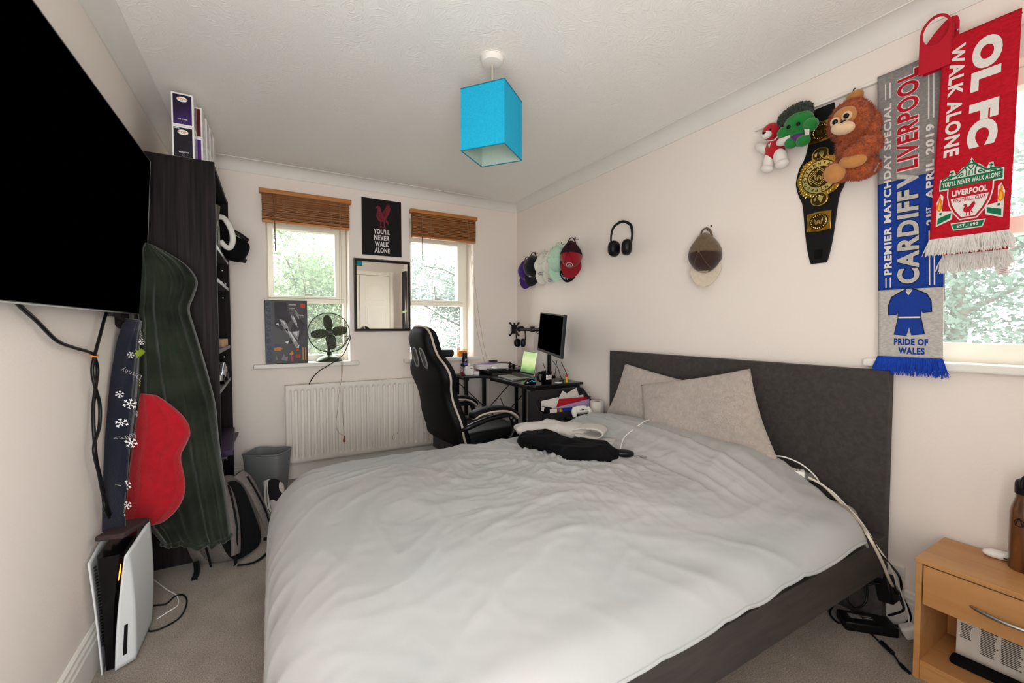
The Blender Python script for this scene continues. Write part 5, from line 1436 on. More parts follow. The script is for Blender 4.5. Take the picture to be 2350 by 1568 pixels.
for k in range(4):
    a0 = k * pi / 2 + radians(8)
    def blade(u, v, a0=a0):
        r_ = 0.024 + 0.116 * u
        half = (0.12 + 0.36 * min(u * 2.2, 1)) * (1 - max(0, (u - 0.82) / 0.18) ** 2 * 0.6)
        w__ = 0.030 * (0.5 + 0.75 * sin(pi * min(0.25 + u * 0.62, 1)))
        t = (v - 0.5) * 2
        if u > 0.85:
            t *= sqrt(max(1 - ((u - 0.85) / 0.15) ** 2 * 0.85, 0.05))
        ang = a0 + t * w__ / max(r_, 0.05)
        return fpt(r_, ang, 0.018 + t * 0.012)
    MB().grid(blade, 16, 8).build('blade', M_fan_dark, fa, smooth=180, recalc=False, solid=0.002)
MB().lathe([(0.0, 0.030), (0.018, 0.029), (0.024, 0.022), (0.024, 0.0)], FC, fy, 28).build('hub', M_fan_dark, fa, smooth=50)
def guard(front):
    mb = MB(); n = 15; s = 1 if front else -1
    for k in range(n):
        r_ = 0.032 + k * (0.150 - 0.032) / (n - 1)
        d = 0.008 + s * 0.050 * sqrt(max(1 - (r_ / 0.165) ** 2, 0)) if front else -0.010 - 0.045 * sqrt(max(1 - (r_ / 0.165) ** 2, 0))
        mb.tube([fpt(r_, 2 * pi * q / 40, d) for q in range(40)], 0.0010, 5, smooth=0, closed=True)
    for k in range(8):
        a = k * pi / 4 + 0.39
        pts = []
        for q in range(7):
            r_ = 0.026 + q * (0.157 - 0.026) / 6
            pts.append(fpt(r_, a + 0.15 * q / 6, (0.008 + 0.050 * sqrt(max(1 - (r_ / 0.165) ** 2, 0))) if front else (-0.010 - 0.045 * sqrt(max(1 - (r_ / 0.165) ** 2, 0)))))
        mb.tube(pts, 0.0014, 5, smooth=2)
    return mb
guard(True).build('front_guard', M_wire, fa, smooth=180)
guard(False).build('rear_guard', M_wire, fa, smooth=180)
MB().tube([fpt(0.158, 2 * pi * q / 56, 0.0) for q in range(56)], 0.0042, 8, smooth=0, closed=True).build('rim', M_fan, fa, smooth=180)
MB().lathe([(0.0, 0.007), (0.024, 0.006), (0.027, 0.0), (0.027, -0.004)], fpt(0, 0, 0.058), fy, 28).build('badge', M_fan_dark, fa, smooth=50)
write(MB(), 'LOGIK', lambda a, b: fpt(0, 0, 0.0658) + fx * (-0.014 + 0.028 * a) + fz * (-0.003 + 0.006 * b), 0.01).build('lettering', M_white_ink, fa, smooth=0, recalc=False)
MB().tube([fpt(0.17, -0.9, -0.09), (0.574,3.700,1.118), (0.517,3.670,0.977), (0.449,3.655,0.917), (0.389,3.645,0.879), (0.334,3.640,0.847), (0.293,3.640,0.809), (0.268,3.645,0.772), (0.250,3.660,0.734)], 0.0036, 7).build('cord', M_blackplastic, fa, smooth=180)

# ================================================================== things on the middle window sill
sp = thing('speaker', 'dark grey cylindrical bluetooth speaker lying on the middle window sill', 'speaker', (1.41, 3.76, 0.906))
a = Vector((1.367,3.750,0.963)); a.z = 0.942; b_ = Vector((1.491,3.760,0.963)); b_.z = 0.942
MB().cyl(a, b_, 0.034, n=32).build('body', mat('charcoal_fabric', '#2B2E33', 0.85, var=(200, 0.3)), sp, smooth=50, bevel=0.010, seg=4)
d = (b_ - a).normalized()
MB().cyl(a - d * 0.002, a + d * 0.004, 0.027, n=28).build('end_cap', mat('brown_rubber', '#4A3B36', 0.6), sp, smooth=50)
MB().box(a.x + 0.02, b_.x - 0.02, a.y - 0.03, a.y - 0.015, 0.9065, 0.914).build('foot', M_blackplastic, sp, smooth=0)
write(MB(), 'SONY', lambda q, w: a + d * (0.065 + 0.035 * q) + Vector((0, -0.0335, 0.0)) + Vector((0, 0, -0.006 + 0.011 * w)) , 0.03).build('lettering', mat('grey_print', '#777C84', 0.5), sp, smooth=0, recalc=False)
cn = thing('candle_jar', 'orange candle in a glass jar on the right end of the middle window sill', 'candle', (1.60, 3.77, 0.906))
c_ = Vector((1.593,3.770,0.930)); 
MB().lathe([(0.0, 0.002), (0.044, 0.002), (0.046, 0.006), (0.046, 0.052), (0.0, 0.052)], (c_.x, 3.77, 0.9065), n=32).build('wax', mat('orange_wax', '#F09A2C', 0.5, emit=None), cn, smooth=50)
MB().lathe([(0.048, 0.0), (0.048, 0.064), (0.046, 0.068), (0.045, 0.064)], (c_.x, 3.77, 0.9065), n=32).build('jar', mat_glass('clear_jar_glass', '#F6E8D0', 0.02, 0.06), cn, smooth=50)
bt = thing('small_bottle', 'small clear and white bottle behind the orange candle jar', 'bottle', (1.585, 3.83, 0.906))
MB().lathe([(0.0, 0.0), (0.016, 0.0), (0.017, 0.01), (0.017, 0.072), (0.008, 0.084), (0.008, 0.092), (0.0, 0.092)], (c_.x - 0.02, 3.835, 0.9065), n=24).build('body', M_whiteplastic, bt, smooth=50)
MB().lathe([(0.0, 0.0), (0.0095, 0.0), (0.0095, 0.018), (0.0, 0.018)], (c_.x - 0.02, 3.835, 0.9965), n=18).build('cap', M_whiteplastic, bt, smooth=50)

# ================================================================== corner desk
M_desk = mat('black_wood_grain_laminate', '#161416', 0.22, var=(9, 0.3), hex2='#242022', stretch=(1, 6, 6))
M_frame = mat('black_powder_coat', '#0D0C0D', 0.5, var=(40, 0.1))
dk = thing('desk', 'black L-shaped desk filling the far right corner under the middle window', 'desk', (1.85, 3.2, 0))
DT = 0.750
outline = [(1.475, 3.705), (1.475, 3.46), (1.485, 3.435), (1.575, 3.425), (1.645, 3.375), (1.672, 3.30), (1.672, 2.715), (1.680, 2.675), (1.705, 2.652), (2.155, 2.648), (2.155, 3.705)]
MB().prism(outline, lambda a, b, c: Vector((a, b, c)), DT - 0.018, DT).build('top', M_desk, dk, smooth=0, bevel=0.003)
for (lx, ly) in ((1.50, 3.465), (1.50, 3.67), (1.705, 2.685), (2.125, 2.685), (2.115, 3.64), (1.735, 2.86), (1.655, 3.42)):
    MB().box(lx - 0.014, lx + 0.014, ly - 0.014, ly + 0.014, 0.0, DT - 0.018).build('leg', M_frame, dk, smooth=0, bevel=0.002)
mb = MB()
for (x0, x1, y0, y1) in ((1.50, 2.13, 3.655, 3.68), (1.50, 1.525, 3.46, 3.68), (1.695, 2.13, 2.675, 2.70), (2.105, 2.13, 2.675, 3.68), (1.695, 1.72, 2.675, 3.38)):
    mb.box(x0, x1, y0, y1, DT - 0.040, DT - 0.018)
mb.build('under_frame', M_frame, dk, smooth=0)
for p0, p1 in (((1.52, 3.67, 0.66), (2.10, 3.67, 0.12)), ((1.52, 3.67, 0.12), (2.10, 3.67, 0.66)), ((2.12, 2.70, 0.66), (2.12, 3.62, 0.14)), ((1.735, 2.87, 0.66), (1.74, 3.37, 0.30))):
    MB().cyl(p0, p1, 0.004, n=8).build('brace', M_frame, dk)
for k, (pts) in enumerate(([(1.980,3.820,0.592), (1.980,3.662,0.417), (1.980,3.514,0.294)], [(2.000,3.791,0.607), (2.000,3.773,0.397), (2.000,3.783,0.196)])):
    cable('desk_cable', ('black cable slanting down behind the desk legs', 'black cable hanging straight down behind the desk legs')[k], pts, 0.0028, M_blackplastic)

# ------------------------------------------------------------------ toiletries at the left end
pf_ = thing('perfume_bottle', 'slim glass perfume bottle with red liquid and black cap on the desk', 'bottle', (1.492, 3.535, DT))
MB().lathe([(0.0, 0.004), (0.014, 0.004), (0.014, 0.034), (0.0, 0.034)], (1.492, 3.535, DT + 0.0005), n=20).build('liquid', mat('crimson_liquid', '#A01838', 0.2), pf_, smooth=50)
MB().lathe([(0.0, 0.0), (0.017, 0.0), (0.018, 0.003), (0.018, 0.078), (0.0, 0.080)], (1.492, 3.535, DT + 0.0005), n=24).build('glass', mat_glass('perfume_glass', '#F0E8E8', 0.08, 0.10), pf_, smooth=50)
MB().ball((1.492, 3.535, DT + 0.098), (0.015, 0.015, 0.018), None, 16, 10).build('cap', M_blackplastic, pf_, smooth=180)
de = thing('deodorant_can', 'tall black deodorant spray can with a purple band behind the white perfume bottle', 'spray can', (1.545, 3.60, DT))
MB().lathe([(0.0, 0.0), (0.024, 0.0), (0.025, 0.004), (0.025, 0.150), (0.022, 0.158), (0.0, 0.158)], (1.545, 3.60, DT + 0.0005), n=32).build('body', mat('black_printed_can', '#15131A', 0.3, 0.3), de, smooth=50)
MB().lathe([(0.022, 0.158), (0.0225, 0.168), (0.021, 0.205), (0.0, 0.206)], (1.545, 3.60, DT + 0.0005), n=28).build('cap', M_blackplastic, de, smooth=50)
MB().lathe([(0.0256, 0.088), (0.0256, 0.112)], (1.545, 3.60, DT + 0.0005), n=32).build('purple_band', mat('violet_print', '#6A4AA8', 0.35), de, smooth=60, recalc=False)
mb = MB()
for (a0, z0, w__, h__) in ((-1.9, 0.125, 0.5, 0.02), (-1.3, 0.135, 0.3, 0.012), (-1.7, 0.07, 0.6, 0.006), (-1.5, 0.06, 0.4, 0.005), (-1.65, 0.096, 0.4, 0.008)):
    mb.grid(lambda u, v: Vector((1.545 + 0.0259 * cos(a0 + u * w__), 3.60 + 0.0259 * sin(a0 + u * w__), DT + z0 + v * h__)), 6, 1)
mb.build('print', mat('lilac_print', '#A89AC8', 0.5), de, smooth=180, recalc=False)
wb = thing('white_perfume_bottle', 'squat white square perfume bottle on the left end of the desk', 'bottle', (1.548, 3.508, DT))
Rw = Matrix.Rotation(radians(-24), 3, 'Z')
MB().ball((1.548, 3.508, DT + 0.042), (0.043, 0.018, 0.042), Rw, 32, 20, power=0.45).build('body', M_whiteplastic, wb, smooth=180)
MB().obox((1.548, 3.508, DT + 0.095), (0.024, 0.022, 0.024), Rw).build('cap', M_whiteplastic, wb, smooth=30, bevel=0.003)
MB().obox(Vector((1.548, 3.508, DT + 0.064)) + Rw @ Vector((0.020, -0.0165, 0)), (0.016, 0.003, 0.006), Rw).build('logo_mark', M_blackplastic, wb, smooth=0, bevel=0.001)
sb = thing('small_carton', 'small white and pink carton lying beside the white perfume bottle', 'box', (1.632, 3.545, DT))
MB().obox((1.632, 3.545, DT + 0.0155), (0.062, 0.045, 0.030), radians(-28)).build('carton', M_card_white, sb, smooth=0, bevel=0.001)
MB().obox((1.632, 3.545, DT + 0.0312), (0.058, 0.041, 0.0008), radians(-28)).build('pink_panel', mat('pink_card', '#C87A88', 0.5), sb, smooth=0)

# ------------------------------------------------------------------ the stack at the back
st = thing('notebook', 'black notebook with silver spiral lying under the black laptop stack', 'notebook', (1.85, 3.53, DT))
MB().box(1.73, 2.05, 3.42, 3.66, DT + 0.0006, DT + 0.014).build('cover', M_blackplastic, st, smooth=0, bevel=0.002)
mb = MB()
for k in range(34):
    x = 1.74 + k * 0.009
    mb.tube([(x, 3.418 + 0.006 * cos(t), DT + 0.0075 + 0.0065 * sin(t)) for t in [q * pi / 4 for q in range(8)]], 0.0011, 5, smooth=0, closed=True)
mb.build('spiral', M_silver, st, smooth=180)
lp2 = thing('closed_laptop', 'closed black laptop lying on the notebook at the back of the desk', 'laptop', (1.90, 3.56, DT + 0.0145))
MB().box(1.70, 2.10, 3.43, 3.69, DT + 0.0146, DT + 0.030).build('base', mat('black_laptop_shell', '#18181B', 0.3), lp2, smooth=0, bevel=0.004)
MB().box(1.702, 2.098, 3.432, 3.69, DT + 0.031, DT + 0.041).build('lid', mat('black_laptop_lid', '#222226', 0.25), lp2, smooth=0, bevel=0.004)
tb = thing('tablet', 'black tablet lying in front on the closed laptop', 'tablet', (1.80, 3.48, DT + 0.0415))
MB().obox((1.815, 3.485, DT + 0.046), (0.16, 0.085, 0.008), radians(-4)).build('body', mat('dark_slate_shell', '#25282E', 0.3), tb, smooth=0, bevel=0.003)
wm = tag(MB().ball((1.782, 3.462, DT + 0.0615), (0.029, 0.018, 0.0115), Matrix.Rotation(radians(-10), 3, 'Z'), 24, 12, power=0.8).build('earphone_case', M_whiteplastic, smooth=180), 'small white oval case lying on the black tablet', 'case')
cb = thing('white_carton', 'flat white carton on the closed laptop under the purple brush', 'box', (1.83, 3.60, DT + 0.041))
MB().box(1.675, 1.985, 3.545, 3.685, DT + 0.0415, DT + 0.082).build('carton', M_card_white, cb, smooth=0, bevel=0.0015)
MB().box(1.80, 1.835, 3.5442, 3.545, DT + 0.060, DT + 0.064).build('print', M_grey_ink, cb, smooth=0)
br = thing('hairbrush', 'purple hairbrush with dark bristles lying on the white carton', 'hairbrush', (1.79, 3.60, DT + 0.083))
M_lilac = mat('lilac_plastic', '#9A7AB8', 0.4)
MB().tube([(1.672, 3.585, DT + 0.090), (1.73, 3.59, DT + 0.092), (1.80, 3.60, DT + 0.094), (1.88, 3.612, DT + 0.094)], [0.008, 0.010, 0.018, 0.014], 10, flat=0.5).build('handle', M_lilac, br, smooth=180)
mb = MB(); r = random.Random(3)
for k in range(160):
    x = 1.795 + r.uniform(0, 0.095); y = 3.60 + (x - 1.8) * 0.14 + r.uniform(-0.014, 0.014)
    mb.cyl((x, y, DT + 0.098), (x + r.uniform(-0.003, 0.003), y, DT + 0.120), 0.0009, 0.0009, 4)
mb.ball((1.842, 3.606, DT + 0.100), (0.054, 0.017, 0.006), None, 18, 8)
mb.build('bristles', mat('dark_bristle', '#3A343C', 0.7), br, smooth=0)
hs = thing('desk_headset', 'small black headset lying beside the white carton on the closed laptop', 'headset', (2.02, 3.56, DT + 0.041))
MB().tube([(1.985, 3.54, DT + 0.062), (1.99, 3.56, DT + 0.085), (2.02, 3.60, DT + 0.090), (2.05, 3.60, DT + 0.07)], 0.005, 8).build('headband', M_blackplastic, hs, smooth=180)
for p_ in ((1.985, 3.535, DT + 0.062), (2.03, 3.545, DT + 0.060)):
    MB().ball(p_, (0.018, 0.012, 0.019), None, 16, 10).build('ear_pad', M_blackplastic, hs, smooth=180)
cable('desk_cable', 'black cable running from the headset along the back wall to the water bottle', [(1.92, 3.66, DT + 0.09), (1.97, 3.67, DT + 0.085), (2.03, 3.65, DT + 0.08), (2.09, 3.62, DT + 0.06), (2.12, 3.58, DT + 0.045)], 0.003, M_blackplastic)
wtb = thing('water_bottle', 'clear ribbed plastic water bottle with a white cap standing behind the open laptop', 'bottle', (2.085, 3.45, DT))
pr = [(0.0, 0.0), (0.028, 0.0), (0.030, 0.006)]
for k in range(14):
    pr += [(0.0305, 0.010 + k * 0.0085), (0.0275, 0.0142 + k * 0.0085)]
pr += [(0.030, 0.132), (0.030, 0.150), (0.022, 0.172), (0.0125, 0.186), (0.0125, 0.192)]
MB().lathe(pr, (2.090, 3.44, DT + 0.0006), n=28).build('body', mat_glass('ribbed_clear_plastic', '#E6ECEA', 0.10, 0.12, rough=0.05), wtb, smooth=60)
MB().lathe([(0.0, 0.205), (0.0135, 0.204), (0.014, 0.190), (0.0, 0.190)], (2.090, 3.44, DT + 0.0006), n=20).build('cap', M_whiteplastic, wtb, smooth=50)

# ------------------------------------------------------------------ open laptop
lp = thing('laptop', 'open silver laptop with a green hills wallpaper on the desk', 'laptop', (1.84, 3.14, DT))
M_lap = mat('silver_laptop_shell', '#9EA09E', 0.3, 0.6, var=(60, 0.05))
A_ = Vector((1.722, 3.285, DT + 0.001)); B_ = Vector((1.690, 2.965, DT + 0.001)); C__ = Vector((1.948, 3.045, DT + 0.001)); D_ = Vector((1.975, 3.330, DT + 0.001))
def lap(u, v, h):                  # u: far -> near, v: front -> hinge
    p = (A_ * (1 - u) + B_ * u) * (1 - v) + (D_ * (1 - u) + C__ * u) * v
    return p + Vector((0, 0, h))
MB().prism([(0, 0), (1, 0), (1, 1), (0, 1)], lambda a, b, c: lap(a, b, c), 0.0, 0.013).build('base', M_lap, lp, smooth=0, bevel=0.003)
mb = MB()
for r_ in range(5):
    for c_k in range(13):
        u0 = 0.08 + c_k * 0.0655; v0 = 0.46 + r_ * 0.095
        q = [lap(u0, v0, 0.0132), lap(u0 + 0.056, v0, 0.0132), lap(u0 + 0.056, v0 + 0.08, 0.0132), lap(u0, v0 + 0.08, 0.0132)]
        q2 = [p + Vector((0, 0, 0.0012)) for p in q]
        mb.add(q + q2, [(4, 5, 6, 7), (0, 1, 5, 4), (1, 2, 6, 5), (2, 3, 7, 6), (3, 0, 4, 7)])
mb.build('keyboard', M_blackplastic, lp, smooth=0)
mb = MB(); mb.add([lap(0.36, 0.10, 0.0133), lap(0.66, 0.10, 0.0133), lap(0.66, 0.38, 0.0133), lap(0.36, 0.38, 0.0133)], [(0, 1, 2, 3)]); mb.build('trackpad', mat('grey_trackpad', '#7E8080', 0.35), lp, smooth=0)
ld = Vector((0.19, 0.012, 0.98)).normalized(); lh = 0.212
def lid(u, h, e):
    p = D_ * (1 - u) + C__ * u + Vector((-0.002, 0, 0.014))
    n_ = Vector((-0.98, 0.09, 0.19))
    return p + ld * (lh * h) + n_ * e
MB().prism([(0, 0), (1, 0), (1, 1), (0, 1)], lambda a, b, c: lid(a, b, c), -0.006, 0.0).build('lid', M_lap, lp, smooth=0, bevel=0.002)
mb = MB(); mb.add([lid(0.02, 0.03, 0.0006), lid(0.98, 0.03, 0.0006), lid(0.98, 0.975, 0.0006), lid(0.02, 0.975, 0.0006)], [(0, 1, 2, 3)]); mb.build('bezel', M_blackplastic, lp, smooth=0)
def mat_wallpaper():
    m = bpy.data.materials.new('lit_wallpaper'); m.use_nodes = True
    n = m.node_tree.nodes; l = m.node_tree.links; b = n['Principled BSDF']
    b.inputs['Base Color'].default_value = (0.01, 0.01, 0.01, 1); b.inputs['Roughness'].default_value = 0.2
    t = n.new('ShaderNodeTexCoord'); s = n.new('ShaderNodeSeparateXYZ'); l.new(t.outputs['Generated'], s.inputs[0])
    nz = n.new('ShaderNodeTexNoise'); nz.inputs['Scale'].default_value = 2.2; nz.inputs['Detail'].default_value = 5; l.new(t.outputs['Generated'], nz.inputs['Vector'])
    ad = n.new('ShaderNodeMath'); ad.operation = 'MULTIPLY_ADD'; ad.inputs[1].default_value = 0.35; l.new(nz.outputs['Fac'], ad.inputs[0]); l.new(s.outputs['Z'], ad.inputs[2])
    rp = n.new('ShaderNodeValToRGB'); e = rp.color_ramp.elements
    e[0].position = 0.18; e[0].color = lin('#4A6A44'); e[1].position = 1.0; e[1].color = lin('#C4DC98')
    for pos, hx in ((0.30, '#6C9A58'), (0.42, '#A8CC7C'), (0.58, '#D0E49A'), (0.78, '#DDECB0')):
        q = e.new(pos); q.color = lin(hx)
    l.new(ad.outputs[0], rp.inputs[0]); l.new(rp.outputs[0], b.inputs['Emission Color']); b.inputs['Emission Strength'].default_value = SCREEN_GAIN
    return m
SCREEN_GAIN = 0.15
M_wallpaper = mat_wallpaper()
mb = MB(); mb.add([lid(0.035, 0.09, 0.0012), lid(0.965, 0.09, 0.0012), lid(0.965, 0.955, 0.0012), lid(0.035, 0.955, 0.0012)], [(0, 1, 2, 3)]); mb.build('screen', M_wallpaper, lp, smooth=0)

mo = thing('gaming_mouse', 'black gaming mouse with glowing cyan strips at the desk corner', 'mouse', (1.725, 2.775, DT))
Rm = Matrix.Rotation(radians(20), 3, 'Z')
MB().ball((1.735, 2.775, DT + 0.002), (0.060, 0.033, 0.038), Rm, 32, 20, power=0.85, fn=lambda p: Vector((p.x, p.y, max(p.z, -0.001)))).build('shell', M_gloss_black, mo, smooth=180)
M_cyan = mat('cyan_light', '#28B8E8', 0.4, emit=('#28B8E8', 0.22))
MB().tube([Vector((1.735, 2.775, DT)) + Rm @ Vector(q) for q in ((-0.035, -0.024, 0.020), (-0.010, -0.0265, 0.026), (0.008, -0.030, 0.016), (0.040, -0.025, 0.014))], 0.0022, 6).tube([Vector((1.735, 2.775, DT)) + Rm @ Vector(q) for q in ((-0.052, -0.012, 0.018), (-0.045, -0.02, 0.014))], 0.003, 6, smooth=2).tube([Vector((1.735, 2.775, DT)) + Rm @ Vector(q) for q in ((0.030, -0.004, 0.036), (0.05, -0.004, 0.024))], 0.003, 6, smooth=2).build('light_strip', M_cyan, mo, smooth=180)
mg = thing('mug', 'black mug with white block letters beside the laptop', 'mug', (1.845, 2.712, DT))
MB().lathe([(0.0, 0.002), (0.038, 0.0), (0.041, 0.004), (0.0415, 0.095), (0.0395, 0.096), (0.038, 0.09), (0.037, 0.01), (0.0, 0.008)], (1.845, 2.712, DT + 0.0005), n=40).build('body', M_gloss_black, mg, smooth=50)
hd = Vector((-0.93, 0.36, 0))
MB().tube([Vector((1.845, 2.712, DT)) + hd * a_ + Vector((0, 0, z_)) for a_, z_ in ((0.039, 0.080), (0.058, 0.082), (0.070, 0.066), (0.068, 0.042), (0.056, 0.024), (0.039, 0.020))], 0.006, 10, flat=1.5).build('handle', M_gloss_black, mg, smooth=180)
mb = MB()
for wd, z0 in (('DUNDER', 0.056), ('MIFFLIN', 0.036)):
    write(mb, wd, lambda a, b, z0=z0: Vector((1.845 + 0.0420 * cos(radians(-128) + a * 1.75), 2.712 + 0.0420 * sin(radians(-128) + a * 1.75), DT + z0 + 0.016 * b)), 0.05)
mb.build('lettering', M_white_ink, mg, smooth=0, recalc=False)
gs = thing('glue_stick', 'small yellow stick with a red cap standing near the front desk edge', 'glue stick', (2.03, 2.70, DT))
MB().lathe([(0.0, 0.0), (0.0095, 0.0), (0.0095, 0.044), (0.0, 0.044)], (2.03, 2.70, DT + 0.0005), n=18).build('tube', mat('yellow_plastic', '#E2B81E', 0.4), gs, smooth=50)
MB().lathe([(0.0, 0.0), (0.010, 0.0), (0.010, 0.018), (0.0, 0.019)], (2.03, 2.70, DT + 0.045), n=18).build('cap', mat('red_plastic', '#B82028', 0.4), gs, smooth=50)
cable('desk_cable', 'short white cable lying on the desk beside the mug', [(1.925, 2.715, DT + 0.004), (1.955, 2.70, DT + 0.004), (1.985, 2.700, DT + 0.004)], 0.0035, M_whiteplastic)
tag(MB().ball((2.005, 2.735, DT + 0.010), (0.026, 0.013, 0.009), Matrix.Rotation(0.3, 3, 'Z'), 18, 10, power=0.7).build('car_key', M_blackplastic, smooth=180), 'small black key fob on the desk between the mug and the yellow stick', 'key')

# ------------------------------------------------------------------ monitor on its arm
mn = thing('monitor', 'black flat monitor held on a desk arm against the right wall', 'monitor', (1.93, 2.79, 0.93))
mF = Vector((2.005, 3.065, 1.15)); mN = Vector((1.872, 2.545, 1.112))
mx = (mN - mF).normalized(); L_ = (mN - mF).length
mnr = mx.cross(Vector((0, 0, 1))).normalized()
if mnr.x > 0:
    mnr = -mnr
mnr = (mnr + Vector((0, 0, 0.06))).normalized()
mup = mnr.cross(mx).normalized()
if mup.z < 0:
    mup = -mup
Rn = Matrix((mx, mup, mnr)).transposed(); mc = (mF + mN) / 2
MB().obox(mc - mnr * 0.012, (L_, 0.325, 0.024), Rn).build('casing', mat('dark_grey_monitor_shell', '#26282B', 0.4), mn, smooth=0, bevel=0.003)
MB().obox(mc + mnr * 0.0005, (L_ - 0.012, 0.313, 0.002), Rn).build('bezel', M_blackplastic, mn, smooth=0)
MB().obox(mc + mnr * 0.001 + mup * 0.006, (L_ - 0.024, 0.292, 0.003), Rn).build('screen', M_screen, mn, smooth=0)
MB().obox(mc - mnr * 0.035, (0.22, 0.16, 0.03), Rn).build('rear_housing', M_blackplastic, mn, smooth=0, bevel=0.005)
ar_ = thing('monitor_mount', 'black double monitor arm clamped to the desk with an empty mounting plate', 'monitor arm', (2.10, 3.05, DT))
MB().cyl((2.105, 3.05, DT), (2.105, 3.05, 1.24), 0.017, n=20).build('pole', M_frame, ar_, smooth=50)
MB().box(2.065, 2.145, 3.01, 3.09, DT, DT + 0.012).build('clamp', M_frame, ar_, smooth=0, bevel=0.003)
tip = Vector((2.035, 3.505, 1.163))
MB().cyl((2.105, 3.05, 1.145), (2.105, 3.05, 1.185), 0.027, n=20).tube([(2.105, 3.05, 1.165), (2.085, 3.20, 1.163), (2.075, 3.28, 1.163)], 0.017, 10, smooth=3).build('inner_arm', M_frame, ar_, smooth=50)
MB().cyl((2.075, 3.28, 1.14), (2.075, 3.28, 1.19), 0.022, n=18).tube([(2.075, 3.28, 1.163), (2.055, 3.40, 1.163), (2.05, 3.47, 1.163)], 0.016, 10, smooth=3).ball((2.05, 3.47, 1.167), (0.024, 0.026, 0.026), None, 16, 10).build('outer_arm', M_frame, ar_, smooth=50)
MB().tube([(2.105, 3.05, 1.165), (2.06, 2.95, 1.14), mc - mnr * 0.05], 0.016, 10, smooth=4).build('monitor_link', M_frame, ar_, smooth=50)
pd = Vector((-0.85, -0.53, 0)).normalized(); pxv = Vector((-0.53, 0.85, 0)).normalized() * -1
Rp = Matrix((pxv, Vector((0, 0, 1)), pd)).transposed()
pc = Vector((2.03, 3.53, 1.165))
mb = MB().obox(pc, (0.060, 0.085, 0.006), Rp)
for sx in (-1, 1):
    for sz in (-1, 1):
        q0 = pc + pxv * (sx * 0.022) + Vector((0, 0, sz * 0.030)); q1 = pc + pxv * (sx * 0.045) + Vector((0, 0, sz * 0.058))
        mb.cyl(q0, q1, 0.008, 0.008, 8); mb.cyl(q1 - pd * 0.004, q1 + pd * 0.004, 0.010, n=12)
mb.build('mounting_plate', M_frame, ar_, smooth=40)
MB().cyl(pc - pd * 0.03, pc, 0.016, n=14).cyl(pc + Vector((0, 0, 0.04)), pc + Vector((0, 0, 0.062)), 0.009, n=12).build('tilt_joint', M_frame, ar_, smooth=50)
MB().tube([(2.088, 3.18, 1.145), (2.085, 3.19, 1.128), (2.083, 3.21, 1.128), (2.082, 3.22, 1.145)], 0.004, 6, smooth=3).build('cable_clip', M_frame, ar_, smooth=180)
for k, (pts, lab) in enumerate((([(2.000,2.853,0.912), (2.010,2.793,0.856), (2.030,2.791,0.802), (2.050,2.788,0.758)], 'black cable curving down from the monitor onto the desk'),
                               ([(2.000,2.792,0.916), (2.020,2.837,0.834), (2.050,2.892,0.769)], 'black cable crossing straight down behind the monitor'),
                               ([(1.980,2.705,0.909), (2.000,2.704,0.874), (2.040,2.717,0.816), (2.050,2.718,0.780)], 'black cable on the right under the monitor'),
                               ([(2.060,3.083,0.878), (2.070,3.064,0.818), (2.080,3.071,0.787)], 'black cable showing between the laptop lid and the monitor'))):
    cable('monitor_cable', lab, pts, 0.0026, M_blackplastic)

def headphones(name, label, c, up, side, fwd, w, h, cup, m, tilt=0.0):
    """c: top of the band; the cups hang below it"""
    t = thing(name, label, 'headphones', c)
    c = Vector(c); up = Vector(up).normalized(); side = Vector(side).normalized(); fwd = Vector(fwd).normalized()
    P = lambda a, b, d: c + side * a - up * b + fwd * d
    MB().tube([P(-w * 0.46, h * 0.66, 0), P(-w * 0.50, h * 0.40, 0), P(-w * 0.42, h * 0.15, 0), P(-w * 0.2, 0.008, 0), P(0, 0, 0), P(w * 0.2, 0.008, 0), P(w * 0.42, h * 0.15, 0), P(w * 0.50, h * 0.40, 0), P(w * 0.46, h * 0.66, 0)], [0.006, 0.010, 0.011, 0.010, 0.006], 10, flat=0.6).build('headband', m, t, smooth=180)
    R3 = Matrix((side, up, fwd)).transposed()
    for s in (-1, 1):
        MB().ball(P(s * w * 0.30, h * 0.76, 0.01 + tilt * s), (cup * 0.62, cup * 0.95, cup * 0.80), R3 @ Matrix.Rotation(radians(s * 22), 3, 'Y'), 26, 16, power=0.8).build('ear_cup', m, t, smooth=180)
    return t
headphones('headphones', 'black headphones hanging from the monitor arm near the corner', (2.045, 3.435, 1.190), (0, 0, 1), (0.45, -0.89, 0), (-0.89, -0.45, 0), 0.105, 0.20, 0.042, M_blackplastic)

# ================================================================== gaming chair
M_pu = mat('black_faux_leather', '#080809', 0.6, var=(25, 0.2), bump=(350, 0.15, 0.001), spec=0.15)
M_cream = mat('cream_piping', '#B0A69A', 0.6, var=(40, 0.06)); M_chair_plastic = mat('black_chair_plastic', '#09090A', 0.4, spec=0.4)
gcx = thing('gaming_chair', 'black gaming chair with cream piping turned towards the desk', 'chair', (1.262, 2.775, 0), rotz=radians(6))
wid = [(0.0, 0.215), (0.08, 0.245), (0.17, 0.262), (0.24, 0.245), (0.32, 0.222), (0.40, 0.232), (0.47, 0.268), (0.52, 0.270), (0.57, 0.235), (0.62, 0.175), (0.68, 0.150), (0.75, 0.146), (0.79, 0.125), (0.815, 0.07)]
def back_outline(k=1.0, dz=0.0):
    R_ = [(w__ * k, h__ + dz) for h__, w__ in wid]; L__ = [(-w__ * k, h__ + dz) for h__, w__ in reversed(wid)]
    return [(p.x, p.y) for p in catmull([(a, b, 0) for a, b in R_ + L__], 3, True)]
brx = radians(15)
def backp(a, b, c):              # a lateral, b up the back, c thickness towards the front
    return Vector((-0.205 - b * sin(brx) + c * cos(brx), a, 0.40 + b * cos(brx) + c * sin(brx)))
out0 = back_outline(1.0)
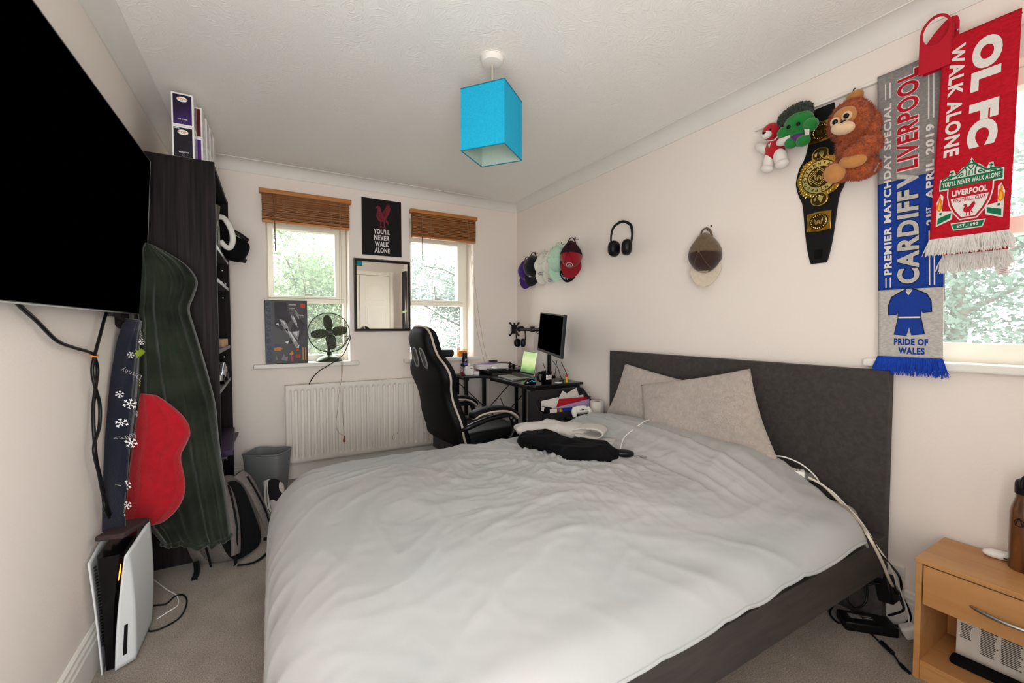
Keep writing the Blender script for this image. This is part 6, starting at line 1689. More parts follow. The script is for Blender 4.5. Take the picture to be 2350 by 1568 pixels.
def dome(rings):
    """stack of scaled outlines -> one closed padded shell"""
    mb = MB(); n = len(out0); v = []; f = []
    for k, c in rings:
        v += [backp(a * k, 0.40 + (b - 0.40) * k, c) for a, b in out0]
    for i in range(len(rings) - 1):
        f += [(i * n + q, i * n + (q + 1) % n, (i + 1) * n + (q + 1) % n, (i + 1) * n + q) for q in range(n)]
    f += [tuple(range(n - 1, -1, -1)), tuple(range((len(rings) - 1) * n, len(rings) * n))]
    return mb.add(v, f)
dome([(0.80, -0.048), (0.93, -0.040), (0.985, -0.022), (1.0, 0.0), (0.99, 0.03), (0.95, 0.05), (0.84, 0.058)]).build('backrest', M_pu, gcx, smooth=180, local=True)
MB().tube([backp(a * 1.004, 0.40 + (b - 0.40) * 1.004, 0.004) for a, b in out0], 0.0075, 8, smooth=0, closed=True).build('piping', M_cream, gcx, smooth=180, local=True)
for s in (-1, 1):
    c0 = [backp(s * q, z, -0.0495) for q, z in ((0.035, 0.68), (0.075, 0.675), (0.098, 0.61), (0.085, 0.555), (0.040, 0.575), (0.030, 0.63))]
    MB().tube(c0, 0.006, 8, smooth=4, closed=True).build('harness_ring', mat('grey_plastic_ring', '#6E6C6C', 0.35), gcx, smooth=180, local=True)
    mb = MB(); mb.add([p + Vector((-0.001, 0, 0)) for p in c0], [tuple(range(6))]); mb.build('harness_slot', M_gloss_black, gcx, smooth=0, local=True)
def seat_pt(p):
    q = Vector(p)
    q.z += 0.035 * (abs(q.y) / 0.26) ** 3 if q.z > 0 else 0
    return q
MB().ball((0.045, 0, 0.412), (0.275, 0.262, 0.080), None, 44, 24, power=0.45, fn=seat_pt).build('seat', M_pu, gcx, smooth=180, local=True)
MB().box(-0.20, 0.12, -0.12, 0.12, 0.318, 0.362).build('mechanism', M_chair_plastic, gcx, smooth=0, bevel=0.008, local=True)
MB().box(-0.25, -0.215, -0.16, 0.16, 0.33, 0.46).build('back_bracket', M_chair_plastic, gcx, smooth=0, bevel=0.008, local=True)
MB().tube([(-0.20, 0.26, 0.46), (-0.205, 0.315, 0.475), (-0.225, 0.33, 0.505)], 0.016, 10).build('recline_lever', M_chair_plastic, gcx, smooth=180, local=True)
for s in (-1, 1):
    y = s * 0.275
    MB().tube([(-0.235, s * 0.235, 0.525), (-0.20, y, 0.548), (-0.06, y, 0.580), (0.10, y, 0.590), (0.145, y, 0.562), (0.155, y, 0.50), (0.125, y, 0.44), (0.075, s * 0.25, 0.385)], [0.022, 0.025, 0.023, 0.022, 0.026, 0.022, 0.020, 0.024], 12, flat=0.75).build('arm_frame', M_chair_plastic, gcx, smooth=180, local=True)
    padp = catmull([(-0.185, y, 0.606), (-0.14, y, 0.634), (-0.03, y, 0.646), (0.08, y, 0.634), (0.145, y, 0.602), (0.180, y, 0.564)], 5)
    def pad(u, v, off=0.0, wdt=0.046, hgt=0.020):
        i = min(int(u * (len(padp) - 1) + 0.5), len(padp) - 1); t_ = padp[min(i + 1, len(padp) - 1)] - padp[max(i - 1, 0)]; t_.normalize()
        nrm = Vector((-t_.z, 0, t_.x)); th = 2 * pi * v; e = min(1.0, 3.0 * sqrt(max(min(u, 1 - u), 0.0) + 0.01))
        return padp[i] + nrm * (hgt * e * math.copysign(abs(sin(th)) ** 0.7, sin(th)) + off) + Vector((0, wdt * e * math.copysign(abs(cos(th)) ** 0.7, cos(th)), 0))
    mb = MB().grid(lambda u, v: pad(v, u), 20, 25, closeu=True); mb.f += [tuple(range(19, -1, -1)), tuple(range(20 * 25, 20 * 26))]; mb.mi += [0, 0]
    mb.build('arm_pad', M_pu, gcx, smooth=180, local=True)
    mb = MB().grid(lambda u, v: pad(v, u, -0.010, 0.049, 0.011), 20, 25, closeu=True); mb.f += [tuple(range(19, -1, -1)), tuple(range(20 * 25, 20 * 26))]; mb.mi += [0, 0]
    mb.build('arm_trim', M_cream, gcx, smooth=180, local=True)
    mb = MB()
    for q in ((0.115, 0.575), (0.138, 0.552)):
        mb.cyl((q[0], y - s * 0.0 - 0.020 if s < 0 else y + 0.020, q[1]), (q[0], y - 0.026 if s < 0 else y + 0.026, q[1]), 0.008, n=12)
    mb.build('bolt', M_silver, gcx, local=True)
MB().cyl((0, 0, 0.10), (0, 0, 0.32), 0.025, n=20).cyl((0, 0, 0.09), (0, 0, 0.2), 0.036, n=20).build('gas_lift', M_chair_plastic, gcx, local=True)
MB().cyl((0, 0, 0.065), (0, 0, 0.11), 0.05, n=20).build('base_hub', M_chair_plastic, gcx, local=True)
for k in range(5):
    a = 2 * pi * k / 5 + 0.5
    d = Vector((cos(a), sin(a), 0))
    lg = MB().tube([Vector((0, 0, 0.09)), d * 0.16 + Vector((0, 0, 0.085)), d * 0.30 + Vector((0, 0, 0.068))], [0.028, 0.022, 0.016], 10, smooth=4).build('base_leg', M_chair_plastic, gcx, smooth=180, local=True)
    tdir = Vector((-d.y, d.x, 0))
    MB().cyl(d * 0.30 + tdir * 0.008 + Vector((0, 0, 0.028)), d * 0.30 + tdir * 0.026 + Vector((0, 0, 0.028)), 0.027, n=18).cyl(d * 0.30 - tdir * 0.008 + Vector((0, 0, 0.028)), d * 0.30 - tdir * 0.026 + Vector((0, 0, 0.028)), 0.027, n=18).cyl(d * 0.30 + Vector((0, 0, 0.028)), d * 0.30 + Vector((0, 0, 0.07)), 0.008, n=10).build('castor', M_chair_plastic, lg, local=True)

# ================================================================== storage bag between desk and bed
M_bag = mat('charcoal_felt', '#2C2A2A', 0.95, var=(60, 0.25), bump=(250, 0.5, 0.002))
sbag = thing('storage_bag', 'charcoal fabric storage tub with a cut-away front full of papers beside the desk', 'storage tub', (1.86, 2.53, 0))
def wall_sheet(pts):
    mb = MB(); mb.add([Vector(p) for p in pts], [tuple(range(len(pts)))]); return mb
q_ = 0.0
sx0, sx1, sy0, sy1 = 1.625, 2.095, 2.43, 2.628
MB().box(sx0, sx1, sy0, sy1, 0.0, 0.012).build('base', M_bag, sbag, smooth=0)
MB().prism([(sy0, 0.012), (sy1, 0.012), (sy1, 0.715), (sy1 - 0.05, 0.715), (sy0 + 0.06, 0.60), (sy0, 0.585)], lambda a, b, c: Vector((c, a, b)), sx0, sx0 + 0.006).build('side_wall', M_bag, sbag, smooth=0)
MB().prism([(sy0, 0.012), (sy1, 0.012), (sy1, 0.715), (sy1 - 0.05, 0.715), (sy0 + 0.06, 0.65), (sy0, 0.60)], lambda a, b, c: Vector((c, a, b)), sx1 - 0.006, sx1).build('side_wall', M_bag, sbag, smooth=0)
MB().box(sx0, sx1, sy1 - 0.006, sy1, 0.012, 0.715).build('back_wall', M_bag, sbag, smooth=0)
MB().box(sx0, sx1, sy0, sy0 + 0.006, 0.012, 0.585).build('front_wall', M_bag, sbag, smooth=0)
def sheet(name, label, cat, corners, m, th=0.002, grp=None):
    mb = MB(); v = [Vector(c) for c in corners]
    n_ = (v[1] - v[0]).cross(v[2] - v[0]).normalized() * th
    mb.add(v + [p + n_ for p in v], [(0, 1, 2, 3), (7, 6, 5, 4), (0, 4, 5, 1), (1, 5, 6, 2), (2, 6, 7, 3), (3, 7, 4, 0)])
    return tag(mb.build(name, m, smooth=0), label, cat, grp)
M_paper = mat('white_paper', '#DAD5D0', 0.8, var=(20, 0.06)); M_redfolder = mat('red_folder_card', '#B01828', 0.5); M_lilacfolder = mat('lilac_folder_card', '#B098BE', 0.5, var=(6, 0.1))
sheet('paper_sheet', 'white paper standing tallest at the back of the charcoal tub', 'paper', ((1.791,2.585,0.544), (2.101,2.600,0.578), (2.045,2.600,0.719), (1.950,2.585,0.687)), M_paper, 0.004)
sheet('paper_sheet', 'white paper leaning left of the tallest sheet in the charcoal tub', 'paper', ((1.743,2.550,0.517), (1.916,2.550,0.544), (1.964,2.560,0.663), (1.879,2.550,0.714)), M_paper, 0.004)
sheet('paper_sheet', 'crumpled white paper at the left corner of the charcoal tub', 'paper', ((1.670,2.515,0.594), (1.834,2.520,0.590), (1.822,2.530,0.673), (1.666,2.520,0.659)), M_paper, 0.004)
sheet('paper_sheet', 'white rolled paper lying across the right of the charcoal tub behind the red folder', 'paper', ((1.883,2.560,0.605), (2.116,2.565,0.599), (2.149,2.580,0.669), (1.914,2.575,0.649)), M_paper, 0.012)
sheet('red_folder', 'red folder standing in the charcoal tub behind the lilac folder', 'folder', ((1.762,2.500,0.546), (2.092,2.510,0.543), (2.129,2.530,0.654), (1.826,2.520,0.661)), M_redfolder, 0.004)
sheet('lilac_folder', 'lilac folder standing in the charcoal tub in front of the red folder', 'folder', ((1.714,2.475,0.534), (2.063,2.485,0.541), (2.117,2.500,0.646), (1.740,2.490,0.604)), M_lilacfolder, 0.004)
bx = thing('card_game_box', 'blue box with a white and rainbow end lying at the front of the charcoal tub', 'box', (1.87, 2.45, 0.585))
a, b_ = Vector((1.698,2.452,0.593)), Vector((2.009,2.460,0.583))
d = (b_ - a).normalized(); ln = (b_ - a).length
fn = lambda s_, z_: a + d * (ln * s_) + Vector((0, 0, -0.045 + 0.06 * z_))
def slab(mb, s0, s1, e0=0.0, th=0.018, skew=0.0):
    v = [fn(s0 - skew, 0), fn(s1 - skew, 0), fn(s1 + skew, 1), fn(s0 + skew, 1)]
    o_ = Vector((0, -e0, 0)); v0 = [p + o_ for p in v]; v1 = [p + Vector((0, th, 0)) for p in v]
    return mb.add(v0 + v1, [(0, 1, 2, 3), (7, 6, 5, 4), (0, 4, 5, 1), (1, 5, 6, 2), (2, 6, 7, 3), (3, 7, 4, 0)])
slab(MB(), 0.0, 1.0).build('carton', mat('royal_blue_card', '#1C3C94', 0.4), bx, smooth=0)
slab(MB(), 0.0, 0.20, 0.0008).build('white_end', M_card_white, bx, smooth=0)
slab(MB(), 0.20, 0.245, 0.0009).build('red_stripe', M_redfolder, bx, smooth=0)
for k_, hx in enumerate(('#2E8A4A', '#E0C02C', '#D8702A')):
    slab(MB(), 0.26 + k_ * 0.035, 0.29 + k_ * 0.035, 0.0009, skew=-0.02).build('rainbow_stripe', mat('stripe_%s' % ('green', 'yellow', 'orange')[k_], hx, 0.5), bx, smooth=0)
sx = thing('small_open_box', 'small black box with a cream end at the left front of the charcoal tub', 'box', (1.66, 2.46, 0.60))
a = Vector((1.652,2.460,0.608))
MB().obox(a + Vector((0.03, 0.01, 0)), (0.065, 0.03, 0.034), Matrix.Rotation(radians(12), 3, 'Y')).build('carton', M_blackplastic, sx, smooth=0)
MB().obox(a + Vector((-0.004, 0.008, 0.006)), (0.004, 0.028, 0.030), Matrix.Rotation(radians(12), 3, 'Y')).build('cream_end', M_card_white, sx, smooth=0)

cbn = thing('side_shelf', 'narrow dark shelf unit between the bed and the charcoal tub', 'shelf unit', (1.97, 2.36, 0))
MB().box(1.80, 2.14, 2.312, 2.418, 0.53, 0.55).build('top', M_frame, cbn, smooth=0, bevel=0.002)
for xx in (1.80, 2.12):
    MB().box(xx, xx + 0.02, 2.312, 2.418, 0.0, 0.53).build('side_panel', M_frame, cbn, smooth=0)
tr_ = thing('toilet_roll', 'white toilet roll standing beside the headboard corner', 'toilet roll', (2.055, 2.365, 0.55))
MB().lathe([(0.020, 0.0), (0.050, 0.0), (0.051, 0.004), (0.051, 0.096), (0.049, 0.1), (0.021, 0.1), (0.020, 0.096), (0.020, 0.0)], (2.055, 2.365, 0.5505), n=36).build('paper', mat('soft_white_tissue', '#D6CFC9', 0.95, var=(60, 0.05)), tr_, smooth=50)
MB().lathe([(0.0195, 0.001), (0.0195, 0.099)], (2.055, 2.365, 0.5505), n=24).build('core', mat('brown_card_core', '#8A6E54', 0.9), tr_, smooth=60, recalc=False)
ct = thing('game_controller', 'white game controller resting on the dark shelf behind the duvet', 'game controller', (1.90, 2.365, 0.55))
cc = Vector((1.905, 2.36, 0.600)); Rc = Matrix.Rotation(radians(-12), 3, 'Z') @ Matrix.Rotation(radians(40), 3, 'X')
cp = lambda x_, y_, z_: cc + Rc @ Vector((x_, y_, z_))
mb = MB().ball(cc, (0.052, 0.030, 0.020), Rc, 28, 16, power=0.6)
for s in (-1, 1):
    mb.tube([cp(s * 0.045, 0.010, 0), cp(s * 0.060, -0.015, -0.002), cp(s * 0.066, -0.055, -0.010)], [0.022, 0.021, 0.013], 14)
mb.build('shell', M_whiteplastic, ct, smooth=180)
for s in (-1, 1):
    MB().cyl(cp(s * 0.022, -0.012, 0.014), cp(s * 0.022, -0.012, 0.026), 0.005, n=12).cyl(cp(s * 0.022, -0.012, 0.026), cp(s * 0.022, -0.012, 0.030), 0.009, n=16).build('thumbstick', M_whiteplastic, ct)
MB().obox(cp(0, 0.012, 0.0195), (0.042, 0.020, 0.002), Rc).build('touchpad', M_whiteplastic, ct, smooth=0, bevel=0.001)
MB().obox(cp(0, -0.014, 0.0195), (0.022, 0.006, 0.002), Rc).build('centre_strip', M_blackplastic, ct, smooth=0)

# ================================================================== ceiling lamp
lampc = Vector((0.888, 1.745, CEIL))
pn_ = thing('pendant_lamp', 'square bright blue fabric pendant lampshade hanging from the ceiling', 'lamp', (0.888, 1.745, 1.965))
MB().lathe([(0.0, -0.030), (0.030, -0.030), (0.046, -0.026), (0.051, -0.014), (0.053, 0.0), (0.0, 0.0)], lampc, n=40).build('ceiling_rose', M_trim, pn_, smooth=50)
MB().lathe([(0.056, -0.003), (0.056, 0.0), (0.0, 0.0)], lampc, n=40).build('rose_ring', M_trim, pn_, smooth=50)
MB().cyl(lampc + Vector((0, 0, -0.03)), (0.888, 1.745, 2.20), 0.0032, n=10).build('flex', M_creamplastic, pn_, smooth=60)
MB().lathe([(0.0, 0.0), (0.018, 0.0), (0.020, -0.05), (0.016, -0.06), (0.0, -0.06)], (0.888, 1.745, 2.215), n=20).build('lamp_holder', M_whiteplastic, pn_, smooth=50)
shade = [(0.743, 1.764), (0.871, 1.599), (1.033, 1.727), (0.905, 1.890)]
mb = MB(); mi2 = MB()
cxy = Vector((0.888, 1.745))
outs = [Vector(p) for p in shade]; ins = [cxy + (p - cxy) * 0.985 for p in outs]
v = [(p.x, p.y, z) for z in (1.965, 2.232) for p in outs]; mb.add(v, [(i, (i + 1) % 4, 4 + (i + 1) % 4, 4 + i) for i in range(4)])
v = [(p.x, p.y, z) for z in (1.966, 2.231) for p in ins]; mi2.add(v, [(i, (i + 1) % 4, 4 + (i + 1) % 4, 4 + i) for i in range(4)])
M_shade = mat('bright_blue_fabric', '#1AA5CC', 0.85, var=(150, 0.12), bump=(400, 0.25, 0.001))
mb.build('shade', M_shade, pn_, smooth=0, recalc=False)
mi2.build('shade_lining', mat('pale_lining', '#A9BDB2', 0.8, var=(120, 0.06)), pn_, smooth=0, recalc=False)
for z in (1.965, 2.232):
    mb = MB()
    for i in range(4):
        a, b_ = outs[i], outs[(i + 1) % 4]; mb.cyl((a.x, a.y, z), (b_.x, b_.y, z), 0.0024, n=8)
    mb.build('rim_wire', mat('teal_edge_tape', '#16748C', 0.7), pn_, smooth=60)
mb = MB()
for i in range(4):
    a = ins[i]; mb.cyl((a.x, a.y, 2.212), (0.888, 1.745, 2.205), 0.0015, n=6)
mb.build('spider_frame', M_metal, pn_, smooth=60)

# ================================================================== curtain and its rail on the window wall
cr = thing('curtain_rail', 'thin pale curtain rail along the right wall above the scarves', 'curtain rail', (2.155, 0.5, 2.185))
MB().box(2.150, 2.1695, -0.36, 1.302, 2.180, 2.192).build('track', M_trim, cr, smooth=0, bevel=0.002)
def curtain_pt(u, v):
    z = 2.178 - v * 1.95
    tie = math.exp(-((z - 1.45) / 0.34) ** 2)
    w__ = 0.20 * (1 - 0.62 * tie)
    y = -0.36 + u * w__ + 0.0
    return Vector((2.125 + 0.022 * sin(u * 26) * (1 - 0.3 * tie) - 0.01, y, z))
cu = thing('curtain', 'dark grey curtain tied back at the near end of the right-hand window', 'curtain', (2.12, -0.26, 0.2))
MB().grid(curtain_pt, 60, 60).build('fabric', mat('dark_grey_curtain', '#3C3A40', 0.9, var=(40, 0.1)), cu, smooth=180, recalc=False, solid=0.004)
MB().tube([(2.165, -0.36, 1.47), (2.10, -0.37, 1.45), (2.085, -0.31, 1.44), (2.10, -0.27, 1.45), (2.165, -0.28, 1.47)], 0.012, 8, flat=1.6).build('tie_back', mat('pale_green_tie', '#B9C7A0', 0.8), cu, smooth=180)

# ================================================================== baseball caps on the right wall
def cap(label, top, turn, lean, mats, logo=None, brim_text=None, sc=1.0, strap=True, droop=0.0, group='baseball caps on the wall hooks'):
    """hung by its strap: crown bulging out from the wall, brim pointing down. mats = (front, back, brim)"""
    top = Vector(top)
    t = thing('baseball_cap', label, 'cap', top, group)
    u_ = (Matrix.Rotation(radians(turn), 3, 'Z') @ Vector((-1, 0, 0)))
    f_ = (Vector((0, 0, -1)) + u_ * lean).normalized(); u_ = (u_ - f_ * u_.dot(f_)).normalized(); s_ = f_.cross(u_)
    L, W, H = 0.098 * sc, 0.078 * sc, 0.105 * sc
    c = top + Vector((0, 0, -0.03)) + f_ * L * 1.12
    def P(th, ph, off=0.0):
        ph_ = ph
        k = sin(ph_) ** 0.9 if ph_ > 0 else 0
        bk = max(-cos(th), 0)
        p = f_ * (L * (1 + 0.22 * bk) * cos(th) * k) + s_ * (W * (1.08 - 0.42 * bk ** 2) * sin(th) * k) + u_ * (H * max(cos(ph_), -0.2) ** 1.0 if ph_ <= pi / 2 else H * cos(ph_))
        n_ = (f_ * cos(th) * k / L + s_ * sin(th) * k / W + u_ * cos(ph_) / H).normalized()
        return c + p + n_ * (off + 0.0025 * noise.noise(Vector((th * 2 + turn, ph_ * 3, 1))))
    nf, nb_ = 18, 10
    for nm, t0, t1, m in (('front_panel', -0.5 * pi, 0.5 * pi, mats[0]), ('back_panel', 0.5 * pi, 1.5 * pi, mats[1])):
        MB().grid(lambda a, b, t0=t0, t1=t1: P(t0 + (t1 - t0) * a, 0.02 + b * (pi * 0.53)), nf, nb_).build(nm, m, t, smooth=180, recalc=False, solid=0.003)
    mb = MB()
    for k in range(6):
        th = k * pi / 3 + pi / 6
        mb.tube([P(th, 0.05 + q * (pi * 0.5) / 8, 0.0015) for q in range(9)], 0.0011, 5, smooth=0)
    mb.ball(P(0, 0.02, 0.002), 0.006 * sc, None, 10, 6); mb.build('seams', mats[1], t, smooth=180)
    def B(a, b, off=0.0):
        th = (a - 0.5) * 2 * radians(64); r0 = P(th, pi * 0.52)
        ext = 0.086 * sc * (cos(th) ** 0.75) * b
        drop = -0.020 * sc * b * (1 - abs(2 * a - 1) ** 2) + 0.030 * sc * (abs(2 * a - 1) ** 2) * (-1) * b
        return r0 + f_ * ext + s_ * (sin(th) * 0.010 * b) + u_ * (0.018 * sc * b * cos(th * 1.3) - droop * b + off)
    MB().grid(B, 20, 8).build('brim', mats[2], t, smooth=180, recalc=False, solid=0.004)
    if strap:
        MB().tube([P(pi * 0.82, pi * 0.5), c - f_ * (L * 1.22 + 0.014) + s_ * 0.020 + u_ * 0.006, c - f_ * (L * 1.22 + 0.026) + u_ * 0.008, c - f_ * (L * 1.22 + 0.014) - s_ * 0.020 + u_ * 0.006, P(pi * 1.18, pi * 0.5)], 0.006, 8, flat=0.4).build('strap', mats[1], t, smooth=180)
    def decal(th0, ph0, size):
        return lambda a, b: P(th0 + size * a / (W * 1.0), ph0 + size * (-b) * -1 / H, 0.0035)
    if logo:
        kind, m, th0, ph0, size = logo
        fn = decal(th0, ph0, size); mb = MB()
        if kind == 'star':
            n = 30
            for k in range(n):
                a0, a1 = 2 * pi * k / n, 2 * pi * (k + 1) / n
                mb.add([fn(cos(a0), sin(a0)), fn(cos(a1), sin(a1)), fn(0.86 * cos(a1), 0.86 * sin(a1)), fn(0.86 * cos(a0), 0.86 * sin(a0))], [(0, 1, 2, 3)])
            for k in range(3):
                a = -pi / 2 + k * 2 * pi / 3; d_ = 0.11
                mb.add([fn(d_ * cos(a + pi / 2), d_ * sin(a + pi / 2)), fn(0.88 * cos(a), 0.88 * sin(a)), fn(d_ * cos(a - pi / 2), d_ * sin(a - pi / 2)), fn(-d_ * cos(a), -d_ * sin(a))], [(0, 1, 2, 3)])
        elif kind == 'bars':
            for k, (x0, h0, h1) in enumerate(((-0.9, 0.0, 0.35), (-0.3, 0.0, 0.75), (0.3, 0.0, 1.15))):
                mb.add([fn(x0, 0.5), fn(x0 + 0.45, 0.5), fn(x0 + 0.15, 0.5 - h1), fn(x0 - 0.25, 0.5 - h1 * 0.75)], [(0, 1, 2, 3)])
        elif kind == 'oval':
            mb.add([fn(1.5 * cos(2 * pi * k / 28), 0.75 * sin(2 * pi * k / 28)) for k in range(28)], [tuple(range(28))])
        mb.build('logo', m, t, smooth=180, recalc=False)
    if brim_text:
        for wd, m, a0, a1, b0, b1 in brim_text:
            write(MB(), wd, lambda p, q: B(1 - a0 - (a1 - a0) * p, b1 + (b0 - b1) * q, 0.004), 0.03).build('lettering', m, t, smooth=180, recalc=False)
    hook = MB().tube([(2.168, top.y, top.z + 0.004), (2.150, top.y, top.z - 0.004), (2.138, top.y, top.z + 0.004), (2.140, top.y, top.z + 0.016)], 0.0022, 6)
    tag(hook.build('wall_hook', M_blackplastic, smooth=180), 'small black wire hook holding the ' + label.split(' cap')[0] + ' cap', 'hook', 'small wire hooks on the right wall')
    return t
def felt(n, h, var=0.08):
    return mat(n, h, 0.9, var=(60, var), bump=(300, 0.3, 0.001), sheen=0.2)
C_purple, C_black, C_white, C_mint, C_red = felt('purple_twill', '#3F2070'), felt('black_twill', '#121114'), felt('white_twill', '#D9D6CC'), felt('mint_twill', '#B4D8C0'), felt('red_twill', '#8E1222')
M_dkink = mat('black_ink', '#141416', 0.6)
cap('purple cap hanging nearest the room corner', (2.135, 3.465, 1.845), 28, 0.10, (C_purple, C_purple, C_purple), ('star', M_grey_ink, -0.3, 1.15, 0.022), sc=0.92)
cap('black cap with a white triangle logo beside the purple cap', (2.12, 3.335, 1.865), 30, 0.12, (C_black, C_black, C_black), ('bars', M_white_ink, 0.0, 1.12, 0.020), sc=0.95)
cap('white cap with a black star-in-ring logo beside the black cap', (2.135, 3.18, 1.860), 32, 0.10, (C_white, C_white, C_white), ('star', M_dkink, 0.0, 1.10, 0.026), sc=0.92)
cap('white cap with small words on its brim, tucked behind the mint cap', (2.135, 3.055, 1.862), 34, 0.12, (C_white, C_white, C_white), ('star', M_dkink, -0.3, 1.15, 0.022), [('WILLIAMS', M_dkink, 0.36, 0.72, 0.42, 0.60), ('RACING', mat('blue_ink', '#2A6AA8', 0.6), 0.38, 0.68, 0.66, 0.84)], sc=0.94)
cap('mint green cap in the middle of the row', (2.11, 2.925, 1.885), 36, 0.12, (C_mint, C_mint, C_mint), sc=1.0)
cap('black cap showing only its lettered brim under the red cap', (2.145, 2.835, 1.835), 38, 0.05, (C_black, C_black, C_black), None, [('ROKiT', M_white_ink, 0.12, 0.50, 0.45, 0.72)], sc=0.86)
cap('red cap with a black back and a white star-in-ring logo', (2.10, 2.735, 1.890), 40, 0.14, (C_red, mat('black_red_mesh', '#1A1014', 0.9, var=(40, 0.3), hex2='#3A0E16'), C_red), ('star', M_white_ink, 0.0, 1.05, 0.027), sc=1.0)
C_brown, C_dkbrown, C_cream = felt('brown_cord', '#6A5844', 0.2), felt('dark_brown_cord', '#36221E', 0.15), felt('cream_twill', '#CFC2AE')
cap('brown cap with a dark front and cream brim hanging alone on the wall', (2.135, 1.555, 1.735), 18, 0.06, (C_dkbrown, C_brown, C_cream), ('oval', mat('cream_patch', '#C9B096', 0.8), 0.0, 1.38, 0.016), sc=1.0, strap=True, group='single things hung on the right wall')
tag(MB().lathe([(0.0, 0.006), (0.004, 0.005), (0.005, 0.0)], (2.170,1.547,1.757), (-1, 0, 0), 14).build('wall_pin', mat('dark_red_pin', '#5A1A28', 0.4), smooth=180), 'tiny dark red pin in the wall above the brown cap', 'pin')
headphones('headphones', 'large black over-ear headphones hanging on the wall between the caps', (2.090,2.166,1.903), (0.0, -0.06, 1), (0.42, -0.90, 0), (-0.90, -0.42, 0.1), 0.150, 0.235, 0.056, M_blackplastic)
tag(MB().tube([(2.168, 2.205, 1.925), (2.12, 2.205, 1.912), (2.10, 2.205, 1.918)], 0.003, 6).build('wall_hook', M_blackplastic, smooth=180), 'small black hook holding the large headphones on the wall', 'hook', 'small wire hooks on the right wall')

# ================================================================== plush toys
def fur(mb, blobs, n, length, seed, droop=0.4, width=0.0022):
    """short tapering tufts over a set of ellipsoids (centre, radii, rotation)"""
    r = random.Random(seed); V = []; F = []
    tot = sum(b[1][0] * b[1][1] + b[1][1] * b[1][2] + b[1][0] * b[1][2] for b in blobs)
    for c, rad, R in blobs:
        k = int(n * (rad[0] * rad[1] + rad[1] * rad[2] + rad[0] * rad[2]) / tot)
        for _ in range(k):
            d = Vector((r.gauss(0, 1), r.gauss(0, 1), r.gauss(0, 1))).normalized()
            p = Vector(c) + R @ Vector((d.x * rad[0], d.y * rad[1], d.z * rad[2]))
            nr = (R @ Vector((d.x / rad[0], d.y / rad[1], d.z / rad[2]))).normalized()
            if p.x > 2.165:
                continue
            tp = (nr + Vector((r.uniform(-.5, .5), r.uniform(-.5, .5), r.uniform(-.5, .5) - droop))).normalized() * length * r.uniform(0.6, 1.3)
            s = nr.cross(tp)
            s = s.normalized() * width if s.length > 1e-6 else Vector((width, 0, 0))
            i = len(V); p0 = p - nr * 0.003
            V += [p0 - s, p0 + s, p0 + tp * 0.6 + s * 0.7, p0 + tp, p0 + tp * 0.6 - s * 0.7]; F.append((i, i + 1, i + 2, i + 3, i + 4))
    return mb.add(V, F)
I3 = Matrix.Identity(3)
def blob(px, rad, R=I3):
    return (Vector(px), rad, R)
def rotx(d):
    return Matrix.Rotation(radians(d), 3, 'X')
def body_of(blobs, name, m, parent, nu=22, nv=14):
    mb = MB()
    for c, rad, R in blobs:
        mb.ball(c, rad, R, nu, nv)
    return mb.build(name, m, parent, smooth=180)
PLG = 'soft toys hung on the right wall'
M_orangefur = mat('orange_brown_fur', '#CB6428', 0.95, var=(40, 0.3), bump=(180, 1.0, 0.01), sheen=0.2, hex2='#A84A1A')
M_tanfelt = mat('tan_felt', '#B57C44', 0.95, var=(60, 0.12), sheen=0.3); M_palefelt = mat('pale_peach_felt', '#D8B896', 0.95, var=(60, 0.06), sheen=0.3)
mk = thing('toy_monkey', 'large orange-brown furry soft toy ape hanging on the right wall over the gold belt', 'soft toy', (2.08, 0.84, 1.80), PLG)
mblobs = [blob((2.060,0.849,2.024), (0.066, 0.076, 0.080)), blob((2.100,0.848,1.933), (0.060, 0.062, 0.110)), blob((2.100,0.826,2.042), (0.04, 0.040, 0.070), rotx(-14)), blob((2.120,0.854,2.108), (0.028, 0.028, 0.052), rotx(-20)),
          blob((2.010,0.778,1.881), (0.042, 0.058, 0.040), rotx(-24)), blob((1.985,0.795,1.859), (0.040, 0.050, 0.038), rotx(-26)), blob((2.030,0.823,1.816), (0.044, 0.066, 0.038), rotx(18)), blob((2.000,0.864,1.816), (0.040, 0.046, 0.040), rotx(24)), blob((2.060,0.796,1.821), (0.044, 0.050, 0.036), rotx(-15)), blob((2.090,0.795,1.972), (0.035, 0.034, 0.075), rotx(8))]
body_of(mblobs, 'body', M_orangefur, mk)
fur(MB(), mblobs, 26000, 0.012, 9, 0.7, 0.0012).build('fur', M_orangefur, mk, smooth=0, recalc=False)
mb = MB(); vv = Vector((-0.80, -0.42, 0.0)).normalized()
hc = Vector((2.060,0.843,2.022))
def onface(px):
    return Vector(px)
mb.ball((1.995,0.843,2.031), (0.020, 0.040, 0.030), None, 20, 12)
mb.ball((2.005,0.871,2.017), (0.018, 0.026, 0.024), None, 18, 12); mb.ball((1.993,0.827,2.020), (0.018, 0.026, 0.024), None, 18, 12)
mb.build('face_patch', M_tanfelt, mk, smooth=180)
mb = MB(); mb.ball((1.980,0.841,1.976), (0.028, 0.041, 0.026), rotx(14), 24, 14); mb.build('muzzle', M_palefelt, mk, smooth=180)
mb = MB(); mb.ball((1.980,0.868,2.010), (0.012, 0.018, 0.017), None, 16, 10); mb.ball((1.970,0.825,2.014), (0.012, 0.018, 0.017), None, 16, 10); mb.build('eye_patch', M_palefelt, mk, smooth=180)
mb = MB(); mb.ball((1.967,0.863,2.005), (0.008, 0.010, 0.010), None, 14, 8); mb.ball((1.957,0.821,2.009), (0.008, 0.010, 0.010), None, 14, 8); mb.build('eyes', M_gloss_black, mk, smooth=180)
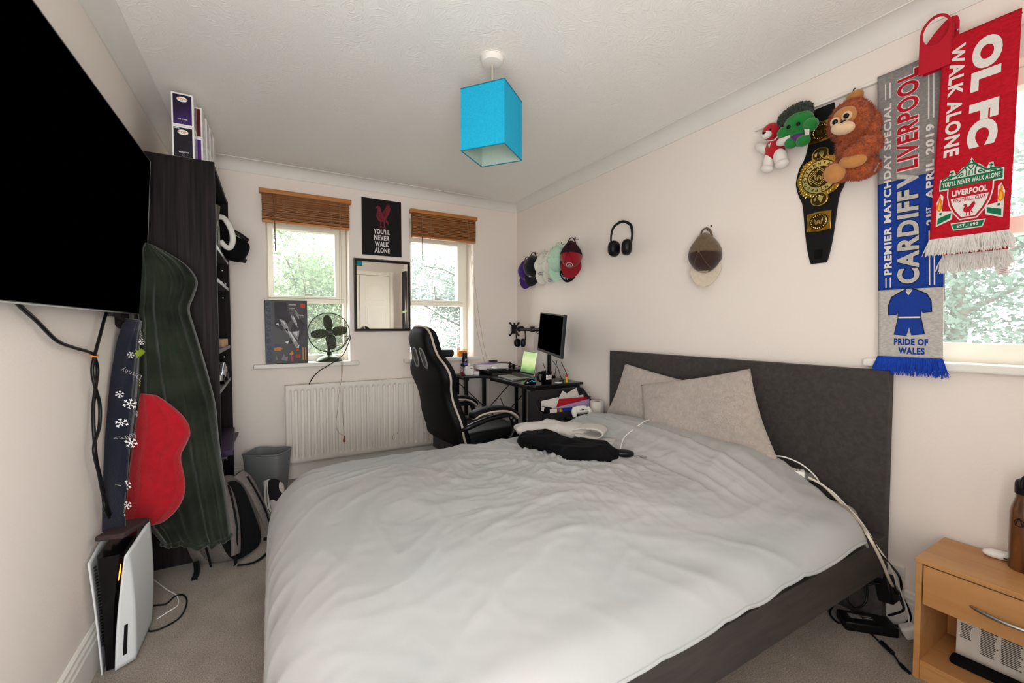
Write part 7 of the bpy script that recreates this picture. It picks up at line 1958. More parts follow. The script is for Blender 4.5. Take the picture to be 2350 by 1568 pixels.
mb = MB(); mb.ball((1.952,0.833,1.989), (0.004, 0.005, 0.003), None, 10, 6); mb.ball((1.950,0.824,1.990), (0.004, 0.005, 0.003), None, 10, 6); mb.build('nostrils', M_blackplastic, mk, smooth=180)
mb = MB(); mb.ball((1.962,0.798,1.830), (0.018, 0.046, 0.026), rotx(10), 22, 12); mb.ball((1.968,0.861,1.803), (0.020, 0.036, 0.040), rotx(-40), 22, 12); mb.build('foot', M_tanfelt, mk, smooth=180)
mb = MB(); mb.ball((2.115,0.861,2.138), (0.024, 0.034, 0.024), rotx(-25), 20, 12); mb.build('hand', M_tanfelt, mk, smooth=180)
MB().obox((2.050,0.760,1.811), (0.003, 0.018, 0.034), Matrix.Rotation(radians(25), 3, 'X')).build('care_tag', mat('grey_satin_tag', '#A49C98', 0.5), mk, smooth=0)
tag(MB().tube([(2.155,0.875,2.158), (2.140,0.872,2.167), (2.140,0.874,2.181), (2.145,0.871,2.188)], 0.0025, 6).build('wall_hook', M_blackplastic, smooth=180), 'black wire hook on the rail above the furry toy ape', 'hook', 'small wire hooks on the right wall')

M_redfelt = mat('red_felt', '#B01420', 0.95, var=(60, 0.1), sheen=0.3); M_whitefelt = mat('white_felt', '#DCD6D0', 0.95, var=(50, 0.05), sheen=0.3)
tb_ = thing('toy_bear', 'small soft toy bear with red body and white limbs, left of the green toy', 'soft toy', (2.12, 1.21, 1.93), PLG)
body_of([blob((2.110,1.193,2.127), (0.036, 0.040, 0.040)), blob((2.120,1.220,2.150), (0.010, 0.012, 0.012)), blob((2.120,1.174,2.146), (0.010, 0.012, 0.014)), blob((2.120,1.180,2.039), (0.036, 0.045, 0.055)), blob((2.125,1.169,2.069), (0.030, 0.045, 0.030))], 'body', M_redfelt, tb_)
body_of([blob((2.115,1.234,2.064), (0.020, 0.050, 0.022), rotx(40)), blob((2.085,1.118,2.054), (0.020, 0.036, 0.022), rotx(-8))], 'arm', M_whitefelt, tb_)
body_of([blob((2.110,1.204,1.988), (0.022, 0.026, 0.046), rotx(8)), blob((2.100,1.204,1.953), (0.024, 0.030, 0.020), rotx(20)), blob((2.090,1.137,1.982), (0.024, 0.030, 0.044), rotx(-14)), blob((2.080,1.123,1.947), (0.026, 0.030, 0.022), rotx(-10))], 'leg', M_whitefelt, tb_)
body_of([blob((2.078,1.197,2.107), (0.018, 0.024, 0.018))], 'muzzle', M_whitefelt, tb_)
body_of([blob((2.064,1.199,2.113), (0.007, 0.009, 0.007)), blob((2.078,1.179,2.126), (0.004, 0.005, 0.005))], 'nose_and_eyes', M_gloss_black, tb_)
mb = MB()
for pl_ in BIRD.values():
    flat_poly(mb, pl_, lambda a, b: Vector((2.074,1.181,2.051)) + Vector((0.0, -0.034 * (a - 0.5), 0.05 * (b - 0.7))))
mb.build('shirt_emblem', M_white_ink, tb_, smooth=0, recalc=False)
MB().tube([(2.075,1.189,2.078), (2.070,1.159,2.066), (2.075,1.141,2.080)], 0.002, 6).build('collar', M_whitefelt, tb_, smooth=180)

M_greenfelt = mat('green_felt', '#1F7A34', 0.95, var=(50, 0.12), sheen=0.3); M_dkgreen = mat('dark_green_fur', '#24341F', 0.95, var=(70, 0.3), bump=(200, 1, 0.008), sheen=0.3); M_violetfelt = mat('violet_felt', '#5A3470', 0.95)
tg = thing('soft_toy', 'green soft toy with a dark green furry crown beside the gold belt', 'soft toy', (2.10, 1.06, 2.0), PLG)
body_of([blob((2.090,1.060,2.107), (0.050, 0.062, 0.052), rotx(-10)), blob((2.100,1.059,2.054), (0.038, 0.040, 0.046))], 'body', M_greenfelt, tg)
hb = [blob((2.095,1.080,2.159), (0.054, 0.070, 0.030), rotx(-14)), blob((2.100,1.043,2.152), (0.045, 0.030, 0.034))]
body_of(hb, 'crown', M_dkgreen, tg); fur(MB(), hb, 2600, 0.010, 4, 0.1, 0.0018).build('crown_fur', M_dkgreen, tg, smooth=0, recalc=False)
body_of([blob((2.075,1.112,2.085), (0.028, 0.032, 0.026)), blob((2.070,1.000,2.074), (0.026, 0.030, 0.028))], 'arm', M_greenfelt, tg)
body_of([blob((2.070,1.081,2.024), (0.026, 0.026, 0.024), rotx(20)), blob((2.060,1.025,2.012), (0.026, 0.028, 0.024), rotx(-10))], 'leg', M_greenfelt, tg)
body_of([blob((2.085,1.063,2.036), (0.034, 0.042, 0.022), rotx(-8))], 'band', M_violetfelt, tg)
body_of([blob((2.038,1.077,2.087), (0.006, 0.009, 0.008)), blob((2.032,1.033,2.082), (0.006, 0.009, 0.008))], 'eyes', M_gloss_black, tg)
MB().add([(2.035,1.009,2.051), (2.030,0.986,2.041), (2.030,0.987,2.017), (2.035,1.005,2.022)], [(0, 1, 2, 3)]).build('paper_tag', mat('pale_tag', '#D6D0C4', 0.6), tg, smooth=0, recalc=False, solid=0.001)

# ================================================================== championship belt
M_strap = mat('black_belt_leather', '#0E0D0E', 0.5, var=(40, 0.2), bump=(280, 0.3, 0.001))
M_gold = mat('polished_gold', '#D9A63E', 0.24, 0.95, var=(35, 0.18), hex2='#9A6C20'); M_gold2 = mat('pale_gold', '#F0CE7A', 0.22, 0.95, var=(50, 0.1))
M_golddark = mat('dark_gold_recess', '#4A3412', 0.4, 0.7, var=(50, 0.3))
be = thing('championship_belt', 'black wrestling belt with gold plates hanging on the right wall behind the furry ape', 'belt', (2.16, 1.0, 1.48))
BY, BZc = 0.998, 1.862
prof_b = [(2.172, 0.046), (2.10, 0.050), (2.02, 0.055), (1.965, 0.068), (1.93, 0.088), (1.895, 0.098), (1.862, 0.103), (1.83, 0.098), (1.795, 0.088), (1.765, 0.075), (1.72, 0.068), (1.64, 0.060), (1.58, 0.053), (1.53, 0.045), (1.485, 0.034), (1.478, 0.028)]
left = catmull([(h__, z, 0) for z, h__ in prof_b], 4)
pts = [(BY + p.x, p.y) for p in left] + [(BY - p.x, p.y) for p in reversed(left)]
bfn = lambda y, z, w__: Vector((2.166 - w__, y, z))
MB().prism(pts, bfn, 0.0, 0.009).build('strap', M_strap, be, smooth=30, bevel=0.002)
def disc(mb, cy, cz, ry, rz, w0, w1, n=48, lobes=0.0, k=0):
    pl_ = [(cy + ry * (1 + lobes * cos(k * 2 * pi * i / n)) * cos(2 * pi * i / n), cz + rz * (1 + lobes * cos(k * 2 * pi * i / n)) * sin(2 * pi * i / n)) for i in range(n)]
    return mb.prism(pl_, bfn, w0, w1)
mp_ = disc(disc(disc(MB(), BY, BZc, 0.092, 0.096, 0.009, 0.016, 64, 0.03, 8), BY, BZc + 0.097, 0.036, 0.033, 0.009, 0.0155), BY, BZc - 0.097, 0.036, 0.033, 0.009, 0.0155).build('main_plate', M_gold, be, smooth=40, bevel=0.002)
disc(disc(disc(MB(), BY, BZc, 0.074, 0.074, 0.016, 0.0172, 64), BY, BZc + 0.099, 0.028, 0.026, 0.0155, 0.0168), BY, BZc - 0.099, 0.028, 0.026, 0.0155, 0.0168).build('recess', M_golddark, mp_, smooth=40)
mb = disc(MB(), BY, BZc, 0.070, 0.070, 0.0172, 0.0185, 64)
for s in (-1, 1):
    cz = BZc + s * 0.099
    for pl_ in ([(-0.018, 0.010), (-0.004, 0.016), (0.006, 0.008), (0.0, -0.004), (-0.008, -0.018), (-0.014, -0.004)], [(0.010, 0.012), (0.022, 0.006), (0.020, -0.008), (0.012, -0.004)]):
        mb.prism([(BY + a, cz + b) for a, b in pl_], bfn, 0.0165, 0.0182)
    ring = [bfn(BY + 0.031 * cos(2 * pi * i / 36), cz + 0.029 * sin(2 * pi * i / 36), 0.0165) for i in range(36)]
    mb.tube(ring, 0.0018, 6, smooth=0, closed=True)
for i in range(44):
    a = 2 * pi * i / 44
    mb.ball(bfn(BY + 0.081 * cos(a), BZc + 0.083 * sin(a), 0.0165), 0.0024, None, 6, 4)
for i in range(40):
    a = 2 * pi * i / 40
    if abs(sin(a)) < 0.86 and abs(cos(a)) < 0.92:
        p0 = bfn(BY + 0.087 * cos(a), BZc + 0.091 * sin(a), 0.0165); p1 = bfn(BY + 0.096 * cos(a), BZc + 0.100 * sin(a), 0.0165)
        mb.cyl(p0, p1, 0.0016, n=5)
mb.build('raised_ornament', M_gold2, mp_, smooth=40)
disc(MB(), BY, BZc, 0.050, 0.046, 0.0185, 0.0192, 56).build('inner_recess', M_golddark, mp_, smooth=40)
mb = MB()
dm = [(0, 0.043), (0.047, 0), (0, -0.043), (-0.047, 0)]
for k_ in (1.0, 0.80):
    q = [(BY + a * k_, BZc + b * k_) for a, b in dm]; q2 = [(BY + a * (k_ - 0.08), BZc + b * (k_ - 0.08)) for a, b in dm]
    for i in range(4):
        j_ = (i + 1) % 4
        mb.prism([q[i], q[j_], q2[j_], q2[i]], bfn, 0.019, 0.0215)
def w_logo(mb, cy, cz, s, w0):
    zig = [(-1, 0.9), (-0.5, -0.2), (0, 0.55), (0.5, -0.2), (1, 0.9)]
    for dz in (0.0, -0.42):
        for (a0, b0_), (a1, b1_) in zip(zig, zig[1:]):
            mb.prism([(cy - (a0 - 0.12) * s, cz + (b0_ + dz) * s), (cy - (a0 + 0.16) * s, cz + (b0_ + dz) * s), (cy - (a1 + 0.12) * s, cz + (b1_ + dz) * s), (cy - (a1 - 0.16) * s, cz + (b1_ + dz) * s)], bfn, w0, w0 + 0.002)
w_logo(mb, BY, BZc - 0.004, 0.019, 0.0192)
for sgn in (-1, 1):
    for q in range(9):
        a = radians(130 + q * 11) if sgn < 0 else radians(50 - q * 11)
        mb.ball(bfn(BY - 0.045 * cos(a) * 0.93, BZc + 0.041 * sin(a) * 0.93, 0.0195), (0.001, 0.0045, 0.0022), rotx(q * 20 * sgn), 8, 4)
mb.build('centre_diamond', M_gold2, mp_, smooth=30)
mb = MB(); word = 'INTERCONTINENTAL'
for i, chx in enumerate(word):
    a = radians(-42 - i * (305 / 15.0) * 0.93)
    # seen from the room, left on the wall is +Y
    cy, cz = BY - 0.060 * cos(a), BZc + 0.058 * sin(a)
    ov = Vector((0, -cos(a), sin(a))); rv = Vector((0, -sin(a), -cos(a)))
    wd_ = 0.004 if chx == 'I' else 0.0105
    write(mb, chx, flat_fn(bfn(cy, cz, 0.0192) - rv * wd_ / 2 - ov * 0.0065, rv * wd_, ov * 0.013), 0.02)
a = radians(-20)
mb.add([bfn(BY - 0.060 * cos(a) + 0.005 * (1 if k % 2 == 0 else 0.42) * cos(k * pi / 5 + pi / 2), BZc + 0.058 * sin(a) + 0.005 * (1 if k % 2 == 0 else 0.42) * sin(k * pi / 5 + pi / 2), 0.0192) for k in range(10)], [tuple(range(10))])
mb.build('lettering', M_golddark, mp_, smooth=0, recalc=False)
for cz, nm in ((BZc + 0.200, 'upper'), (BZc - 0.198, 'lower')):
    sq = [(-0.050, 0.040), (0, 0.045), (0.050, 0.040), (0.046, 0), (0.050, -0.040), (0, -0.045), (-0.050, -0.040), (-0.046, 0)]
    sp_l = MB().prism([(BY + a, cz + b) for a, b in sq], bfn, 0.009, 0.0145).build('side_plate', M_gold, be, smooth=30, bevel=0.002)
    disc(MB(), BY, cz, 0.038, 0.036, 0.0145, 0.0155).build('recess', M_golddark, sp_l, smooth=40)
    mb = MB()
    for i in range(22):
        a = 2 * pi * i / 22
        mb.ball(bfn(BY + 0.031 * cos(a), cz + 0.029 * sin(a), 0.0155), 0.0024, None, 6, 4)
    w_logo(mb, BY, cz - 0.003, 0.017, 0.0155)
    mb.build('raised_ornament', M_gold2, sp_l, smooth=40)
MB().box(2.156, 2.1585, BY - 0.016, BY + 0.016, 1.497, 1.54).build('velcro_patch', mat('black_velcro', '#08080A', 1.0), be, smooth=0)

# ================================================================== football scarves
def mat_knit(name, hexa, hexb):
    return mat(name, hexa, 0.95, var=(90, 0.2), bump=(420, 0.6, 0.0015), hex2=hexb, stretch=(1, 1, 2.0))
K_grey, K_blue, K_lgrey, K_red = mat_knit('grey_knit', '#8C8987', '#7A7776'), mat_knit('royal_blue_knit', '#1B3D94', '#163482'), mat_knit('pale_grey_knit_panel', '#BDB9B4', '#A9A5A0'), mat_knit('red_knit', '#B81426', '#A4101F')
K_white = mat('white_knit', '#DAD6D1', 0.95, var=(200, 0.1), bump=(400, 0.4, 0.001)); K_green = mat('green_knit', '#0F6E48', 0.95, var=(200, 0.15)); K_flame = mat('orange_knit', '#DE7A1E', 0.95, var=(200, 0.15)); K_yellow = mat('yellow_knit', '#E6B43A', 0.95, var=(200, 0.1)); K_redink = mat('red_knit_letters', '#B3182A', 0.95, var=(200, 0.12)); K_blueink = mat('blue_knit_letters', '#1A3A8E', 0.95, var=(200, 0.12)); K_navy = mat('dark_outline_knit', '#14203E', 0.95)
def fringe(mb, edge, length, n, seed, width=0.0016, splay=0.25):
    r = random.Random(seed); V = []; F = []
    for k in range(n):
        t = r.random(); p = edge(t) + Vector((r.uniform(-0.004, 0.002), 0, 0))
        L = length * r.uniform(0.75, 1.1)
        d = Vector((r.uniform(-0.12, 0.05), (t - 0.5) * -2 * splay * r.uniform(0.3, 1) + r.uniform(-0.2, 0.2), -1)).normalized()
        s = Vector((r.uniform(-0.4, 0.4), 1, 0)).normalized() * width
        q = Vector((r.uniform(-0.004, 0.004), r.uniform(-0.005, 0.005), 0)); i = len(V)
        V += [p - s, p + s, p + d * L * 0.55 + q + s, p + d * L + s * 0.4, p + d * L - s * 0.4, p + d * L * 0.55 + q - s]; F.append((i, i + 1, i + 2, i + 3, i + 4, i + 5))
    return mb.add(V, F)
def scarf_surface(y_left_top, y_right_top, y_left_bot, y_right_bot, z_top, z_bot, x0, seed, wave=0.004):
    def fn(a, z, off=0.0):
        v = (z_top - z) / (z_top - z_bot)
        yl = y_left_top + (y_left_bot - y_left_top) * v; yr = y_right_top + (y_right_bot - y_right_top) * v
        x = x0 + wave * sin(a * 5.0 + seed + v * 3.0) + wave * 0.7 * sin(v * 9 + seed * 2) - off
        return Vector((x, yl + (yr - yl) * a, z))
    return fn
def up_text(mb, fn, s, a0, a1, z0, z1, off, bold=0.03):      # reads upwards, letter tops to the left
    return write(mb, s, lambda p, q: fn(a1 + (a0 - a1) * q, z0 + (z1 - z0) * p, off), bold)
def down_text(mb, fn, s, a0, a1, z0, z1, off, bold=0.03):    # reads downwards, letter tops to the right
    return write(mb, s, lambda p, q: fn(a0 + (a1 - a0) * q, z0 + (z1 - z0) * p, off), bold)
def across_text(mb, fn, s, a0, a1, z0, z1, off, bold=0.03):
    return write(mb, s, lambda p, q: fn(a0 + (a1 - a0) * p, z0 + (z1 - z0) * q, off), bold)
def bar(mb, fn, a0, a1, z0, z1, off, n=8):
    return mb.grid(lambda u, v: fn(a0 + (a1 - a0) * u, z0 + (z1 - z0) * v, off), 1, n)

s1 = thing('football_scarf', 'grey and blue knitted match scarf with LIVERPOOL and CARDIFF hanging left of the red scarf', 'scarf', (2.12, 0.68, 1.01))
Z_T, Z_B = 2.186, 1.072
F1 = scarf_surface(0.788, 0.598, 0.756, 0.568, Z_T, Z_B, 2.122, 0.6, 0.003)
def panel(nm, z1, z0, m):
    MB().grid(lambda u, v: F1(u, z1 + (z0 - z1) * v), 24, 24).build(nm, m, s1, smooth=180, recalc=False, solid=0.004)
panel('grey_panel', Z_T, 1.757, K_grey); panel('blue_panel', 1.757, 1.336, K_blue); panel('pale_panel', 1.336, Z_B, K_lgrey)
MB().grid(lambda u, v: F1(u, Z_T - 0.02 * v * 0 + 0.0, -0.030 * v) + Vector((0, 0, 0.004 * sin(pi * v))), 20, 5).build('fold_over', K_grey, s1, smooth=180, recalc=False, solid=0.003)
MB().grid(lambda u, v: F1(0.02 + u * 0.96, Z_T - 0.9 * v, -0.030), 12, 12).build('back_layer', K_grey, s1, smooth=180, recalc=False, solid=0.003)
OFF = 0.0032
mb = MB()
up_text(mb, F1, 'PREMIER MATCHDAY SPECIAL', 0.105, 0.235, 1.395, 2.065, OFF, 0.035)
up_text(mb, F1, '21', 0.77, 0.89, 1.565, 1.605, OFF, 0.035); up_text(mb, F1, 'ST', 0.77, 0.84, 1.610, 1.632, OFF, 0.03); up_text(mb, F1, 'APRIL 2019', 0.77, 0.89, 1.66, 1.935, OFF, 0.035)
for (za, zb) in ((1.345, 1.385), (2.085, 2.145)):
    bar(mb, F1, 0.125, 0.145, za, zb, OFF); bar(mb, F1, 0.20, 0.22, za, zb, OFF)
for (za, zb) in ((1.345, 1.545), (1.955, 2.15)):
    bar(mb, F1, 0.80, 0.82, za, zb, OFF); bar(mb, F1, 0.87, 0.89, za, zb, OFF)
mb.build('white_lettering', K_white, s1, smooth=0, recalc=False)
mb = MB(); up_text(mb, F1, 'CARDIFF', 0.315, 0.675, 1.352, 1.715, OFF, 0.075); mb.build('lettering_outline', K_navy, s1, smooth=0, recalc=False)
mb = MB(); up_text(mb, F1, 'CARDIFF', 0.325, 0.665, 1.356, 1.711, OFF + 0.0006, 0.04); up_text(mb, F1, 'V', 0.325, 0.665, 1.722, 1.780, OFF + 0.0008, 0.06); mb.build('cardiff_lettering', K_lgrey, s1, smooth=0, recalc=False)
mb = MB(); up_text(mb, F1, 'LIVERPOOL', 0.315, 0.675, 1.785, 2.165, OFF, 0.062); mb.build('lettering_edge', K_white, s1, smooth=0, recalc=False)
mb = MB(); up_text(mb, F1, 'LIVERPOOL', 0.325, 0.665, 1.789, 2.161, OFF + 0.0006, 0.028); mb.build('liverpool_lettering', K_redink, s1, smooth=0, recalc=False)
shirt = [(0.37, 1.322), (0.46, 1.332), (0.50, 1.312), (0.55, 1.334), (0.64, 1.326), (0.76, 1.312), (0.82, 1.288), (0.83, 1.248), (0.70, 1.246), (0.68, 1.262), (0.68, 1.232), (0.34, 1.230), (0.34, 1.256), (0.32, 1.240), (0.19, 1.238), (0.19, 1.276), (0.24, 1.306)]
shorts = [(0.34, 1.222), (0.68, 1.224), (0.73, 1.165), (0.54, 1.160), (0.51, 1.190), (0.47, 1.158), (0.28, 1.162)]
mb = MB()
for pl_ in (shirt, shorts):
    c0 = (sum(p[0] for p in pl_) / len(pl_), sum(p[1] for p in pl_) / len(pl_))
    mb.add([F1(c0[0] + (a - c0[0]) * 1.06, c0[1] + (b - c0[1]) * 1.08, OFF) for a, b in pl_], [tuple(range(len(pl_)))])
mb.build('kit_outline', K_navy, s1, smooth=0, recalc=False)
mb = MB()
for pl_ in (shirt, shorts):
    mb.add([F1(a, b, OFF + 0.0006) for a, b in pl_], [tuple(range(len(pl_)))])
across_text(mb, F1, 'PRIDE OF', 0.27, 0.79, 1.120, 1.146, OFF, 0.05); across_text(mb, F1, 'WALES', 0.34, 0.74, 1.086, 1.112, OFF, 0.05)
mb.build('kit_emblem', K_blueink, s1, smooth=0, recalc=False)
mb = MB(); bar(mb, F1, 0.345, 0.675, 1.224, 1.230, OFF + 0.001); mb.add([F1(a, b, OFF + 0.001) for a, b in ((0.46, 1.331), (0.50, 1.318), (0.55, 1.333), (0.55, 1.327), (0.50, 1.311), (0.46, 1.325))], [tuple(range(6))]); mb.build('kit_trim', K_white, s1, smooth=0, recalc=False)
fringe(MB(), lambda t: F1(t, Z_B + 0.003), 0.068, 520, 3).build('fringe', mat('blue_yarn', '#1C46B4', 0.95, var=(120, 0.25)), s1, smooth=0, recalc=False)

s2 = thing('football_scarf', 'red knitted scarf with green and white crest and white fringe against the right-hand window', 'scarf', (2.08, 0.49, 1.44))
F2 = scarf_surface(0.584, 0.404, 0.602, 0.412, 2.196, 1.502, 2.078, 2.2, 0.0005)
MB().grid(lambda u, v: F2(u, 2.196 - 0.694 * v), 24, 60).build('front_layer', K_red, s2, smooth=180, recalc=False, solid=0.004)
MB().grid(lambda u, v: F2(u * 0.93 + 0.04, 2.196, -0.035 * v) + Vector((0, 0, 0.004 * sin(pi * v))), 20, 5).build('fold_over', K_red, s2, smooth=180, recalc=False, solid=0.003)
MB().grid(lambda u, v: F2(0.14 + u * 0.82, 2.190 - 0.745 * v, -0.035), 20, 40).build('back_layer', K_red, s2, smooth=180, recalc=False, solid=0.004)
mb = MB(); down_text(mb, F2, 'OL FC', 0.42, 0.80, 2.152, 1.795, OFF, 0.07); down_text(mb, F2, 'WALK ALONE', 0.115, 0.325, 2.160, 1.785, OFF, 0.035); mb.build('white_lettering', K_white, s2, smooth=0, recalc=False)
def crest(u0, v0, u1, v1):                     # crest frame: a 0..1 left to right, b 0..1 bottom to top
    return lambda a, b, o=0.0: F2(u0 + (u1 - u0) * a, v0 + (v1 - v0) * b, OFF + o * 1.5)
K = crest(0.10, 1.528, 0.90, 1.765)
def cpoly(m, name, layers, o):
    mb = MB()
    for pl_ in layers:
        mb.add([K(a, b, o) for a, b in pl_], [tuple(range(len(pl_)))])
    return mb.build(name, m, s2, smooth=0, recalc=False)
shield = [(0.13, 0.64), (0.13, 0.50), (0.17, 0.36), (0.25, 0.24), (0.36, 0.13), (0.64, 0.13), (0.75, 0.24), (0.83, 0.36), (0.87, 0.50), (0.87, 0.64)]
def scale_poly(pl_, cx, cy, k):
    return [(cx + (a - cx) * k, cy + (b - cy) * k) for a, b in pl_]
cpoly(K_white, 'crest_base', [shield, [(-0.01, 0.60), (1.01, 0.60), (1.01, 0.76), (0.86, 0.80), (0.84, 0.87), (0.78, 0.87), (0.74, 0.80), (0.64, 0.88), (0.57, 0.90), (0.50, 1.0), (0.43, 0.90), (0.36, 0.88), (0.26, 0.80), (0.22, 0.87), (0.16, 0.87), (0.14, 0.80), (-0.01, 0.76)],
      [(0.22, 0.10), (0.78, 0.10), (0.73, -0.01), (0.27, -0.01)], [(-0.03, 0.08), (0.24, 0.16), (0.24, 0.28), (0.06, 0.30), (0.07, 0.52), (0.02, 0.56), (-0.04, 0.44), (-0.03, 0.30)], [(1.03, 0.08), (0.76, 0.16), (0.76, 0.28), (0.94, 0.30), (0.93, 0.52), (0.98, 0.56), (1.04, 0.44), (1.03, 0.30)]], 0.0)
cpoly(K_redink, 'shield_border', [scale_poly(shield, 0.5, 0.42, 0.94)], 0.0006)
cpoly(K_white, 'shield_field', [scale_poly([p for p in shield if p[1] < 0.63] + [(0.87, 0.45), (0.13, 0.45)][:0], 0.5, 0.36, 0.84) if False else [(0.20, 0.455), (0.22, 0.38), (0.29, 0.27), (0.39, 0.17), (0.61, 0.17), (0.71, 0.27), (0.78, 0.38), (0.80, 0.455)]], 0.0012)
cpoly(K_green, 'green_banners', [[(0.01, 0.62), (0.99, 0.62), (0.99, 0.74), (0.01, 0.74)], [(0.24, 0.085), (0.76, 0.085), (0.715, 0.005), (0.285, 0.005)], [(-0.005, 0.11), (0.21, 0.18), (0.22, 0.255), (0.0, 0.20)], [(1.005, 0.11), (0.79, 0.18), (0.78, 0.255), (1.0, 0.20)], [(0.02, 0.25), (0.06, 0.25), (0.06, 0.28), (0.02, 0.28)], [(0.98, 0.25), (0.94, 0.25), (0.94, 0.28), (0.98, 0.28)]], 0.0008)
mb = MB()
def stroke(pts, w__, o):
    P = catmull([(a, b, 0) for a, b in pts], 4)
    for p, q in zip(P, P[1:]):
        d = Vector((q.y - p.y, -(q.x - p.x), 0)); d = d.normalized() * w__ if d.length > 1e-9 else d
        mb.add([K(p.x + d.x, p.y + d.y, o), K(q.x + d.x, q.y + d.y, o), K(q.x - d.x, q.y - d.y, o), K(p.x - d.x, p.y - d.y, o)], [(0, 1, 2, 3)])
for s in (-1, 1):
    X_ = lambda a: 0.5 + s * a
    stroke([(X_(0.47), 0.745), (X_(0.42), 0.775), (X_(0.34), 0.785), (X_(0.25), 0.78), (X_(0.20), 0.81), (X_(0.12), 0.86), (X_(0.06), 0.90), (X_(0.01), 0.96)], 0.012, 0.001)
    stroke([(X_(0.31), 0.79), (X_(0.31), 0.86)], 0.011, 0.001); stroke([(X_(0.345), 0.835), (X_(0.275), 0.835)], 0.009, 0.001)
    stroke([(X_(0.40), 0.745), (X_(0.33), 0.765), (X_(0.30), 0.75)], 0.010, 0.001); stroke([(X_(0.22), 0.755), (X_(0.15), 0.80), (X_(0.12), 0.775), (X_(0.17), 0.76)], 0.010, 0.001)
    stroke([(X_(0.07), 0.75), (X_(0.07), 0.83), (X_(0.11), 0.88)], 0.010, 0.001); stroke([(X_(0.025), 0.75), (X_(0.025), 0.82)], 0.009, 0.001)
    stroke([(X_(0.0), 0.83), (X_(0.05), 0.89), (X_(0.0), 0.91)], 0.009, 0.001)
mb.build('gate_ornament', K_green, s2, smooth=0, recalc=False)
mb = MB()
write(mb, "YOU'LL NEVER WALK ALONE", lambda p, q: K(0.04 + 0.92 * p, 0.645 + 0.07 * q, 0.0016), 0.03)
write(mb, 'LIVERPOOL', lambda p, q: K(0.22 + 0.56 * p, 0.485 + 0.085 * q, 0.0016), 0.04)
write(mb, 'EST.1892', lambda p, q: K(0.33 + 0.34 * p, 0.022 + 0.046 * q, 0.0016), 0.03)
mb.build('crest_lettering', K_white, s2, smooth=0, recalc=False)
mb = MB(); write(mb, 'FOOTBALL CLUB', lambda p, q: K(0.245 + 0.51 * p, 0.395 + 0.05 * q, 0.0018), 0.03)
for pl_ in BIRD.values():
    mb.add([K(0.5 + (a - 0.52) * 0.52, 0.175 + (b - 0.49) * 0.44, 0.0018) for a, b in pl_], [tuple(range(len(pl_)))])
mb.build('crest_bird', K_redink, s2, smooth=0, recalc=False)
fl = [(0, 0.0), (0.035, 0.02), (0.05, 0.07), (0.03, 0.11), (0.045, 0.15), (0.015, 0.19), (0.01, 0.24), (-0.02, 0.20), (-0.02, 0.14), (-0.05, 0.10), (-0.04, 0.03)]
cpoly(K_flame, 'crest_flames', [[(0.015 + a, 0.30 + b) for a, b in fl], [(0.985 - a, 0.30 + b) for a, b in fl]], 0.001)
cpoly(K_yellow, 'flame_cores', [[(0.015 + a * 0.5, 0.32 + b * 0.5) for a, b in fl], [(0.985 - a * 0.5, 0.32 + b * 0.5) for a, b in fl]], 0.0016)
fringe(MB(), lambda t: F2(t, 1.505), 0.058, 620, 7, splay=0.3).build('fringe', K_white, s2, smooth=0, recalc=False)
fringe(MB(), lambda t: F2(0.14 + t * 0.82, 1.447, -0.035), 0.060, 560, 8, splay=0.25).build('fringe', K_white, s2, smooth=0, recalc=False)
mb = MB()
for pl_ in ([(0.30, 1.462), (0.62, 1.462), (0.62, 1.470), (0.30, 1.470)],):
    mb.add([F2(a, b, -0.031) for a, b in pl_], [(0, 1, 2, 3)])
mb.build('crest_tip', K_green, s2, smooth=0, recalc=False)
lbm = MB().add([(2.125,0.449,1.400), (2.125,0.420,1.403), (2.125,0.417,1.367), (2.125,0.444,1.363)], [(0, 1, 2, 3)]).build('care_label', mat('white_satin_label', '#DDD6D2', 0.5), s2, smooth=0, recalc=False, solid=0.001)
mb = MB()
a, b_, c__ = Vector((2.123,0.449,1.399)), Vector((2.123,0.420,1.403)), Vector((2.123,0.444,1.363))
for k in range(5):
    y0 = 0.18 + k * 0.16
    mb.add([a + (b_ - a) * x_ + (c__ - a) * y_ for x_, y_ in ((0.2, y0), (0.85 - 0.1 * (k % 2), y0), (0.85 - 0.1 * (k % 2), y0 + 0.05), (0.2, y0 + 0.05))], [(0, 1, 2, 3)])
mb.build('label_print', mat('dull_red_print', '#B08088', 0.6), lbm, smooth=0, recalc=False)

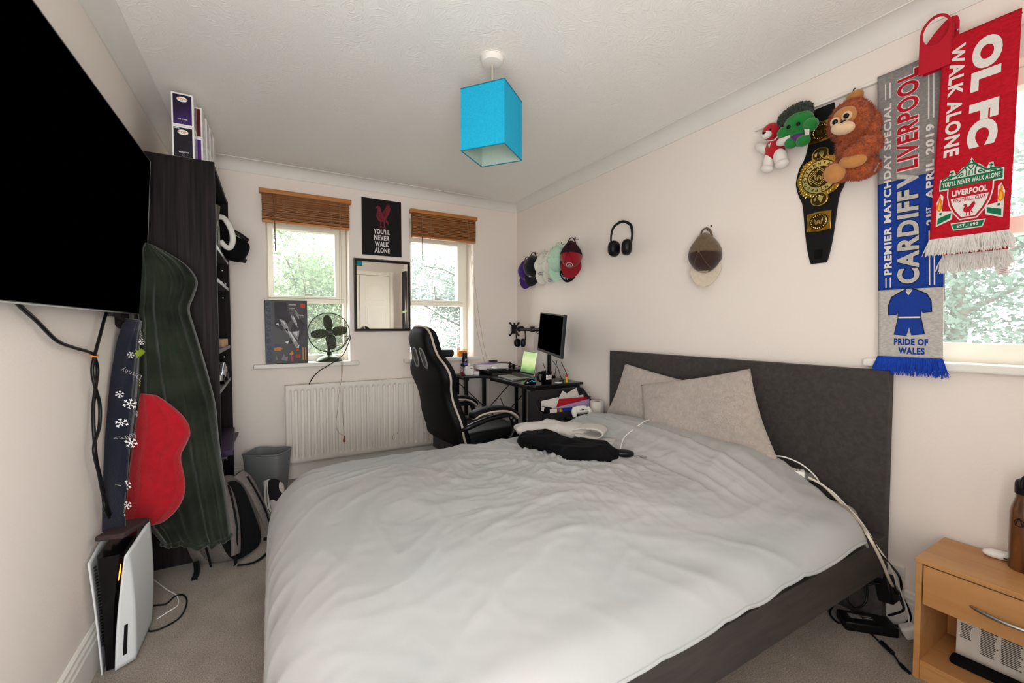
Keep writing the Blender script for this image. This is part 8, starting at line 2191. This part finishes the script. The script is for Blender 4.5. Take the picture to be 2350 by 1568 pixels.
# red clip-shaped pouch hooked over the rail between the scarves
M_pouch = mat('red_leatherette', '#B51228', 0.55, var=(200, 0.12), bump=(500, 0.4, 0.0008))
pb = thing('red_pouch', 'red leather-look pouch with a big oval opening hooked over the rail between the two scarves', 'pouch', (2.09, 0.605, 2.10))
Y0_, Y1_, Z0_, Z1_ = 0.647, 0.562, 2.104, 2.298
def pouch(a, b, w__):
    return Vector((2.073 - w__ + 0.006 * b, Y0_ + (Y1_ - Y0_) * a, Z0_ + (Z1_ - Z0_) * b))
n = 40; outer = []; inner = []
for i in range(n):
    t = 2 * pi * i / n
    inner.append((0.5 + 0.41 * cos(t), 0.71 + 0.245 * sin(t)))
    a_, b__ = 0.5 + 0.5 * cos(t), 0.70 + 0.30 * sin(t)
    if sin(t) < 0:
        sq_ = max(abs(cos(t)), abs(sin(t)))
        a_ = 0.5 + 0.5 * cos(t) / sq_; b__ = 0.70 + 0.70 * sin(t) / sq_ if True else b__
        a_ = min(max(a_, 0), 1)
    outer.append((a_, b__))
mb = MB()
v = [pouch(a, b, w__) for w__ in (0.0, 0.004) for a, b in outer] + [pouch(a, b, w__) for w__ in (0.0, 0.004) for a, b in inner]
f = []
for i in range(n):
    j_ = (i + 1) % n
    f += [(i, j_, 2 * n + j_, 2 * n + i), (n + i, 3 * n + i, 3 * n + j_, n + j_), (i, n + i, n + j_, j_), (2 * n + i, 2 * n + j_, 3 * n + j_, 3 * n + i)]
mb.add(v, f); mb.build('front_panel', M_pouch, pb, smooth=30)
bpl = [(0.06, 0.02), (0.98, 0.02), (1.12, 0.10), (1.12, 0.80), (1.05, 0.90), (0.90, 0.92), (0.70, 0.89), (0.35, 0.74), (0.10, 0.58)]
MB().prism(bpl, lambda a, b, c: pouch(a, b, c), -0.028, -0.024).build('back_panel', M_pouch, pb, smooth=30)
MB().prism([(1.0, 0.02), (1.02, 0.02), (1.02, 0.75), (1.0, 0.75)], lambda a, b, c: pouch(a, b, c), -0.026, 0.002).build('gusset', M_pouch, pb, smooth=0)
MB().lathe([(0.0, 0.004), (0.004, 0.003), (0.004, 0.0)], pouch(1.08, 0.62, -0.022), (-1, 0, 0), 12).build('stud', M_silver, pb, smooth=180)
